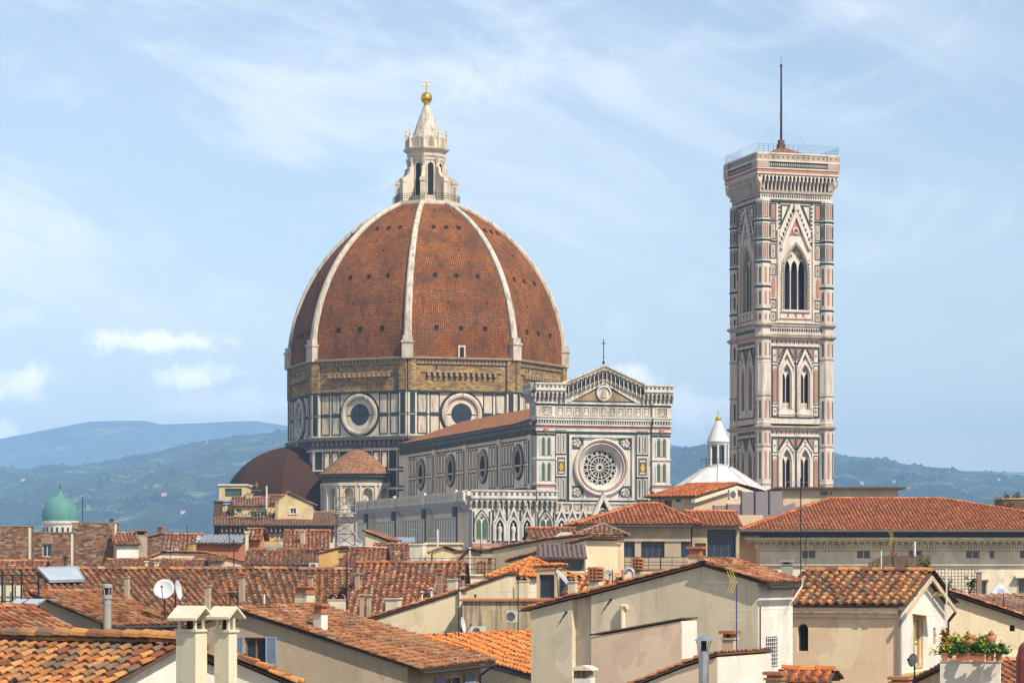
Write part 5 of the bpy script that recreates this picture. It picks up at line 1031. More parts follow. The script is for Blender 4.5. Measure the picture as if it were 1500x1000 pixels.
    if parent is not None:
        parent.t.part(name, mb, [mat, cap, 'dark'], parent.roof)
    else: single(name, label, 'chimney', mb, [mat, cap, 'dark'], (c[0], c[1], 0))
def flue(label, u, w_, vt, vb, Y, mat='stonegrey', cowl='cone', extra=2.):
    p = P(u, vt, Y); r = w_*Y/FPX/2; zb = P(0, vb, Y)[2]-extra; zt = p[2]; t = Thing('flue_pipe', label, 'chimney pipe', (p[0], p[1], zb)); mb = MB()
    mb.rev(p[0], p[1], [(r, zb), (r, zt-r*3.2)], 0, 14); mb.rev(p[0], p[1], [(r*1.08, zt-r*5), (r*1.08, zt-r*4.7)], 0, 14); t.part('pipe', mb, mat, smooth=False); mb = MB()
    if cowl == 'cone':
        mb.rev(p[0], p[1], [(r*2.0, zt-r*1.1), (r*1.0, zt-r*.45), (.01, zt)], 0, 16)
        for k in range(4): a = R(90*k+30); mb.tube((p[0]+r*math.cos(a), p[1]+r*math.sin(a), zt-r*3.4), (p[0]+r*1.8*math.cos(a), p[1]+r*1.8*math.sin(a), zt-r*1.1), r*.09, 0, 4)
        mb.rev(p[0], p[1], [(r*.55, zt-r*3.4), (r*.55, zt-r*1.2)], 1, 10)
    else:
        mb.rev(p[0], p[1], [(r*1.25, zt-r*3.6), (r*1.25, zt-r*2.6)], 0, 14); mb.rev(p[0], p[1], [(r*.9, zt-r*2.6), (r*.9, zt-r*.9)], 1, 12); mb.rev(p[0], p[1], [(r*1.35, zt-r*.9), (r*1.35, zt-r*.2), (r*.9, zt)], 0, 14)
        for k in range(6): a = R(60*k); mb.tube((p[0]+r*1.1*math.cos(a), p[1]+r*1.1*math.sin(a), zt-r*2.6), (p[0]+r*1.1*math.cos(a), p[1]+r*1.1*math.sin(a), zt-r*.9), r*.14, 0, 4)
    t.part('cowl', mb, [mat, 'dark'])
def antenna(label, u, vt, vb, Y, arrays=(), r=.022, mat='iron', extra=.6, yawa=10):
    """mast with aerials: (row, left column, right column, kind)"""
    p = P(u, vt, Y); zb = P(0, vb, Y)[2]-extra; t = Thing('tv_antenna', label, 'antenna', (p[0], p[1], zb)); mb = MB(); mb.tube((p[0], p[1], zb), (p[0], p[1], p[2]), r, 0, 6); t.part('mast', mb, mat)
    for row, ua, ub, kind in arrays:
        z = P(0, row, Y)[2]; xa, xb = P(ua, 0, Y)[0], P(ub, 0, Y)[0]; mb = MB(); l = xb-xa; d = V3(1, .25, 0); c = V3(p[0], p[1]-.03, z); A = c+d*(xa-p[0]); B = c+d*(xb-p[0]); mb.tube(A, B, max(.006, Y*.00007), 0, 5); sd = unit((-.25, 1, 0)); k = max(5, int(abs(l)/.11))
        for i in range(k):
            q = A+(B-A)*(i+.5)/k; h = .16+.12*(i/k)
            mb.tube(q-sd*h, q+sd*h, max(.004, Y*.00004), 0, 4)
        if kind == 'yagi':
            e = B if abs(xb-p[0]) < abs(xa-p[0]) else A
            for sg in (-1, 1):
                for j in range(3): q = e+unit(A-B if e is B else B-A)*.10*j; mb.tube(q, q+V3(-.16, 0, sg*.40), .011, 1, 4)
            t.part('aerial', mb, ['rodgrey', 'yellowpaint'])
        else: t.part('aerial', mb, 'rodgrey')
def dish(label, u, v, rpx, Y, yaw=0, tilt=25, mat='dishwhite', pole=.8):
    """satellite dish whose bowl looks towards yaw (0 = at the camera)"""
    c = P(u, v, Y); r = rpx*Y/FPX; n = unit((math.sin(R(yaw)), -math.cos(R(yaw)), math.tan(R(tilt)))); rt = unit(np.cross((0, 0, 1), n)); up = np.cross(n, rt); fr = Frame(c, rt, n, up); t = Thing('satellite_dish', label, 'satellite dish', (c[0], c[1], c[2]-r-pole))
    mb = MB(fr); prof = [(r, .0), (r*.97, .012), (r*.75, -.10*r), (r*.5, -.19*r), (r*.25, -.24*r), (.002, -.26*r)]; mb.rings(0, 0, prof, 0, 28); mb.rings(0, 0, [(r, 0), (r*.75, -.12*r-.02), (r*.5, -.21*r-.02), (.002, -.28*r-.02)], 0, 28); t.part('bowl', mb, mat, smooth=True)
    mb = MB(); f = fr.at(0, -.15*r, r*.95); mb.tube(fr.at(0, -r*.95, 0), f, .018, 0, 5); mb.tube(f, fr.at(0, -.1*r, r*.8), .05, 0, 8); t.part('feed_arm', mb, 'iron')
    mb = MB(); k = fr.at(0, 0, -.3*r-.02); mb.tube(k, k+V3(0, 0, -r-pole), .03, 0, 6); mb.tube(fr.at(0, 0, -.26*r), k, .06, 0, 6); t.part('pole', mb, 'iron')
def acunit(label, u0, v0, u1, v1, Y, yaw=0):
    a = P(u0, v1, Y); wd = (u1-u0)*Y/FPX; h = (v1-v0)*Y/FPX; r = V3(math.cos(R(yaw)), math.sin(R(yaw)), 0); fr = Frame(a, r); t = Thing('air_conditioner', label, 'air conditioner', a); mb = MB(fr)
    mb.box(0, 0, -.32, wd, h, 0, 0); mb.box(.02, -.05, -.28, .1, 0, -.05, 0); mb.box(wd-.1, -.05, -.28, wd-.02, 0, -.05, 0); t.part('case', mb, 'acwhite'); mb = MB(fr); mb.disc(wd*.42, h/2, h*.40, .006, 0, 20)
    for i in range(4): mb.rings(wd*.42, h/2, [(h*(.08+.1*i), .012), (h*(.10+.1*i), .014)], 1, 20)
    t.part('fan_grille', mb, ['dark', 'acwhite'])
# ------------------------------------------------------------------ the roofs in front, far to near
def Z(v, Y): return CAMZ+(VH-v)*Y/FPX
# --- far left: rough brick party walls
for nm, (u0, u1, v, Y, D), lab in (('a', (-60, 42, 771, 296, 3.0), 'rough brick house at the far left edge, flat topped'), ('b', (40, 104, 780, 299, 3.0), 'rough brick house with one white framed window below the green dome'), ('c', (106, 168, 766, 302, 3.4), 'tall rough brick house right of the green dome, dark chimney pot on top')):
    h = House('brick_house', lab, u0, v, Y, 0, ('u', u1), D, group='brick houses by the green dome'); h.flat('rubble', 'brownledge', ov=.05, th=.1)
    e = MB(h.Rt); e.box(0, 0, 0, .9, h.za-.1, .12); 
    if nm == 'b': h.win(h.F, 62, 796, 75.5, 815, 'white', 1, 0, .25, trim=None); q = MB(h.F); xa, ya = h.F.px(60, 796); xb, yb = h.F.px(78, 787); q.box(xa, ya, 0, xb, yb, .06); h.t.part('brick_patch', q, 'redbrick')
    h.done(); h.t.part('lit_edge', e, 'plaster_ivory')  # cream strip paints the sunlit right side of the brick wall
    if nm == 'c': chimney(160.5, 166, 759, 766, 303, 0, 'box', 'fascia', h)
h = House('brick_house', 'low rough brick house with a stepped roof and pots, right of the tall brick wall', 168, 798, 305, 0, ('u', 241), 9, group='brick houses by the green dome')
h.end('rubble', 'tile_brown', [(0, h.F.px(168, 797)[1]), (h.F.px(214, 0)[0], h.F.px(214, 788)[1]), (h.W, h.F.px(241, 782)[1])], pitch=.4, seg=3, ov=0); h.win(h.F, 189, 811, 200, 825, 'white', 0, 0, .25)
h.done(); chimney(200, 215, 776, 796, 303, 0, 'slab', 'plaster_taupe', h); chimney(230.5, 240, 771, 783, 306, -20, 'brickcap', 'redbrick', h)
h = House('tiled_house', 'small house with a reddish tiled roof and white wall before the brick wall', 171, 797, 300, 18, ('u', 203), 5); h.gable('plaster_white', 'tile_red', vr=Z(783, 303), pitch=.4, seg=3); h.done()
h = House('tiled_house', 'house with a steep reddish tiled roof right of the stepped brick house', 239, 816, 270, 3, ('u', 291), 9); h.gable('plaster_tan', 'tile_red', vr=Z(785, 275), pitch=.4, seg=3); h.done()
chimney(276, 286, 794, 808, 268, -20, 'box', 'plaster_ochre', h); chimney(256, 262, 799, 812, 269, 0, 'box', 'plaster_tan', h)
# --- yellow house group before the tribune
h = House('yellow_house', 'wide yellow house with a long tiled roof and dark cornice below the tribune dome', 322, 768, 380, 6, ('u', 492), 16); h.gable('plaster_yellow', 'tile_dusty', vr=Z(751, 386), pitch=.42, seg=3, ov=1.2, ovs=.8)
for u in (340, 380, 412, 450, 478): h.win(h.F, u-6.5, 781, u+6.5, 789.5, 'white', 1, 0, .25, trim='stonegrey')
h.done(); mb = MB(h.F); z = h.za
mb.box(0, z-1.2, 0, h.W, z-.5, .35, 0); mb.box(0, z-.5, 0, h.W, z-.1, .75, 0); mb.box(0, z-3.3, 0, h.W, z-2.9, .18, 1)
for i in range(26): x = (i+.5)*h.W/26; mb.box(x-.12, z-1.0, .35, x+.12, z-.5, .7, 1)
h.t.part('cornice', mb, ['fascia', 'stonegrey']); mb = MB(h.F)
for u in (360, 397, 432, 464): x, y = h.F.px(u, 785); mb.rings(x, y, [(.75, 0), (.75, .08), (.5, .08), (.45, .02)], 0, 20); mb.frame(x-1.3, y-1.05, x+1.3, y+1.05, .15, 0, .07, 1); mb.box(x-1.15, y-.9, 0, x+1.15, y+.9, .03, 2)
h.t.part('painted_frieze', mb, ['plaster_ochre', 'plaster_yellow', 'plaster_orange'])
mb = MB(h.Lt); mb.ext([(h.Lt.px(322, 768)[0]-6, z-.2), (16.3, z-.2), (16.3, z-.6), (10, z-2.4)], -.2, .6, 0); h.t.part('side_eave', mb, 'fascia')
h = House('roof_room', 'pale yellow flat topped roof room with one wide dark window, highest of the yellow group', 321, 711, 388, 0, ('u', 361), 7); h.flat('plaster_yellow', 'leadwhite', ov=.2, th=.25); h.win(h.F, 329.5, 715, 354, 727, 'dark', 3, 0, .3, pane='greenglass'); h.done()
mb = MB(h.F); y = h.F.px(322, 731)[1]; mb.box(-.15, y-.35, 0, h.W+.1, y, .35); mb.box(-.1, y-.75, 0, h.W, y-.5, .2); h.t.part('ledge', mb, 'zinc'); mb = MB(h.F); mb.tube(h.F.at(1, y+2.2, .1), h.F.at(1, y-4, .1), .06, 0, 6) if 0 else mb.box(.95, y-4, 0, 1.1, y, .12); h.t.part('downpipe', mb, 'frame_white')
h = House('roof_room', 'lower yellow roof room with a short tiled roof and small blue windows', 343, 741, 385, 4, ('u', 392), 6); h.gable('plaster_yellow', 'tile_dusty', vr=Z(730, 388), pitch=.42, seg=3); h.win(h.F, 346, 744, 354, 751, 'white', 0, 0, .2, pane='blueglass'); h.win(h.F, 367, 748, 391, 757, 'white', 4, 0, .2, pane='blueglass'); h.done()
chimney(360, 371, 722, 735, 388, -15, 'box', 'plaster_yellow', h)
h = House('roof_room', 'yellow roof room with a slanting top and one small window, rightmost of the yellow group', 408, 738, 384, 2, ('u', 458), 7); h.end('plaster_yellow', 'tile_brown', [h.F.px(408, 733), h.F.px(421, 723), h.F.px(458, 739)], pitch=.42, seg=3, roofed=(1,)); h.win(h.F, 425, 744, 434, 752, 'white', 1, 0, .2, trim='plaster_ivory'); h.done()
chimney(419.5, 425, 719.5, 724.5, 386, 0, 'brickcap', 'redbrick', h); chimney(403, 410, 733, 752, 384, -20, 'box', 'plaster_yellow', h)
h = House('roof_room', 'narrow tiled attic of the yellow group, between the two yellow roof rooms', 391, 737, 388, 3, ('u', 420), 6); h.gable('plaster_yellow', 'tile_brown', vr=Z(727, 391), pitch=.42, seg=3); h.done()
h = House('dark_dormer', 'small dark timber dormer hanging at the left end of the yellow group', 313.5, 735, 385, 0, ('u', 323), 4, cat='dormer'); h.flat('fascia', 'fascia'); h.done()
for u, k in ((346, 1), (372, 0), (388, 1)):
    mb = MB(); c = P(u, 756, 383)
    for i in range(46): q = c+V3(RND.gauss(0, .7), RND.gauss(0, .3), abs(RND.gauss(.35, .4))); a, b = RND.uniform(0, 6), RND.uniform(-.8, .8); d1 = V3(math.cos(a), math.sin(a), b)*.17; d2 = V3(-math.sin(a), math.cos(a), .6)*.14; mb.add([q-d1, q+d2, q+d1, q-d2], [(0, 1, 2, 3)])
    if 'leaf' not in M: M['leaf'] = plain('leaf_green', (.10, .16, .035), .7, 0, .5, 9); M['leafdark'] = plain('leaf_dark', (.05, .09, .03), .7, 0, .5, 9)
    o = single('roof_plant', ['green plant growing by the left end of the yellow group terrace', 'green plant on the terrace of the yellow group, middle one', 'green plant on the terrace of the yellow group, right one'][(346, 372, 388).index(u)], 'plant', mb, 'leaf', c-V3(0, 0, .8))
# --- middle distance, left half
h = House('orange_house', 'rust orange low house under a pale corrugated sheet roof with a small white dish', 288, 797, 255, 0, ('u', 352), 8); h.shed('plaster_orange', 'zinc', zb=Z(786, 263), ov=.5); h.done()
dish('small round white dish at the left end of the pale sheet roof', 291, 787, 4.2, 253, -25, 20)
h = House('orange_tower', 'small orange stair tower with a little tiled roof beside the sheet roof', 364, 787, 250, -20, ('u', 381), ('r', 387)); h.gable('plaster_orange', 'tile_red', vr=Z(778, 252), pitch=.4, seg=3, ov=.3); h.done(); chimney(359.5, 364, 776, 815, 249, 0, 'box', 'plaster_ivory', h)
h = House('tiled_house', 'house with a tall reddish tiled roof left of the lattice mast', 420, 810, 262, 4, ('u', 482), 10); h.gable('plaster_sand', 'tile_red', vr=Z(780, 268), pitch=.4, seg=3); h.done()
h = House('tiled_house', 'house with a long brown roof, dark windows below it and a green creeper', 364, 827, 235, 3, ('u', 470), 9); h.gable('plaster_sand', 'tile_brown', vr=Z(808, 242), pitch=.4, seg=3, ov=.5)
for a, b in ((366, 386), (402, 418), (421, 449)): h.win(h.F, a, 828.5, b, 836, 'dark', 1, 0, .4, pane='glass')
h.done()
h = House('low_wall_house', 'low sandy terrace house with an orange tiled coping and an air conditioner', 393, 836, 222, 2, ('u', 497), 6); h.flat('plaster_sand', 'terracotta', ov=.3, th=.22); h.done()
acunit('white air conditioner on the sandy terrace wall', 453, 824, 466, 835, 221.5); 
h = House('ochre_roof_room', 'ochre plaster roof room with a dark doorway beside the lattice mast', 467, 810, 228, -8, ('u', 495), ('r', 506)); h.end('plaster_ochre', 'tile_red', [h.F.px(467, 811.5), h.F.px(495, 804)], pitch=.4, seg=3); h.win(h.Rt, 496.5, 817, 505, 834, 'dark', 0, 0, .3); h.done()
h = House('tiled_house', 'pale pink walled house with a shallow gable of tiles, left of the small orange tower', 176, 822, 240, 5, ('u', 362), 8); h.end('plaster_pink', 'tile_red', [h.F.px(176, 834), h.F.px(240, 810), h.F.px(300, 811), h.F.px(362, 826)], pitch=.4, seg=3); h.done()
h = House('tiled_shed', 'small tiled lean-to roof standing before the pale pink walled house', 285, 824, 232, 0, ('u', 324), 4); h.shed('plaster_pink', 'tile_brown', zb=Z(816, 236), pitch=.4, seg=3); h.done()
h = House('tiled_house', 'long low house with a brown tiled roof and a black gutter under the brick walls', 155, 835, 225, 3, ('u', 292), 8); h.gable('plaster_taupe', 'tile_brown', vr=Z(823, 231), pitch=.4, seg=3, ov=.5); h.done(); h.gut()
h = House('tiled_house', 'house with a worn reddish roof at the far left edge under the brick walls', -40, 842, 215, 8, ('u', 62), 9); h.gable('plaster_ivory', 'tile_red', vr=Z(825, 222), pitch=.4, seg=3); h.done()
chimney(213, 216.5, 820, 842, 190, 0, 'box', 'plaster_ivory', None, 'thin cream chimney standing at the top edge of the big brown roof'); 
flue('short black chimney pipe before the white framed window of the brick house', 96, 5, 813, 832, 230, 'fascia', 'cowl')
dish('rust red dish seen edge on, at the left under the brick walls', 44, 828, 4.5, 205, 60, 20, 'dishred'); dish('dark red dish at the left end of the pink walled house', 277, 828, 7, 205, 65, 15, 'dishred')
# --- middle distance, right of the lattice mast
h = House('tiled_house', 'house with a brown tiled roof under a blue white corrugated sheet', 551, 825, 240, 2, ('u', 603), 9); h.gable('plaster_sand', 'tile_brown', vr=Z(800, 246), pitch=.4, seg=3); h.done()
h = House('sheet_roof_room', 'roof room with a blue white corrugated metal roof', 556, 801, 249, 2, ('u', 606), 7); h.shed('plaster_sand', 'zinc', zb=Z(790, 255), ov=.3); h.done(); mb = MB()
for i in range(26): x = (i+.5)*h.W/26; mb.tube(h.l(x, -.3, h.ze+.06), h.l(x, h.D, h.zr+.2), .05, 0, 4)
h.t.part('corrugation', mb, 'zinc')
h = House('tiled_house', 'house with a ragged brown roof and pale gable right of the lattice mast', 535, 822, 246, -6, ('u', 562), 8); h.end('plaster_sand', 'tile_brown', [h.F.px(535, 780), h.F.px(566, 792)], pitch=.4, seg=3); h.done()
h = House('cream_house', 'low cream house with a pale flat roof behind the lattice mast', 488, 802, 252, 0, ('u', 540), 8); h.flat('plaster_cream', 'leadwhite', ov=.3, th=.5); h.win(h.F, 492, 806, 502, 816, 'white', 1, 0, .2); h.done()
h = House('tiled_house', 'house with a mottled brown roof under the lattice mast and a white pole fence', 496, 830, 228, 0, ('u', 560), 8); h.gable('plaster_tan', 'tile_red', vr=Z(806, 234), pitch=.4, seg=3); h.done()
chimney(600, 624, 795, 826, 226, -22, 'box', 'plaster_ivory', None, 'broad cream chimney block left of the yellow gable', mat := None) if 0 else chimney(600, 624, 794, 826, 226, -22, 'box', 'plaster_ivory', None, 'broad cream chimney block left of the yellow gable', asp=.6)
h = House('yellow_gable_house', 'small bright yellow house with a brown edged gable and a white awning', 634, 818, 224, 3, ('u', 677), 7); h.end('plaster_yellow', 'tile_brown', [h.F.px(634, 810), h.F.px(653, 803.5), h.F.px(677, 811)], pitch=.4, seg=3); h.done(); mb = MB(h.F); a = h.F.px(639, 824); b = h.F.px(659, 818.5); mb.box(a[0], a[1], 0, b[0], b[1], .5); h.t.part('awning', mb, 'frame_white')
h = House('cream_house', 'cream flat topped house behind the small yellow gable', 624, 797, 240, 0, ('u', 675), 8); h.flat('plaster_cream', 'plaster_ivory'); h.done()
h = House('tan_house', 'tan house with one tiny dark window below the marble front', 668, 807, 214, 0, ('u', 724), 8); h.flat('plaster_stain', 'fascia', th=.1); h.win(h.F, 694.5, 813, 699.5, 818.5, 'hole'); h.done()
h = House('brown_gable_house', 'weathered house end with a steep dark half gable beside the yellow gable', 668, 829, 210, -8, ('u', 690), 7); h.end('plaster_taupe', 'tile_brown', [h.F.px(668, 827), h.F.px(687, 807), h.F.px(691, 807)], pitch=.4, seg=3); h.done()
flue('thin pale chimney pipe with a flared foot, by the weathered half gable', 688, 3, 801, 830, 206, 'plaster_ivory', 'cone')
h = House('tiled_house', 'house with a long shallow brown roof seen on its edge, below the statue niches', 722, 806, 205, -30, ('u', 852), 6); h.end('plaster_tan', 'tile_red', [h.F.px(722, 806), h.F.px(800, 791), h.F.px(852, 786)], pitch=.4, seg=3, ov=.5); h.done()
h = House('tiled_house', 'house with a ragged brown roof edge, nearer than the long shallow roof', 760, 822, 198, -30, ('u', 858), 5); h.end('plaster_sand', 'tile_brown', [h.F.px(748, 822), h.F.px(800, 807), h.F.px(858, 791)], pitch=.4, seg=3, ov=.5); h.done()
h = House('tiled_house', 'small red roofed house with a white cornice beside the turret, below the statue niches', 782, 788, 216, 6, ('u', 846), 6); h.gable('plaster_sand', 'tile_red', vr=Z(777, 220), pitch=.4, seg=3, ov=.6); h.done()
mb = MB(Frame(P(808, 792, 212), (1, 0, 0))); k = 212/FPX; mb.box(0, 0, -3, 36*k, 5*k, 0, 0); mb.box(8*k, 2*k, 0, 26*k, 4*k, .03, 1); mb.ext([(0, 5*k), (36*k, 5*k), (28*k, 13*k), (14*k, 13*k)], -3, -.1, 0); single('roof_hatch', 'white pitched roof hatch with a dark slot, left of the turret', 'roof hatch', mb, ['leadwhite', 'dark'], P(808, 792, 212))
h = House('glazed_room', 'roof room with dark windows under a grey sloping canopy, left of the turret', 793, 818, 190, 0, ('u', 856), 6); h.shed('frame_dark', 'panelgrey', zb=Z(800, 196), ov=.6)
h.win(h.F, 797, 820, 820, 832, 'dark', 1, 0, .2); h.win(h.F, 823, 820, 853, 832, 'dark', 1, 0, .2); h.done()
mb = MB(Frame(P(800, 846, 188), (1, 0, 0))); k = 188/FPX; mb.box(0, -4, -1.5, 56*k, 10*k, 0); single('terrace_wall', 'cream stone terrace wall under the dark window band', 'wall', mb, 'plaster_ivory', P(800, 846, 188))
h = House('terrace_house', 'long pinkish terrace with a thin dark railing, left of the orange hip roof', 600, 843, 186, 0, ('u', 726), 6); h.flat('plaster_pink', 'plaster_ivory', th=.1); h.done(); mb = MB(h.F)
for y in (.35, .7, 1.1): mb.box(0, h.ze+y+.1, -.1, h.W, h.ze+y+.14, -.06)
for i in range(9): x = i*h.W/8; mb.box(x-.02, h.ze, -.1, x+.02, h.ze+1.25, -.06)
h.t.part('railing', mb, 'iron')
# --- right half: screen roofs, offices, big hip roofed palace
h = House('flat_house', 'beige house with a wide dark flat roof edge before the foot of the bell tower', 1147, 716, 330, 0, ('u', 1316), 12); h.flat('plaster_tan', 'fascia', ov=.8, th=.25); h.win(h.F, 1202, 719, 1212.5, 725, 'dark', 0, 0, .2); h.win(h.F, 1216, 720.5, 1219, 724, 'dark', 0, 0, .1); h.done()
h = House('upper_house', 'upper storey with an orange tiled gable roof below the white pyramid roof', 1016, 727.5, 262, -33, ('u', 953), ('r', 1120)); h.gable('plaster_tan', 'tile_new', yr=h.D*.55, vr=Z(709, 266), zb=Z(722, 272), pitch=.38, seg=4, ov=.5, ovs=.5)
h.win(h.F, 973, 732, 984, 745, 'dark', 0, 0, .25); h.win(h.F, 990, 730, 997, 735, 'dark', 0, 0, .2); h.done(); h.gut(pipe=(1.2,)); mb = MB(h.Rt); z0_, z1_, yr_ = h.ze, h.zr, h.yr
mb.band([(-.5, z0_-.25), (yr_, z1_-.05), (h.D, h.F.px(1016, 722)[1])], [(-.5, z0_-.6), (yr_, z1_-.42), (h.D, h.F.px(1016, 722)[1]-.4)], 0, .45); h.t.part('verge_board', mb, 'plaster_ivory')
acunit('white air conditioner high on the gable wall below the white pyramid roof', 1069, 717, 1084, 731, 258, 35)
mb = MB()
for i, (u0, u1, vt) in enumerate(((1045, 1065, 740), (1065, 1086, 738), (1086, 1106, 720), (1106, 1127, 719.5), (1127, 1146, 719))):
    a, b = P(u0, 754, 256), P(u1, 754, 256); mb.box(a[0]+.04, a[2], 256, b[0]-.04, Z(vt, 256), 256.06, 0, WORLD) if 0 else mb.add([(a[0], 256, a[2]), (b[0], 256, a[2]), (b[0], 256, Z(vt, 256)), (a[0], 256, Z(vt, 256)), (a[0], 256.1, a[2]), (b[0], 256.1, a[2]), (b[0], 256.1, Z(vt, 256)), (a[0], 256.1, Z(vt, 256))], [(0, 1, 2, 3), (4, 5, 6, 7), (0, 1, 5, 4), (3, 2, 6, 7), (0, 3, 7, 4), (1, 2, 6, 5)], 0)
    mb.tube((a[0], 255.95, a[2]), (a[0], 255.95, Z(vt-.5, 256)), .09, 1, 4)
single('screen_fence', 'tall stepped fence of smooth grey panels on dark posts on the roofs', 'fence', mb, ['panelgrey', 'frame_dark'], P(1095, 770, 256))
h = House('hip_house', 'long plastered house with a bright orange hip roof and dark windows behind the turret', 858, 765, 236, 4, ('u', 1012), 11); h.hip('plaster_taupe', 'tile_new', p=.30, ov=.9, pitch=.38, inr=2.2)
h.win(h.F, 913, 793, 930, 816, 'dark', 1, 0, .3, pane='blueglass'); h.win(h.F, 939, 792.5, 973.5, 817, 'dark', 3, 0, .3, pane='blueglass'); h.win(h.F, 997.5, 792.5, 1012, 816, 'dark', 0, 0, .3, pane='blueglass'); h.done(); h.gut(ov=.95, z=h.ze-.35)
h = House('glass_house', 'dark glazed house front under an orange tiled roof, between the two big hip roofs', 1014, 769, 240, 2, ('u', 1083), 9); h.gable('plaster_taupe', 'tile_new', vr=Z(752, 246), pitch=.38, ov=.7); h.win(h.F, 1036, 775, 1078, 816, 'dark', 3, 1, .5, pane='blueglass'); h.win(h.F, 1018, 795, 1034, 816, 'dark', 0, 0, .4, pane='greenglass'); h.done()
mb = MB(Frame(P(915, 846, 196), (1, 0, 0))); k = 196/FPX; mb.box(0, -5, -6, 122*k, 12*k, 0, 0); mb.box(0, 12*k, -.3, 122*k, 14*k, .1, 1); t_ = Thing('roof_terrace', 'pinkish roof terrace wall with a thin iron railing under the dark windows', 'terrace', P(915, 870, 196)); t_.part('wall', mb, ['plaster_pink', 'terracotta']); mb = MB(Frame(P(915, 846, 196), (1, 0, 0)))
for y in (18, 23, 30): mb.box(0, y*k, -.15, 122*k, y*k+.04, -.11)
for i in range(8): mb.box(i*17.3*k, 13*k, -.15, i*17.3*k+.04, 31*k, -.11)
t_.part('railing', mb, 'iron')
h = House('turret_house', 'square pinkish turret with a small worn pyramid roof and a brown downpipe', 849, 784, 205, -3, ('u', 913), 5.5); h.hip('plaster_pink', 'tile_dusty', p=.27, ov=.35, pitch=.36, L=.42, seg=4, inl=1.65, inr=1.65); h.done(); h.gut(ov=.35, z=h.ze-.12, pipe=(.45,))
h = House('palace', 'large cream palace with a wide orange hip roof, dark gutter and dentilled cornice', 1113, 770.5, 262, 0.6, ('u', 1640), 21); ze = h.za; h.hip('plaster_pale', 'tile_new', p=.27, ov=2.1, pitch=.37, seg=4, inl=8.2, inr=16)
for u in (1184.5, 1265, 1341, 1425): h.win(h.F, u-10, 805.5, u+10, 818, 'white', 1, 0, .3)
h.win(h.F, 1449.5, 806, 1457, 818, 'white', 0, 0, .3); h.win(h.F, 1494, 805, 1512, 818, 'white', 0, 0, .3); h.win(h.F, 1434, 851, 1444, 880, 'wood', 0, 0, .3, trim='stonegrey', pane='greenglass'); h.win(h.F, 1492, 848, 1516, 875, 'wood', 1, 3, .3, trim='stonegrey', pane='greenglass'); h.done()
mb = MB(h.F); y = lambda v: h.F.px(1300, v)[1]; W = h.W
mb.box(-1.5, y(790.5), 0, W, y(787), 1.7, 0); mb.box(-1.2, y(793), 0, W, y(790.5), 1.3, 0); mb.box(-.5, y(803.5), 0, W, y(792), .30, 0); mb.box(-.25, y(805), 0, W, y(803.5), .45, 0); mb.box(-.05, y(827.5), 0, W, y(825.5), .28, 0); mb.box(-.02, y(830), 0, W, y(827.5), .12, 0)
for x in np.arange(.3, W-.2, .62): mb.box(x-.10, y(793)-.22, .3, x+.10, y(793), .95, 0)
for x in np.arange(.1, W-.1, .27): mb.box(x-.07, y(802.5), .30, x+.07, y(797.5), .48, 0)
mb.box(h.F.px(1429, 0)[0], y(849), 0, h.F.px(1449, 0)[0], y(846), .5, 0); mb.box(h.F.px(1486, 0)[0], y(846), 0, W, y(843), .6, 0)
h.t.part('cornice', mb, 'plaster_pale'); mb = MB(); mb.tube(h.l(-2.2, -2.25, ze-.55), h.l(W, -2.25, ze-.55), .2, 0, 6); mb.tube(h.l(-2.3, -2.2, ze-.55), h.l(-2.3, 20, ze-.55), .2, 0, 6); mb.box(*sum(([-2.1, -2.1, ze-.95], [W, 0, ze-.62]), []), 0, Frame(h.o, h.r, (0, 0, 1), h.b)); h.t.part('gutter', mb, 'gutter')
q = MB(h.Lt); q.box(12, ze-6, 0, 20.9, ze-.6, .05); h.t.part('side_plaster', q, 'plaster_pink')
fr = Frame(P(1073, 776, 274), unit((1, .1, 0))); mb = MB(fr); mb.ext([fr.px(*q) for q in ((1073, 784), (1073, 768), (1077, 763), (1086, 759), (1165, 736), (1165, 784))], -1.2, 0); single('curved_parapet', 'smooth lilac grey sheet metal parapet rising beside the palace roof', 'parapet', mb, 'panelgrey', P(1076, 790, 274))
h = House('planter_block', 'brown timber clad roof box with dry plants on top at the right edge', 1469, 731, 290, 0, ('u', 1540), 5, cat='roof box'); h.flat('wood', 'plaster_ochre', ov=.1); h.done()
for i, u in enumerate((1475, 1490)):
    mb = MB(); c = P(u, 729, 289)
    for _ in range(60): q = c+V3(RND.gauss(0, .22), RND.gauss(0, .2), abs(RND.gauss(.15, .25))); a = RND.uniform(0, 6); d1 = V3(math.cos(a), math.sin(a), RND.uniform(-.8, .8))*.1; d2 = V3(-math.sin(a), math.cos(a), .6)*.09; mb.add([q-d1, q+d2, q+d1, q-d2], [(0, 1, 2, 3)])
    single('dry_plant', ['brown bushy plant on the roof box, left of two', 'brown bushy plant on the roof box, right of two'][i], 'plant', mb, 'wood', c)
h = House('pink_wall_house', 'pinkish set back wall between the dark glazed front and the cream palace', 1080, 783, 266, 2, ('u', 1114), 5); h.flat('plaster_pink', 'fascia', th=.1); h.done()
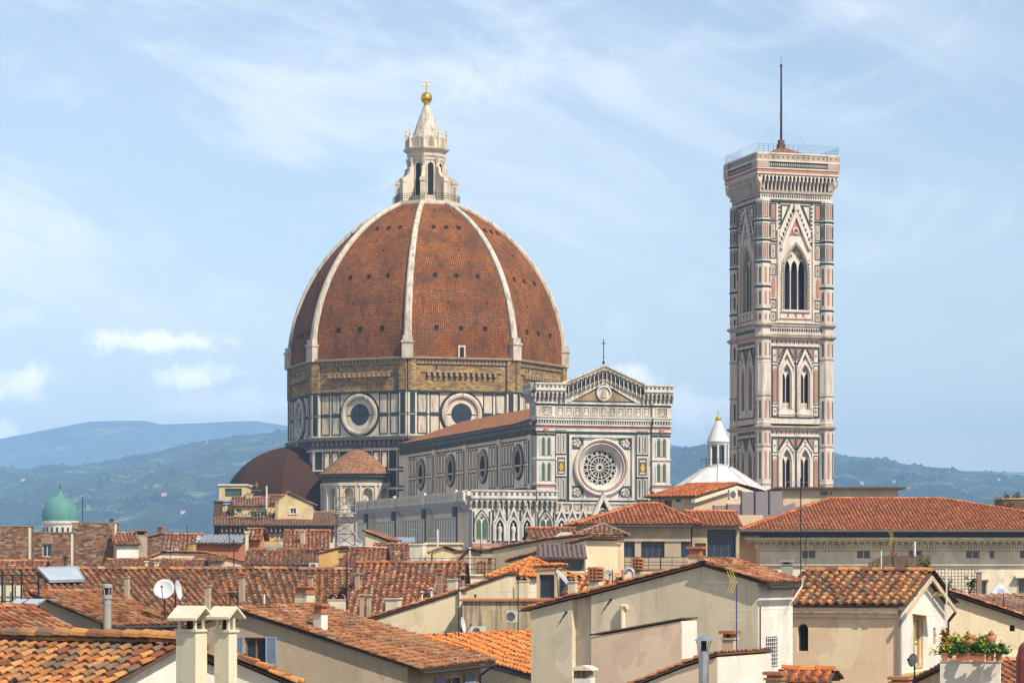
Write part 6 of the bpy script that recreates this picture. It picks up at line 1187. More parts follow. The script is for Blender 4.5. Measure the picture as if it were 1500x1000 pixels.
# --- roof garden between the palace and the small house
mb = MB(Frame(P(1272, 838, 170), (1, 0, 0))); k = 170/FPX
for i in range(42): x = i*.095+RND.uniform(-.01, .01); mb.box(x, -1, 0, x+.08, (25 if i > 8 else 15+i)*k+RND.uniform(-.05, .05), .03)
single('reed_fence', 'brown reed screen on the roof garden before the palace wall', 'fence', mb, 'wood', P(1272, 855, 170))
mb = MB(Frame(P(1354, 872, 168), (1, 0, 0))); k = 168/FPX
for i in range(17): mb.box(i*4.9*k, 0, 0, i*4.9*k+.035, 40*k-.5*abs(i % 8-4)*k, .03)
for j in range(9): mb.box(0, j*4.7*k, .03, 80*k, j*4.7*k+.035, .05)
single('trellis', 'square wooden trellis panels with climbing plants on the roof garden', 'trellis', mb, 'wood', P(1354, 872, 168))
mb = MB(Frame(P(1430, 890, 166), (1, 0, 0))); k = 166/FPX; mb.box(0, -1, 0, 7*k, 52*k, .3, 0); mb.box(-.08, 52*k, -.05, 7*k+.08, 54*k, .35, 1); single('garden_post', 'square brick post at the right end of the trellis', 'post', mb, ['redbrick', 'zinc'], P(1430, 890, 166))
mb = MB(Frame(P(1262, 880, 172), (1, 0, 0))); k = 172/FPX; mb.box(0, -3, -4, 180*k, 5*k, 0); single('garden_terrace', 'stone edge of the roof garden behind the small house', 'terrace', mb, 'plaster_stain', P(1262, 890, 172))
def leafy(mb, c, sx, sy, sz, n, s=.12, stems=9):
    for i in range(stems): q = c+V3(RND.gauss(0, sx*.35), RND.gauss(0, sy*.35), 0); mb.tube(q, q+V3(RND.gauss(0, .1), 0, sz*RND.uniform(.5, 1.0)), .012, 1, 4)
    cl = [(RND.gauss(0, sx*.55), RND.gauss(0, sy*.5), abs(RND.gauss(.6, .5))*sz) for _ in range(max(4, n//14))]
    for _ in range(n):
        k = RND.choice(cl); q = c+V3(k[0]+RND.gauss(0, sx*.2), k[1]+RND.gauss(0, sy*.25), max(0, k[2]+RND.gauss(0, sz*.2))); a, b = RND.uniform(0, 6.28), RND.uniform(-.9, .9); l = s*RND.uniform(.6, 1.3)
        d1 = V3(math.cos(a), math.sin(a), b)*l; d2 = V3(-math.sin(a), math.cos(a), RND.uniform(-.5, .7))*l*.55; mb.add([q-d1, q-d2*.9, q+d1, q+d2*.9], [(0, 1, 2, 3)], 0)
for u, v, sx, sz, n, lab in ((1290, 838, .55, .3, 160, 'low bright green plant at the foot of the reed screen'), (1330, 838, .35, .35, 120, 'bright green plant beside the right part of the reed screen'), (1356, 838, .3, .7, 160, 'upright green climber between the reed screen and the trellis'), (1368, 868, .5, .7, 240, 'leafy green bush before the left trellis panel'),
                             (1392, 868, .3, .4, 120, 'small green potted plant before the middle of the trellis'), (1424, 868, .35, .6, 170, 'leafy green plant at the right trellis panel')):
    mb = MB(); c = P(u, v, 166.5); leafy(mb, c, sx, .2, sz, n, .11); single('garden_plant', lab, 'plant', mb, ['leaf', 'wood'], c)
for u, lab, s in ((1369, 'terracotta trough under the leafy bush at the trellis', .5), (1404, 'terracotta pot at the middle of the trellis', .22)):
    mb = MB(Frame(P(u, 872, 166), (1, 0, 0))); mb.ext([(-s, -.05), (s, -.05), (s*1.1, .3), (-s*1.1, .3)], 0, .3); mb.box(-s*1.15, .3, -.03, s*1.15, .36, .33); single('flower_pot', lab, 'flower pot', mb, 'terracotta', P(u, 872, 166))
mb = MB(); c = P(1467, 879, 158); k = 158/FPX; mb.add([c+V3(-24*k, 0, 0), c+V3(22*k, -1, -.1), c+V3(26*k, 1.3, 0), c+V3(-18*k, 1.6, 0), c+V3(0, .5, 27*k)], [(0, 1, 4), (1, 2, 4), (2, 3, 4), (3, 0, 4), (3, 2, 1, 0)], 0); t_ = Thing('roof_pyramid', 'small white and blue pyramid skylight on the dark roof at the right', 'skylight', c); t_.part('panels', mb, 'leadwhite'); mb = MB()
ap = c+V3(0, .5, 27*k); b0, b1 = c+V3(-24*k, 0, 0), c+V3(22*k, -1, -.1)
for f0, f1 in ((.3, .5), (.56, .72)): mb.add([ap+(b0+(b1-b0)*f-ap)*g+V3(0, -.03, .02) for f, g in ((f0, .35), (f1, .35), (f1, .8), (f0, .8))], [(0, 1, 2, 3)])
t_.part('pane', mb, 'solar')
# --- right cream house with the tile-shadowed wall
h = House('cream_gable_house', 'cream house at the right edge with a sloping tiled top and one small square hole', 1376, 866, 130, 10, ('u', 1620), 7); h.end('plaster_sand', 'tile_red', [h.F.px(1376, 866), h.F.px(1620, 948)], pitch=.36, seg=5, ovf=.35); h.win(h.F, 1479, 915, 1487, 924, 'hole'); h.done()
h = House('tiled_house', 'house with a dark mossy tiled roof at the right edge under the skylight', 1432, 901, 140, 28, ('u', 1640), 6); h.gable('plaster_tan', 'tile_dusty', vr=Z(878, 144), pitch=.36, seg=5); h.done()
h = House('tiled_house', 'low reddish tiled roof in the bottom right corner below the red pipe', 1452, 1012, 98, 20, ('u', 1620), 6); h.gable('plaster_tan', 'tile_red', vr=Z(975, 101), pitch=.36, seg=6); h.done()
mb = MB(); pr = .62; q = [P(1493, 990, 96)+V3(.25, 0, -1), P(1493, 965, 96)+V3(.25, 0, 0), P(1496, 953, 96)+V3(.25, 0, 0), P(1505, 945, 96)+V3(.25, 0, 0), P(1530, 942, 96)]
for a, b in zip(q[:-1], q[1:]): mb.tube(a, b, .36, 0, 16); mb.ball(b, .37, 0, 10)
single('red_vent_pipe', 'fat dark red ventilation pipe bending out of the right edge', 'ventilation pipe', mb, 'redpipe', q[0], smooth=False)
# --- foreground, left half
h = House('tiled_house', 'broad brown roof with ribbed tile rows slanting right, carrying the pale skylight', 52, 905, 150, 27, ('u', 345), 13); h.gable('plaster_grey', 'tile_brown', yr=6.5, vr=Z(838, 156), pitch=.40, seg=5); h.done(); big = h
h = House('tiled_house', 'middle brown roof with tile rows slanting slightly right, behind the blue shutters', 322, 905, 158, 14, ('u', 452), 12); h.gable('plaster_grey', 'tile_brown', yr=6, vr=Z(837.5, 163), pitch=.42, seg=5); h.done()
chimney(432, 461, 858, 884, 151, -30, 'brickcap', 'plaster_grey', h)
h = House('tiled_house', 'brown roof with upright tile rows left of the redder roof, under the ochre room', 440, 905, 163, 3, ('u', 509), 12); h.gable('plaster_grey', 'tile_brown', yr=6, vr=Z(838, 169), pitch=.40, seg=5); h.done()
chimney(482, 506, 872, 893, 155, 0, 'arch', 'plaster_grey', h)
h = House('tiled_house', 'redder roof with upright bold tile rows in the middle, many pipes at its foot', 508, 915, 158, -3, ('u', 664), 13); h.gable('plaster_grey', 'tile_red', yr=7.5, vr=Z(828.5, 165), pitch=.37, seg=6); h.done()
for a, b, vt, vb, st, m_ in ((527, 533, 868, 897, 'box', 'plaster_taupe'), (537, 543.5, 868, 904, 'box', 'plaster_taupe'), (565, 588, 874, 900, 'box', 'plaster_grey')): chimney(a, b, vt, vb, 149, -15, st, m_, h, name='chimney')
flue('thin white vent pipe low on the redder roof', 632, 3.2, 860, 876, 146, 'frame_white', 'cone'); flue('small pale vent pipe low on the redder roof, left of the white one', 618, 3, 865, 878, 147, 'plaster_ivory', 'cone')
chimney(656, 672, 846, 868, 150, -20, 'box', 'plaster_grey', None, 'low grey chimney stub at the right end of the redder roof'); flue('shiny bell capped flue by the end of the redder roof', 677.5, 7, 838, 866, 148, 'redbrick', 'cone')
mb = MB(big.F); n_ = unit(np.cross(big.r, big.l(0, 6.5, big.zr)-big.l(0, 0, big.ze))); n_ = n_ if n_[2] > 0 else -n_; pl = Frame(big.l(0, 0, big.ze+.42), big.r, n_, np.cross(n_, big.r)); mb = MB(pl); c4_ = [pl.px(*q) for q in ((72, 853), (124, 851.5), (113, 832.5), (54, 834))]; mb.ext(c4_, .0, .12, 0); t_ = Thing('roof_window', 'large pale blue grey skylight sheet lying on the broad brown roof', 'skylight', pl.at(*c4_[0])); t_.part('sheet', mb, 'solar'); mb = MB(pl); mb.band(c4_+[c4_[0]], [(x+(sum(q[0] for q in c4_)/4-x)*.04, y+(sum(q[1] for q in c4_)/4-y)*.06) for x, y in c4_+[c4_[0]]], .12, .17); t_.part('frame', mb, 'zinc')
h = House('tiled_house', 'house with an orange brown roof running down to a black gutter beside the grey pipe', 163, 918, 116, 47, ('u', 268), ('l', 40)); h.gable('plaster_taupe', 'tile_brown', yr=h.D*.93, vr=Z(873, 116+h.D*.62), pitch=.36, seg=6, ov=.35, both=False); h.win(h.Lt, 147, 914, 151, 921, 'hole', d=.2); h.done(); h.gut(ov=.38)
h = House('tiled_house', 'low roof of faded red tiles with pale patches at the left edge', 121, 935, 104, 44, ('u', -260), ('r', 38)); h.gable('plaster_taupe', 'tile_red', yr=h.D*.95, vr=Z(895, 104+h.D*.68), pitch=.36, seg=6, ov=.6, both=False); h.done()
flue('tall grey round chimney pipe with a dark cowl left of the white dish', 157, 12, 855, 935, 104, 'stonegrey', 'cowl')
dish('big white satellite dish facing the viewer on the broad brown roof', 240, 862, 15.5, 118, -6, 22); dish('big white satellite dish seen nearly edge on, beside the front facing one', 262, 864, 15, 119, 81, 10)
# roof terrace at the far left
t_ = Thing('roof_terrace', 'small roof terrace of dark metal posts and tilted solar panels, left edge', 'terrace', P(20, 900, 112)); k = 112/FPX; fr = Frame(P(-30, 893, 112), (1, 0, 0)); mb = MB(fr); mb.box(0, -.5, -2, 88*k, 4*k, 0); mb.box(-.2, -3, -2, 84*k, -.5, -.1); t_.part('deck', mb, 'fascia')
mb = MB(fr)
for u in (3, 18, 31, 56): x = (u+30)*k; mb.box(x-.035, 0, -.1, x+.035, (58 if u in (3, 31) else 52)*k, -.03)
for y in (12, 38, 50): mb.box(0, y*k, -.09, 86*k, y*k+.04, -.05)
t_.part('posts', mb, 'iron')
for u0, u1 in ((13, 30), (33, 56)): mb = MB(); a, b = P(u0, 884, 111), P(u1, 884, 111); mb.add([a, b, b+V3(.15, .9, 7*k), a+V3(.15, .9, 7*k), a-V3(0, 0, .06), b-V3(0, 0, .06), b+V3(.15, .9, 7*k-.06), a+V3(.15, .9, 7*k-.06)], [(0, 1, 2, 3), (4, 5, 6, 7), (0, 1, 5, 4), (3, 2, 6, 7)]); t_.part('solar_panel', mb, 'solar')
for u0, u1, c in ((-20, 0, 'plaster_ivory'), (4, 16, 'plaster_ivory'), (19, 28, 'plaster_white')): mb = MB(fr); mb.box((u0+30)*k, 10*k, -.8, (u1+30)*k, 36*k, -.7); t_.part('wall_panel', mb, c)
h = House('tiled_house', 'small red tiled gable with a white plaster end behind the left roof terrace', 24, 862, 165, 22, ('u', 60), 6); h.gable('plaster_white', 'tile_red', vr=Z(846, 168), pitch=.4, seg=4); h.done()
# house with blue shutters
h = House('shutter_house', 'brown plastered house with blue shutters at its window and a long mossy tiled roof', 597, 977, 115, 73, 10.4, 15.8); zr_ = Z(897, 117.3); h.gable('plaster_taupe', 'tile_brown', yr=7.9, vr=zr_, pitch=.36, seg=6, ov=.7, ovs=.2); h.win(h.Lt, 358, 933, 389, 972, 'wood', 1, 0, .22, shutter=('shutter_blue', (-1, 1)), pane='glass')
h.win(h.Rt if 0 else h.F, 652, 992, 680, 1020, 'white', 1, 0, .2, shutter=('shutter_blue', (-1, 1))); h.done(); h.gut(ov=.72, z=h.ze-.24, pipe=(h.W-.3,))
mb = MB(h.Lt); a = h.Lt.px(352, 898); chimney(459, 480, 884, 915, 118, -35, 'brickcap', 'plaster_white', h)
# foreground roof with ochre tiles, two cream chimneys, white wall
h = House('tiled_house', 'nearest roof of chunky ochre and orange barrel tiles in the bottom left corner', 258, 938, 68, -36, 9.0, 14, ax=9.0, ay=6.5); zr_ = h.za-.25; h.gable('plaster_white', 'tile_ochre', ze=zr_-6.5*.36, yr=6.5, vr=zr_, pitch=.375, seg=8, L=.46, ov=.5); caps(h.rm, h.l(-.3, 6.5, zr_+.33), h.l(h.W+.25, 6.5, zr_+.33), .24, .62); h.done()
for a, b, vt, lab in ((258, 303, 890, 'cream square chimney with a small pitched cap, left of the near pair'), (314, 347, 891, 'cream square chimney with a small pitched cap, right of the near pair')):
    chimney(a, b, vt, 1000, 64, -32, 'gablecap', 'plaster_ivory', None, lab, extra=12, asp=.75)
h = House('garden_wall', 'low white wall with an orange tile coping sloping down under the blue shutters', 345, 970, 66, -10, ('u', 432), .5, cat='wall'); h.end('plaster_white', 'tile_ochre', [h.F.px(345, 971), h.F.px(432, 1008)], pitch=.3, seg=5, ovf=.1, ov=.1); h.done()
# --- foreground, middle
h = House('tan_gable_house', 'tan plastered house end with a sloping red tile edge rising to the right', 540, 911, 140, -6, ('u', 676), 2.2); h.end('plaster_sand', 'tile_red', [h.F.px(540, 910), h.F.px(676, 867)], pitch=.36, seg=5, ov=.15); h.done()
mb = MB(h.F); x, y = h.F.px(673.5, 866); mb.box(x-.07, 1, .02, x+.07, y, .16); h.t.part('downpipe', mb, 'plaster_ivory')
h = House('tan_gable_house', 'shaded ochre house end under the terrace, its red tile edge rising to the right', 676, 866, 147, -6, ('u', 742), 5); h.end('plaster_sand', 'tile_red', [h.F.px(676, 866), h.F.px(742, 843)], pitch=.36, seg=5, ov=.1); h.win(h.F, 694.5, 870, 697.5, 875, 'hole'); h.done()
h = House('stained_wall_house', 'flat topped wall with long black water stains under an orange tile coping', 677, 880, 136, -4, ('u', 800), 4); h.flat('plaster_drips', 'terracotta', ov=.15, th=.1); h.done()
acunit('white air conditioner hung at the right end of the stained wall', 742, 894, 757, 911, 134, -10); acunit('pale air conditioner box low beside the orange roof and the thin dish', 688, 917, 712, 932, 134, -5); dish('pale pink satellite dish seen edge on against the stained wall', 679, 915, 12.5, 134, 78, 10, 'dishwhite')
D_, C_, B_ = P(712, 969, 127), P(784, 991, 123), P(786, 922, 131.5); nn_ = np.cross(C_-D_, B_-D_); dr_ = ray(618, 931); A_ = V3(0, 0, CAMZ)+dr_*(np.dot(D_-V3(0, 0, CAMZ), nn_)/np.dot(dr_, nn_))
t_ = Thing('orange_roof_house', 'grey house with a vivid orange tiled roof left of the big grey gable', 'house', (D_[0], D_[1], 0)); mb = MB(); k_ = [D_, C_, B_, A_]; dn = V3(0, 0, .12); mb.add([p*V3(1, 1, 0) for p in k_]+[p-dn for p in k_], [(0, 1, 2, 3), (4, 5, 6, 7), (0, 1, 5, 4), (1, 2, 6, 5), (2, 3, 7, 6), (3, 0, 4, 7)]); t_.part('wall', mb, 'plaster_grey')
e1 = unit(C_-D_)*.25; up_ = unit(A_-D_)*.3; q_ = [D_-e1-up_, C_+e1-up_, B_+e1, A_-e1]; mb = MB(); slab(mb, q_, .06, 1); tiles(mb, q_, .34, .42, 6); t_.part('roof', mb, ['tile_orange', 'fascia', 'channel'], recalc=False); mb = MB(); mb.tube(D_-up_*1.2-e1-dn, C_-up_*1.2+e1-dn, .08, 0, 6); t_.part('gutter', mb, 'gutter')
h = House('orange_hip_house', 'grey beige house with a bright orange hip roof, left of the glass dormer', 758, 846, 158, -35, ('u', 721), 5.5); h.hip('plaster_grey', 'tile_orange', p=.36, ov=.3, pitch=.36, inl=1.2, inr=.9); h.done()
chimney(757, 776, 842, 872, 150, -15, 'arch', 'plaster_grey', None, 'grey chimney with two curved tile cowls, before the orange hip roof')
h = House('glass_dormer', 'timber framed glass dormer with a sloping right side, left of the grey gable', 786, 878, 138, -14, ('u', 815), 2.4, cat='dormer'); h.end('plaster_tan', 'tile_orange', [h.F.px(786, 833.5), h.F.px(815, 832)], ov=.15, pitch=.36, seg=4); h.win(h.F, 790, 841, 812, 876, 'dark', 0, 0, .2, pane='blueglass'); h.win(h.Rt, 818, 848, 823, 877, 'white', 0, 0, .1, pane='greenglass'); h.done()
mb = MB(h.F); a, b = h.F.px(815, 832), h.F.px(838, 858); mb.band([a, b], [(a[0], a[1]-.22), (b[0], b[1]-.22)], -.12, .05, 0); mb.ext([(a[0]+.03, a[1]-1.5), (a[0]+.03, a[1]-.25), (b[0]-.05, b[1]-.25), (b[0]-.05, a[1]-1.5)], -.8, -.7, 1); x2 = (a[0]+b[0])/2; mb.box(x2-.04, a[1]-1.5, -.7, x2+.04, a[1]-.75, -.62, 0); mb.box(b[0]-.12, a[1]-1.5, -.7, b[0]-.04, b[1]-.2, -.6, 0); h.t.part('sloping_side', mb, ['frame_white', 'blueglass'])
h = House('tiled_house', 'scrap of bright orange roof between the glass dormer and the tile capped chimney', 834, 872, 132, -20, ('u', 885), 3); h.gable('plaster_tan', 'tile_orange', vr=Z(848, 134), pitch=.36, seg=5, ov=.1); h.done()
chimney(832, 846, 846, 866, 128, -20, 'arch', 'plaster_grey', None, 'low grey chimney with a curved cowl right of the glass dormer')
chimney(861, 884, 831, 868, 118, -25, 'tilecap', 'plaster_grey', None, 'grey chimney with a tall stack of orange tiles, in front of the turret'); chimney(925, 943, 817, 852, 122, -25, 'tilecap', 'plaster_taupe', None, 'slim chimney with a tall stack of orange tiles, right of the turret'); chimney(1008, 1031, 800, 834, 120, -20, 'brickcap', 'plaster_grey', None, 'chimney with a tilted orange tile cap on the peak of the grey gable', cap='terracotta')
mb = MB(); q = [P(928, 858, 121), P(928, 838, 121), P(924, 832.5, 121), P(918, 833, 121), P(916, 838, 121)]
for a, b in zip(q[:-1], q[1:]): mb.tube(a, b, .09, 0, 8); mb.ball(b, .09, 0, 6)
single('bent_vent_pipe', 'shiny bent metal vent pipe between the two tile capped chimneys', 'vent pipe', mb, 'steel', q[0])
dish('thin wire mesh grey dish behind the tile capped chimney', 891, 842, 9, 124, 15, 15, 'stonegrey')
# big grey gable
h = House('grey_gable_house', 'big plain grey plastered gable with a low tiled roof and sunlit white right side', 1110, 856, 105, -28, ('u', 778), 3.6); za = h.za; pr = [h.F.px(778, 893.5), h.F.px(838, 878), h.F.px(866, 872), h.F.px(1030, 829), h.F.px(1110, 853)]
h.end('plaster_grey', 'tile_red', pr, pitch=.36, seg=6, ov=.5, ovf=.18); h.win(h.Rt, 1121, 932, 1138, 976, 'white', 0, 0, .12, bars=True); x0, y1 = h.F.px(838, 880); x1, y0 = h.F.px(866, 1010); h.cut.ext([(x0, 5), (x0, 14), (x1, 14), (x1, 5)], -.35, .5, 0, h.F)
c_ = h.cut.build('cutter', 'dark', h.t.e, h.t.loc); carve(h.wall, c_); h.cut = MB(); h.cut.box(0, 0, 0, 0, 0, 0) if 0 else None
tl, h.todo = h.todo, []; h.done()
mb = MB(h.Rt); mb.box(0.02, 3, .0, 3.58, h.ze if hasattr(h, 'ze') else h.F.px(1110, 853)[1]-.15, .03); 
for fr, x0, y0, x1, y1, *_ in tl: h.win_args = (x0, y0, x1, y1)
x0, y0, x1, y1 = h.win_args; zt_ = h.F.px(1110, 853)[1]-.15; mb = MB(h.Rt); mb.box(.02, 3, 0, x0, zt_, .03); mb.box(x1, 3, 0, 3.58, zt_, .03); mb.box(x0, 3, 0, x1, y0, .03); mb.box(x0, y1, 0, x1, zt_, .03); h.t.part('lit_white_side', mb, 'plaster_white')  # right side painted whiter than the front to show it sunlit
mb = MB(h.Rt); mb.box(x0, y0, -.1, x1, y1, -.08); wo_ = h.t.part('window', mb, 'dark'); mb = MB(h.Rt)
for i in range(6): xx = x0+(i+.5)*(x1-x0)/6; mb.box(xx-.014, y0-.05, .03, xx+.014, y1+.05, .06)
for i in range(8): yy = y0+(i+.5)*(y1-y0)/8; mb.box(x0-.05, yy-.014, .06, x1+.05, yy+.014, .08)
h.t.part('bars', mb, 'frame_white', wo_)
mb = MB(h.F); x, y = h.F.px(914, 888); xb, yb = h.F.px(914, 935); mb.fr = None; mb.tube(h.F.at(x, yb, .12), h.F.at(x, y, .12), .11, 0, 10); mb.tube(h.F.at(x, y, .12), h.F.at(x+.22, y, .14), .11, 0, 10); mb.ball(h.F.at(x, y, .12), .115, 0, 8); h.t.part('vent_pipe', mb, 'plaster_grey')
for (ua, va), (ub, vb) in (((820, 912), (830, 896)), ((884, 894), (895, 878))): mb = MB(); a = h.F.px(ua, va); b = h.F.px(ub, vb); mb.tube(h.F.at(a[0], a[1], .04), h.F.at(b[0], b[1], .04), .022, 0, 5); mb.tube(h.F.at(b[0], b[1], .0), h.F.at(b[0], b[1], .06), .05, 0, 6); h.t.part('wall_anchor', mb, 'iron')
mb = MB(); xr = h.W+.55; zk = h.F.px(1110, 853)[1]-.2; mb.tube(h.l(xr, -.2, zk), h.l(xr, 3.8, zk), .09, 0, 6); h.t.part('gutter', mb, 'gutter')
chimney(1057.5, 1080.5, 923, 955, 98, -25, 'slab', 'plaster_tan', None, 'small chimney with a brown tile cap before the grey gable', cap='terracotta')
h = House('pink_annex', 'pinkish annex with a slanting dark edge and sunlit white right side before the grey gable', 998, 909, 100, -28, ('u', 866), ('r', 1020)); pr = [h.F.px(866, 932.5), h.F.px(998, 909)]; h.end('plaster_pink', 'fascia', pr, ov=.05, ovf=.05, tile=False); h.done()
mb = MB(h.Rt); mb.box(.01, 3, 0, h.D-.01, h.F.px(998, 909)[1]-.05, .03); h.t.part('lit_white_side', mb, 'plaster_white')  # sunlight on the annex's right side is put into a white coat
h = House('white_parapet_house', 'low orange coped wall, shaded pink on its left side and sunlit white on its right', 1050, 962, 92, -28, ('u', 905), ('r', 1129)); pr = [h.F.px(905, 1016), h.F.px(1000, 978), h.F.px(1050, 962)]; h.end('plaster_pink', 'terracotta', pr, ov=.04, ovf=.1); h.done(); mb = MB(h.Rt); mb.box(.01, 3, 0, h.D-.01, h.F.px(1050, 962)[1]-.05, .03); h.t.part('lit_white_side', mb, 'plaster_white')  # shade painted as pink on the front, sunlight as white on the right
flue('shiny steel flue with a conical rain cap before the pink annex', 1031, 15, 929, 1000, 86, 'steel', 'cone', 4)
t_ = Thing('round_capped_chimney', 'white chimney with red brick openings under a rounded pale cap at the bottom edge', 'chimney', P(852, 1000, 84)); k = 84/FPX; fr = Frame(P(840, 1000, 84), unit((1, -.35, 0))); mb = MB(fr); mb.box(0, -6, -.5, 26*k, 8*k, 0); t_.part('shaft', mb, 'plaster_white'); mb = MB(fr)
for x in (0, 8.5, 17): mb.box(x*k, 8*k, -.45, (x+6)*k, 19*k, -.02)
mb.box(2*k, 8*k, -.42, 24*k, 19*k, -.1); t_.part('brick_openings', mb, 'redbrick'); mb = MB(fr); mb.ext([(-4*k, 19*k), (30*k, 19*k), (29*k, 21*k), (21*k, 25*k), (13*k, 26*k), (5*k, 25*k), (-3*k, 21*k)], -.6, .12); t_.part('cap', mb, 'plaster_ivory')
# --- small house with a chunky roof
h = House('small_tiled_house', 'shaded tan house with a chunky tiled gable roof, arched window and sunlit white right side', 1316, 886, 116, -23, ('u', 1155), ('r', 1383)); h.gable('plaster_apricot_shade', 'tile_ochre', vr=Z(842, 119.5), pitch=.43, seg=8, L=.5, ov=.38, ovs=.45)
h.win(h.F, 1168.5, 913, 1184, 953, 'dark', 0, 0, .22, round_=True, pane='dark')
h.win(h.Rt, 1338, 908, 1348.5, 976, 'wood', 0, 1, .16, pane='plaster_ivory', name='door'); h.win(h.Rt, 1366, 919, 1370, 943, 'dark', 0, 0, .15); h.done(); caps(h.rm, h.l(0, 0, 0), h.l(.5, 0, 0)) if 0 else None
mb = MB(h.Rt); D = h.D; e = .03; xw0, yw1 = h.Rt.px(1338, 908); xw1, yw0 = h.Rt.px(1348.5, 976); xv0, yv1 = h.Rt.px(1366, 919); xv1, yv0 = h.Rt.px(1370, 943)
for a, b, c, d in ((.02, 3, xw0-.04, h.ze-.06), (xw0-.04, 3, xw1+.04, yw0-.02), (xw0-.04, yw1+.04, xw1+.04, h.ze-.06), (xw1+.04, 3, xv0, h.ze-.06), (xv0, 3, xv1, yv0), (xv0, yv1, xv1, h.ze-.06), (xv1, 3, D-.02, h.ze-.06)): mb.box(a, b, 0, c, d, e)
mb.ext([(.02, h.ze-.06), (D-.02, h.ze-.06), (D/2, h.zr-.06)], 0, e); h.t.part('lit_white_side', mb, 'plaster_white')  # sunlit side painted white; the apricot front paints the same plaster in shade
mb = MB(h.Rt); mb.frame(xw0-.14, yw0-.03, xw1+.14, yw1+.12, .1, e, e+.05); mb.add([(xw0-.3, yw1+.3, e), (xw1+.9, yw1+.2, e), (xw1+.9, yw1+.1, .75), (xw0-.3, yw1+.2, .75)], [(0, 1, 2, 3)]); mb.box(.1, yw0-.30, e, D-.1, yw0-.18, .14); h.t.part('door_canopy', mb, 'plaster_ochre')
mb = MB(h.Rt); q = [(-.47, h.ze-.30), (D/2, h.zr-.02), (D+.47, h.ze-.30)]; mb.band(q, [(x, y-.2) for x, y in q], .42, .50); 
for x in (D*.28, D*.5, D*.72): yy = h.ze+(h.zr-h.ze)*(1-abs(x-D/2)/(D/2))-.28; mb.box(x-.06, yy-.1, 0, x+.06, yy+.08, .44)
h.t.part('verge_board', mb, 'plaster_tan'); mb = MB(h.F); mb.box(-.1, h.ze-.55, 0, h.W+.02, h.ze-.34, .12); mb.box(-.1, h.ze-.34, 0, h.W+.02, h.ze-.12, .26); h.t.part('cornice', mb, 'plaster_pink')
mb = MB(); c = h.l(h.W+.12, -.1, 0); mb.tube(c+V3(0, 0, 4), c+V3(0, 0, h.ze-.2), .06, 0, 8); h.t.part('downpipe', mb, 'stonegrey'); mb = MB(); c = h.l(h.W+.1, D+.3, 0); mb.tube(c+V3(0, 0, 4), c+V3(0, 0, h.ze-.9), .07, 0, 8); mb.tube(c+V3(0, 0, h.ze-.9), h.l(h.W+.45, D+.5, h.ze-.4), .07, 0, 8); h.t.part('downpipe', mb, 'iron')
# balcony with plants
h = House('balcony_wall', 'bright white balcony wall carrying flower troughs right of the small house', 1377, 968, 92, -14, 2.05, .35, cat='balcony'); h.flat('plaster_white', 'plaster_white', ov=.04, th=.06); h.done(); bal = h
pots = []
for i, (u, ww, lab) in enumerate(((1384, 9, 'rusty orange pot at the left end of the white balcony'), (1411, 22, 'long terracotta trough left of the middle on the balcony wall'), (1433, 20, 'terracotta trough right of the middle on the balcony wall'), (1450, 12, 'terracotta pot near the right end of the balcony wall'), (1463, 9, 'terracotta pot hanging at the right end of the balcony'))):
    k = 91/FPX; mb = MB(Frame(P(u, 966, 91), (1, -.2, 0))); s_ = ww*k/2; mb.ext([(-s_*.85, -.03), (s_*.85, -.03), (s_, 8.5*k), (-s_, 8.5*k)], 0, .2); mb.box(-s_*1.06, 8.5*k, -.02, s_*1.06, 10*k, .22); single('flower_pot', lab, 'flower pot', mb, 'terracotta', P(u, 966, 91))
M['leafbright'] = plain('leaf_yellow_green', (.42, .44, .045), .6, 0, .5, 14); M['leafmid'] = plain('leaf_fresh', (.14, .26, .035), .6, 0, .5, 14); M['leafrust'] = plain('leaf_rust', (.45, .16, .03), .7, 0, .5, 14)
for u, v, sx, sy, sz, n, m_, lab in ((1404, 958, .52, .3, .36, 1500, 'leafbright', 'large yellow green bush behind the balcony troughs'), (1433, 955, .46, .25, .34, 1000, 'leafbright', 'yellow green bush right of the large one on the balcony'), (1412, 957, .36, .15, .16, 300, 'leafmid', 'fresh green leaves in the long trough left of the middle'), (1436, 956, .40, .15, .22, 340, 'leafmid', 'fresh green leaves in the trough right of the middle'), (1462, 956, .28, .2, .28, 260, 'leafmid', 'dark green drooping plant at the right end of the balcony'), (1384, 962, .14, .2, .60, 200, 'leafrust', 'rust orange plant at the left end of the balcony')):
    mb = MB(); c = P(u, v, 90.9 if m_ == 'leafmid' else 92.3); leafy(mb, c, sx, sy, sz, int(n*1.3), .085, 6); single('balcony_plant', lab, 'plant', mb, [m_, 'wood'], c)
for u, v, lab in ((1421, 948, 'brown terracotta urn among the balcony leaves, left of two'), (1452, 943, 'brown terracotta urn with a flared rim, right of two')):
    mb = MB(); c = P(u, v, 91.3); k = 91.3/FPX; mb.rev(c[0], c[1], [(3*k, c[2]-6*k), (3.4*k, c[2]-4*k), (6.5*k, c[2]+3*k), (7.5*k, c[2]+7*k), (6.5*k, c[2]+10*k), (3*k, c[2]+12.5*k), (2.6*k, c[2]+14*k), (5.5*k, c[2]+16.5*k), (4.2*k, c[2]+17*k), (2*k, c[2]+19.5*k), (.01, c[2]+21*k)], 0, 16)
    for sg in (-1, 1): mb.tube(c+V3(sg*6.5*k, 0, 9*k), c+V3(sg*7.5*k, 0, 13*k), .8*k, 0, 5); mb.tube(c+V3(sg*7.5*k, 0, 13*k), c+V3(sg*3*k, 0, 14*k), .8*k, 0, 5)
    single('urn', lab, 'urn', mb, 'terracotta', c-V3(0, 0, 6*k), smooth=True)
dish('grey satellite dish low against the sunlit white side of the small house', 1337, 966, 10, 93, -55, 12, 'stonegrey')
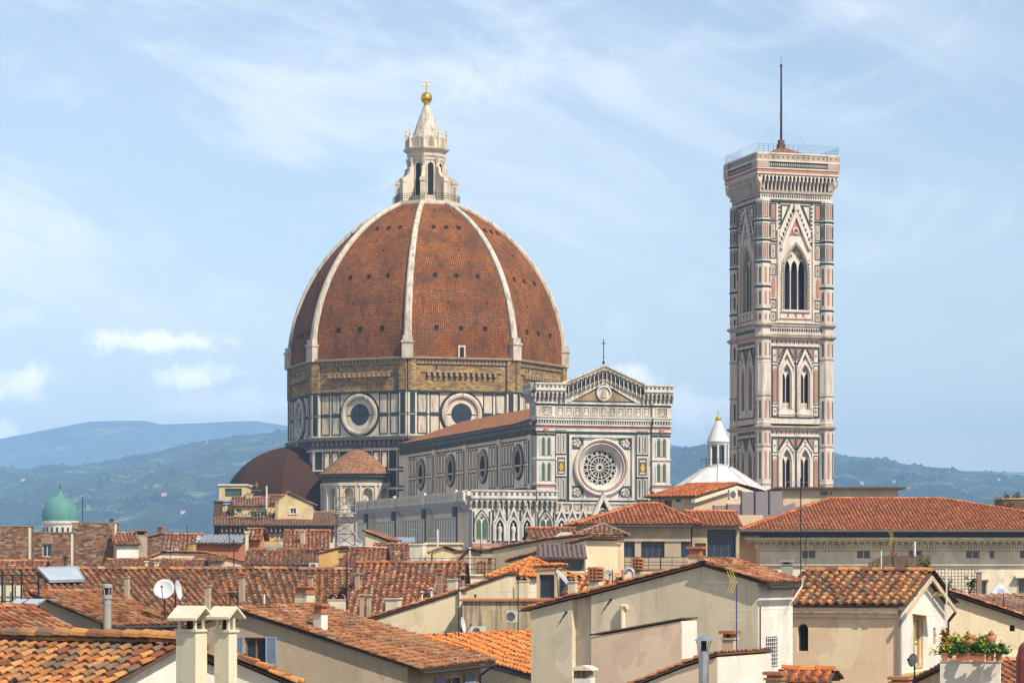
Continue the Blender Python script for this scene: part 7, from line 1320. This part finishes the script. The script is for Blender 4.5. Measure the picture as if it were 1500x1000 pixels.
chimney(1121, 1150, 983, 1010, 84, -25, 'brickcap', 'plaster_taupe', None, 'low chimney with an orange slab at the bottom edge, left of the small house'); chimney(1303, 1334, 990, 1014, 84, -20, 'brickcap', 'plaster_taupe', None, 'low chimney with a brown slab at the bottom edge, under the grey dish')
h = House('tiled_house', 'small patch of orange tiles at the bottom edge below the arched window', 1148, 1006, 86, -12, ('u', 1203), 4); h.gable('plaster_tan', 'tile_new', vr=Z(988, 88), pitch=.36, seg=6, ov=.1); h.done()
# small stacks on the roofs of the middle distance
def on(lab): return next(q for q in HS if lab in q.label)
for lab, a, b, vt, vb, Y, st, mt in (('tiny dark window', 699, 702.5, 822, 833, 212, 'box', 'terracotta'), ('tiny dark window', 703.5, 707, 820.5, 833, 212, 'box', 'terracotta'), ('tiny dark window', 708, 712, 822, 833, 212, 'box', 'terracotta'), ('tiny dark window', 714, 721, 816, 830, 211, 'brickcap', 'redbrick'), ('long shallow brown roof', 735, 741, 796, 806, 206, 'box', 'fascia'), ('long shallow brown roof', 752, 758, 791, 802, 207, 'box', 'fascia'), ('reddish tiled roof left of the lattice', 440, 447, 776, 792, 264, 'box', 'plaster_tan'), ('long brown roof, dark windows', 384, 391, 803, 816, 238, 'brickcap', 'plaster_tan'), ('mottled brown roof under', 520, 528, 803, 818, 230, 'brickcap', 'redbrick'), ('brown tiled roof under a blue', 577, 584, 806, 819, 242, 'box', 'plaster_grey'), ('worn reddish roof', 14, 20, 826, 840, 217, 'box', 'plaster_ivory'), ('long low house with a brown', 226, 233, 822, 832, 226, 'box', 'plaster_ivory'), ('ribbed tile rows slanting right', 182, 190, 841, 856, 153, 'arch', 'plaster_taupe'), ('ribbed tile rows slanting right', 300, 309, 856, 874, 151, 'box', 'plaster_taupe'), ('middle brown roof', 350, 359, 838, 853, 160, 'brickcap', 'plaster_taupe'), ('upright tile rows left', 452, 459, 842, 858, 165, 'box', 'plaster_taupe'), ('upright bold tile rows', 520, 527, 838, 858, 162, 'box', 'plaster_taupe'), ('upright bold tile rows', 640, 648, 832, 850, 160, 'brickcap', 'redbrick')):
    q = on(lab); chimney(a, b, vt, vb, Y, -18, st, mt, q)
# --- lattice mast, aerials
M['dimsteel'] = plain('dull_scaffold_steel', (.17, .165, .16), .6, .2)
t_ = Thing('lattice_mast', 'grey steel lattice scaffold tower with slanting braces before the cathedral flank', 'scaffold tower', P(503, 835, 236)); k = 236/FPX; mb = MB(); xs = [P(u, 0, 236)[0] for u in (491, 519)]; zb_, zt_ = Z(835, 236), Z(728, 236)
for x in xs:
    for y in (236, 237.6): mb.tube((x, y, zb_-2), (x, y, zt_), .05, 0, 5)
for i in range(7):
    z = zb_+(zt_-zb_)*i/6
    for y in (236, 237.6): mb.tube((xs[0], y, z), (xs[1], y, z), .04, 0, 4)
    if i < 6:
        z2 = zb_+(zt_-zb_)*(i+1)/6; mb.tube((xs[0], 236, z), (xs[1], 236, z2), .035, 0, 4); mb.tube((xs[1], 236, z), (xs[0], 236, z2), .035, 0, 4)
for x in xs: mb.tube((x, 236, zt_), (x, 237.6, zt_), .04, 0, 4)
t_.part('tower', mb, 'dimsteel'); mb = MB(); mb.tube(P(509, 766, 235.5), P(553, 828, 234), .05, 0, 5); mb.tube(P(505, 775, 235.5), P(546, 830, 234), .04, 0, 5); mb.tube(P(494, 778, 235.5), P(512, 826, 235), .05, 0, 5)
for i in range(10): f = (i+.5)/10; mb.tube(P(509, 766, 235.5)*(1-f)+P(553, 828, 234)*f, P(505, 775, 235.5)*(1-f)+P(546, 830, 234)*f, .03, 0, 4)
t_.part('slanting_brace', mb, 'rodgrey'); mb = MB(); mb.box(0, 0, 0, 0.001, .001, .001) if 0 else None
fr = Frame(P(490, 752, 235.8), (1, 0, 0)); mb = MB(fr); mb.box(0, 0, -1.6, 31*k, .12, 0, 0); mb.box(12*k, .12, -1.4, 22*k, 14*k, -1.3, 1)
for x in (0, 10, 20, 31): mb.box(x*k-.03, .12, -.05, x*k+.03, 24*k, .01, 0)
mb.box(0, 12*k, -.05, 31*k, 12.7*k, 0, 0); mb.box(0, 23*k, -.05, 31*k, 23.7*k, 0, 0); t_.part('platform', mb, ['stonegrey', 'acwhite'])
mb = MB()
for i in range(9): a = P(510+i*5, 815, 232); mb.tube(a-V3(0, 0, 1), a+V3(0, 0, 1.0), .03, 0, 4)
for v in (800, 806, 813): mb.tube(P(510, v, 232), P(553, v, 232), .03, 0, 4)
single('pole_fence', 'white pole fence on the roof beside the lattice scaffold', 'fence', mb, 'frame_white', P(530, 825, 232))
mb = MB(Frame(P(478, 829, 231), (1, 0, 0))); k = 231/FPX; mb.ext([(0, 0), (6*k, 0), (14*k, 26*k), (8*k, 28*k)], -.6, 0); single('white_chute', 'white tilted sheet panel left of the lattice scaffold', 'sheet panel', mb, 'frame_white', P(478, 829, 231))
AN = [('tall grey aerial mast right of the green dome', 121, 729, 765, 303, [], .05), ('thin aerial with white rods above the stepped roof at the left', 274, 770, 815, 268, [(776, 249, 277, 'rod')], .04), ('aerial mast rising before the yellow house left part', 336, 757, 800, 240, [(757, 325, 344, 'rod')], .035), ('slim mast standing before the orange sheet roofed house', 342.5, 790, 830, 220, [], .05),
      ('white mast beside the dark tribune dome', 390.5, 711, 740, 384, [], .12), ('dark spiky aerial left of the white mast', 371, 702, 730, 386, [(710, 362, 378, 'yagi'), (718, 366, 382, 'rod')], .05), ('thin mast before the brown roof, left of the ochre room', 508, 822, 876, 150, [], .05), ('white mast before the marble flank', 641, 775, 800, 238, [(788, 628, 668, 'rod')], .09),
      ('aerial with a long rod over the tan house end', 672, 838, 930, 132, [(855, 632, 700, 'rod'), (888, 644, 692, 'rod')], .03), ('aerial with long rods before the stained wall', 759, 832, 905, 131, [(867, 725, 786, 'rod'), (893, 720, 765, 'rod')], .03), ('yellow finned aerial on a blue mast before the grey gable', 1079, 848, 992, 97, [(852, 1031, 1079, 'yagi')], .024), ('dark aerial with two long pale rods at the white side of the grey gable', 1113.5, 888, 1005, 96, [(892, 1061, 1156, 'rod'), (908, 1058, 1116, 'rod')], .03),
      ('tall brown aerial mast before the palace roof corner', 1173, 700, 838, 150, [(706, 1150, 1184, 'rod'), (765, 1132, 1206, 'rod'), (745, 1160, 1205, 'rod')], .035), ('thin mast close to the tall brown aerial mast', 1180.5, 778, 838, 151, [], .025), ('yellow finned aerial and dark red dish pole over the reed screen', 1309, 780, 826, 166, [(788, 1288, 1310, 'yagi')], .03), ('pale pole standing in the roof garden by the reed screen', 1291, 806, 838, 165, [], .04),
      ('pale pole in the roof garden before the trellis', 1340, 793, 815, 200, [], .09), ('long thin pale mast right of the small house', 1386.5, 832, 1005, 94, [], .028), ('short aerial by the broad brown roof skylight', 348, 860, 890, 116, [(866, 330, 352, 'rod')], .03), ('white stub pipe on the middle brown roof', 387, 870, 888, 130, [], .05), ('thin mast at the left end of the middle brown roof', 337, 860, 895, 118, [], .03), ('thin aerial behind the cream chimney block', 612, 770, 800, 232, [(775, 600, 616, 'rod')], .035), ('thin aerial rising from the tan house with the tiny window', 704, 782, 815, 215, [(788, 690, 712, 'rod'), (794, 696, 710, 'rod')], .03), ('aerial over the long brown roof, left of the lattice', 452, 782, 815, 237, [(786, 440, 458, 'rod')], .035), ('aerial with two rods over the pink walled house', 250, 790, 818, 236, [(794, 238, 258, 'rod'), (800, 242, 256, 'rod')], .035), ('slim aerial on the redder roof ridge', 590, 805, 838, 165, [(809, 578, 600, 'rod')], .025), ('slim aerial on the dark mossy roof at the right edge', 1470, 868, 900, 139, [(873, 1458, 1480, 'rod')], .022), ('slim aerial behind the big grey gable', 968, 812, 850, 125, [(817, 955, 976, 'rod')], .022), ('thin mast beside the turret chimney', 897, 834, 866, 117, [], .025)]
for lab, u, vt, vb, Y, arr, r in AN: antenna(lab, u, vt, vb, Y, arr, r, 'frame_white' if lab.startswith('white') or 'pale' in lab[:14] else ('bluepaint' if 'blue mast' in lab else 'iron'))
dish('dark red dish on the pole over the reed screen', 1308.5, 811, 6, 165.5, 60, 12, 'dishred', .3)
mb = MB(); q = [P(1176, 846, 99), P(1175, 858, 99), P(1160, 880, 98.5), P(1148, 900, 98.5)]
for a, b in zip(q[:-1], q[1:]): mb.tube(a, b, .03, 0, 5)
single('roof_cable', 'pale cable drooping over the gap left of the small house', 'cable', mb, 'plaster_ivory', q[-1])
chimney(1144, 1162, 820, 838, 165, -10, 'slab', 'stonegrey', None, 'dark louvred roof vent before the palace wall', cap='stonegrey')
# --- far farmhouses on the slopes
bpy.context.view_layer.update()
def hitpt(u, v, c_=None):
    ok, p, n, i = HILLS.ray_cast(Vector((0, 0, CAMZ)), Vector(ray(u, v)).normalized())
    return np.array(p) if ok else P(u, v, 4000)
c_ = None
for i, (u, v, Y, w_, lab) in enumerate(((34, 704, 3050, 16, 'white farmhouse on the wooded slope, left of the green dome'), (240, 726, 2650, 18, 'pale farmhouse on the slope between the green dome and the yellow house'), (268, 752, 2380, 14, 'small blue white house low on the slope left of the yellow house'), (1262, 709, 2900, 16, 'pale hillside house right of the bell tower, left of two'), (1310, 707, 2900, 12, 'white hillside house right of the bell tower, right of two'), (1463, 703, 3000, 14, 'white villa high on the slope at the right'))):
    c = hitpt(u, v, c_) ; w_ = w_*.45; fr = Frame((c[0], c[1], c[2]), (1, 0, 0)); t_ = Thing('farmhouse', lab, 'farmhouse', c, 'farmhouses on the slopes'); mb = MB(fr); mb.box(-w_/2, -6, -9, w_/2, 3.5, 0); t_.part('wall', mb, 'plaster_white'); mb = MB(fr); mb.add([(-w_/2-.5, 3.4, .5), (w_/2+.5, 3.4, .5), (w_/2+.5, 5.2, -4.5), (-w_/2-.5, 5.2, -4.5), (w_/2+.5, 3.4, -9.5), (-w_/2-.5, 3.4, -9.5)], [(0, 1, 2, 3), (3, 2, 4, 5), (0, 3, 5), (1, 4, 2)]); t_.part('roof', mb, 'plaster_orange')
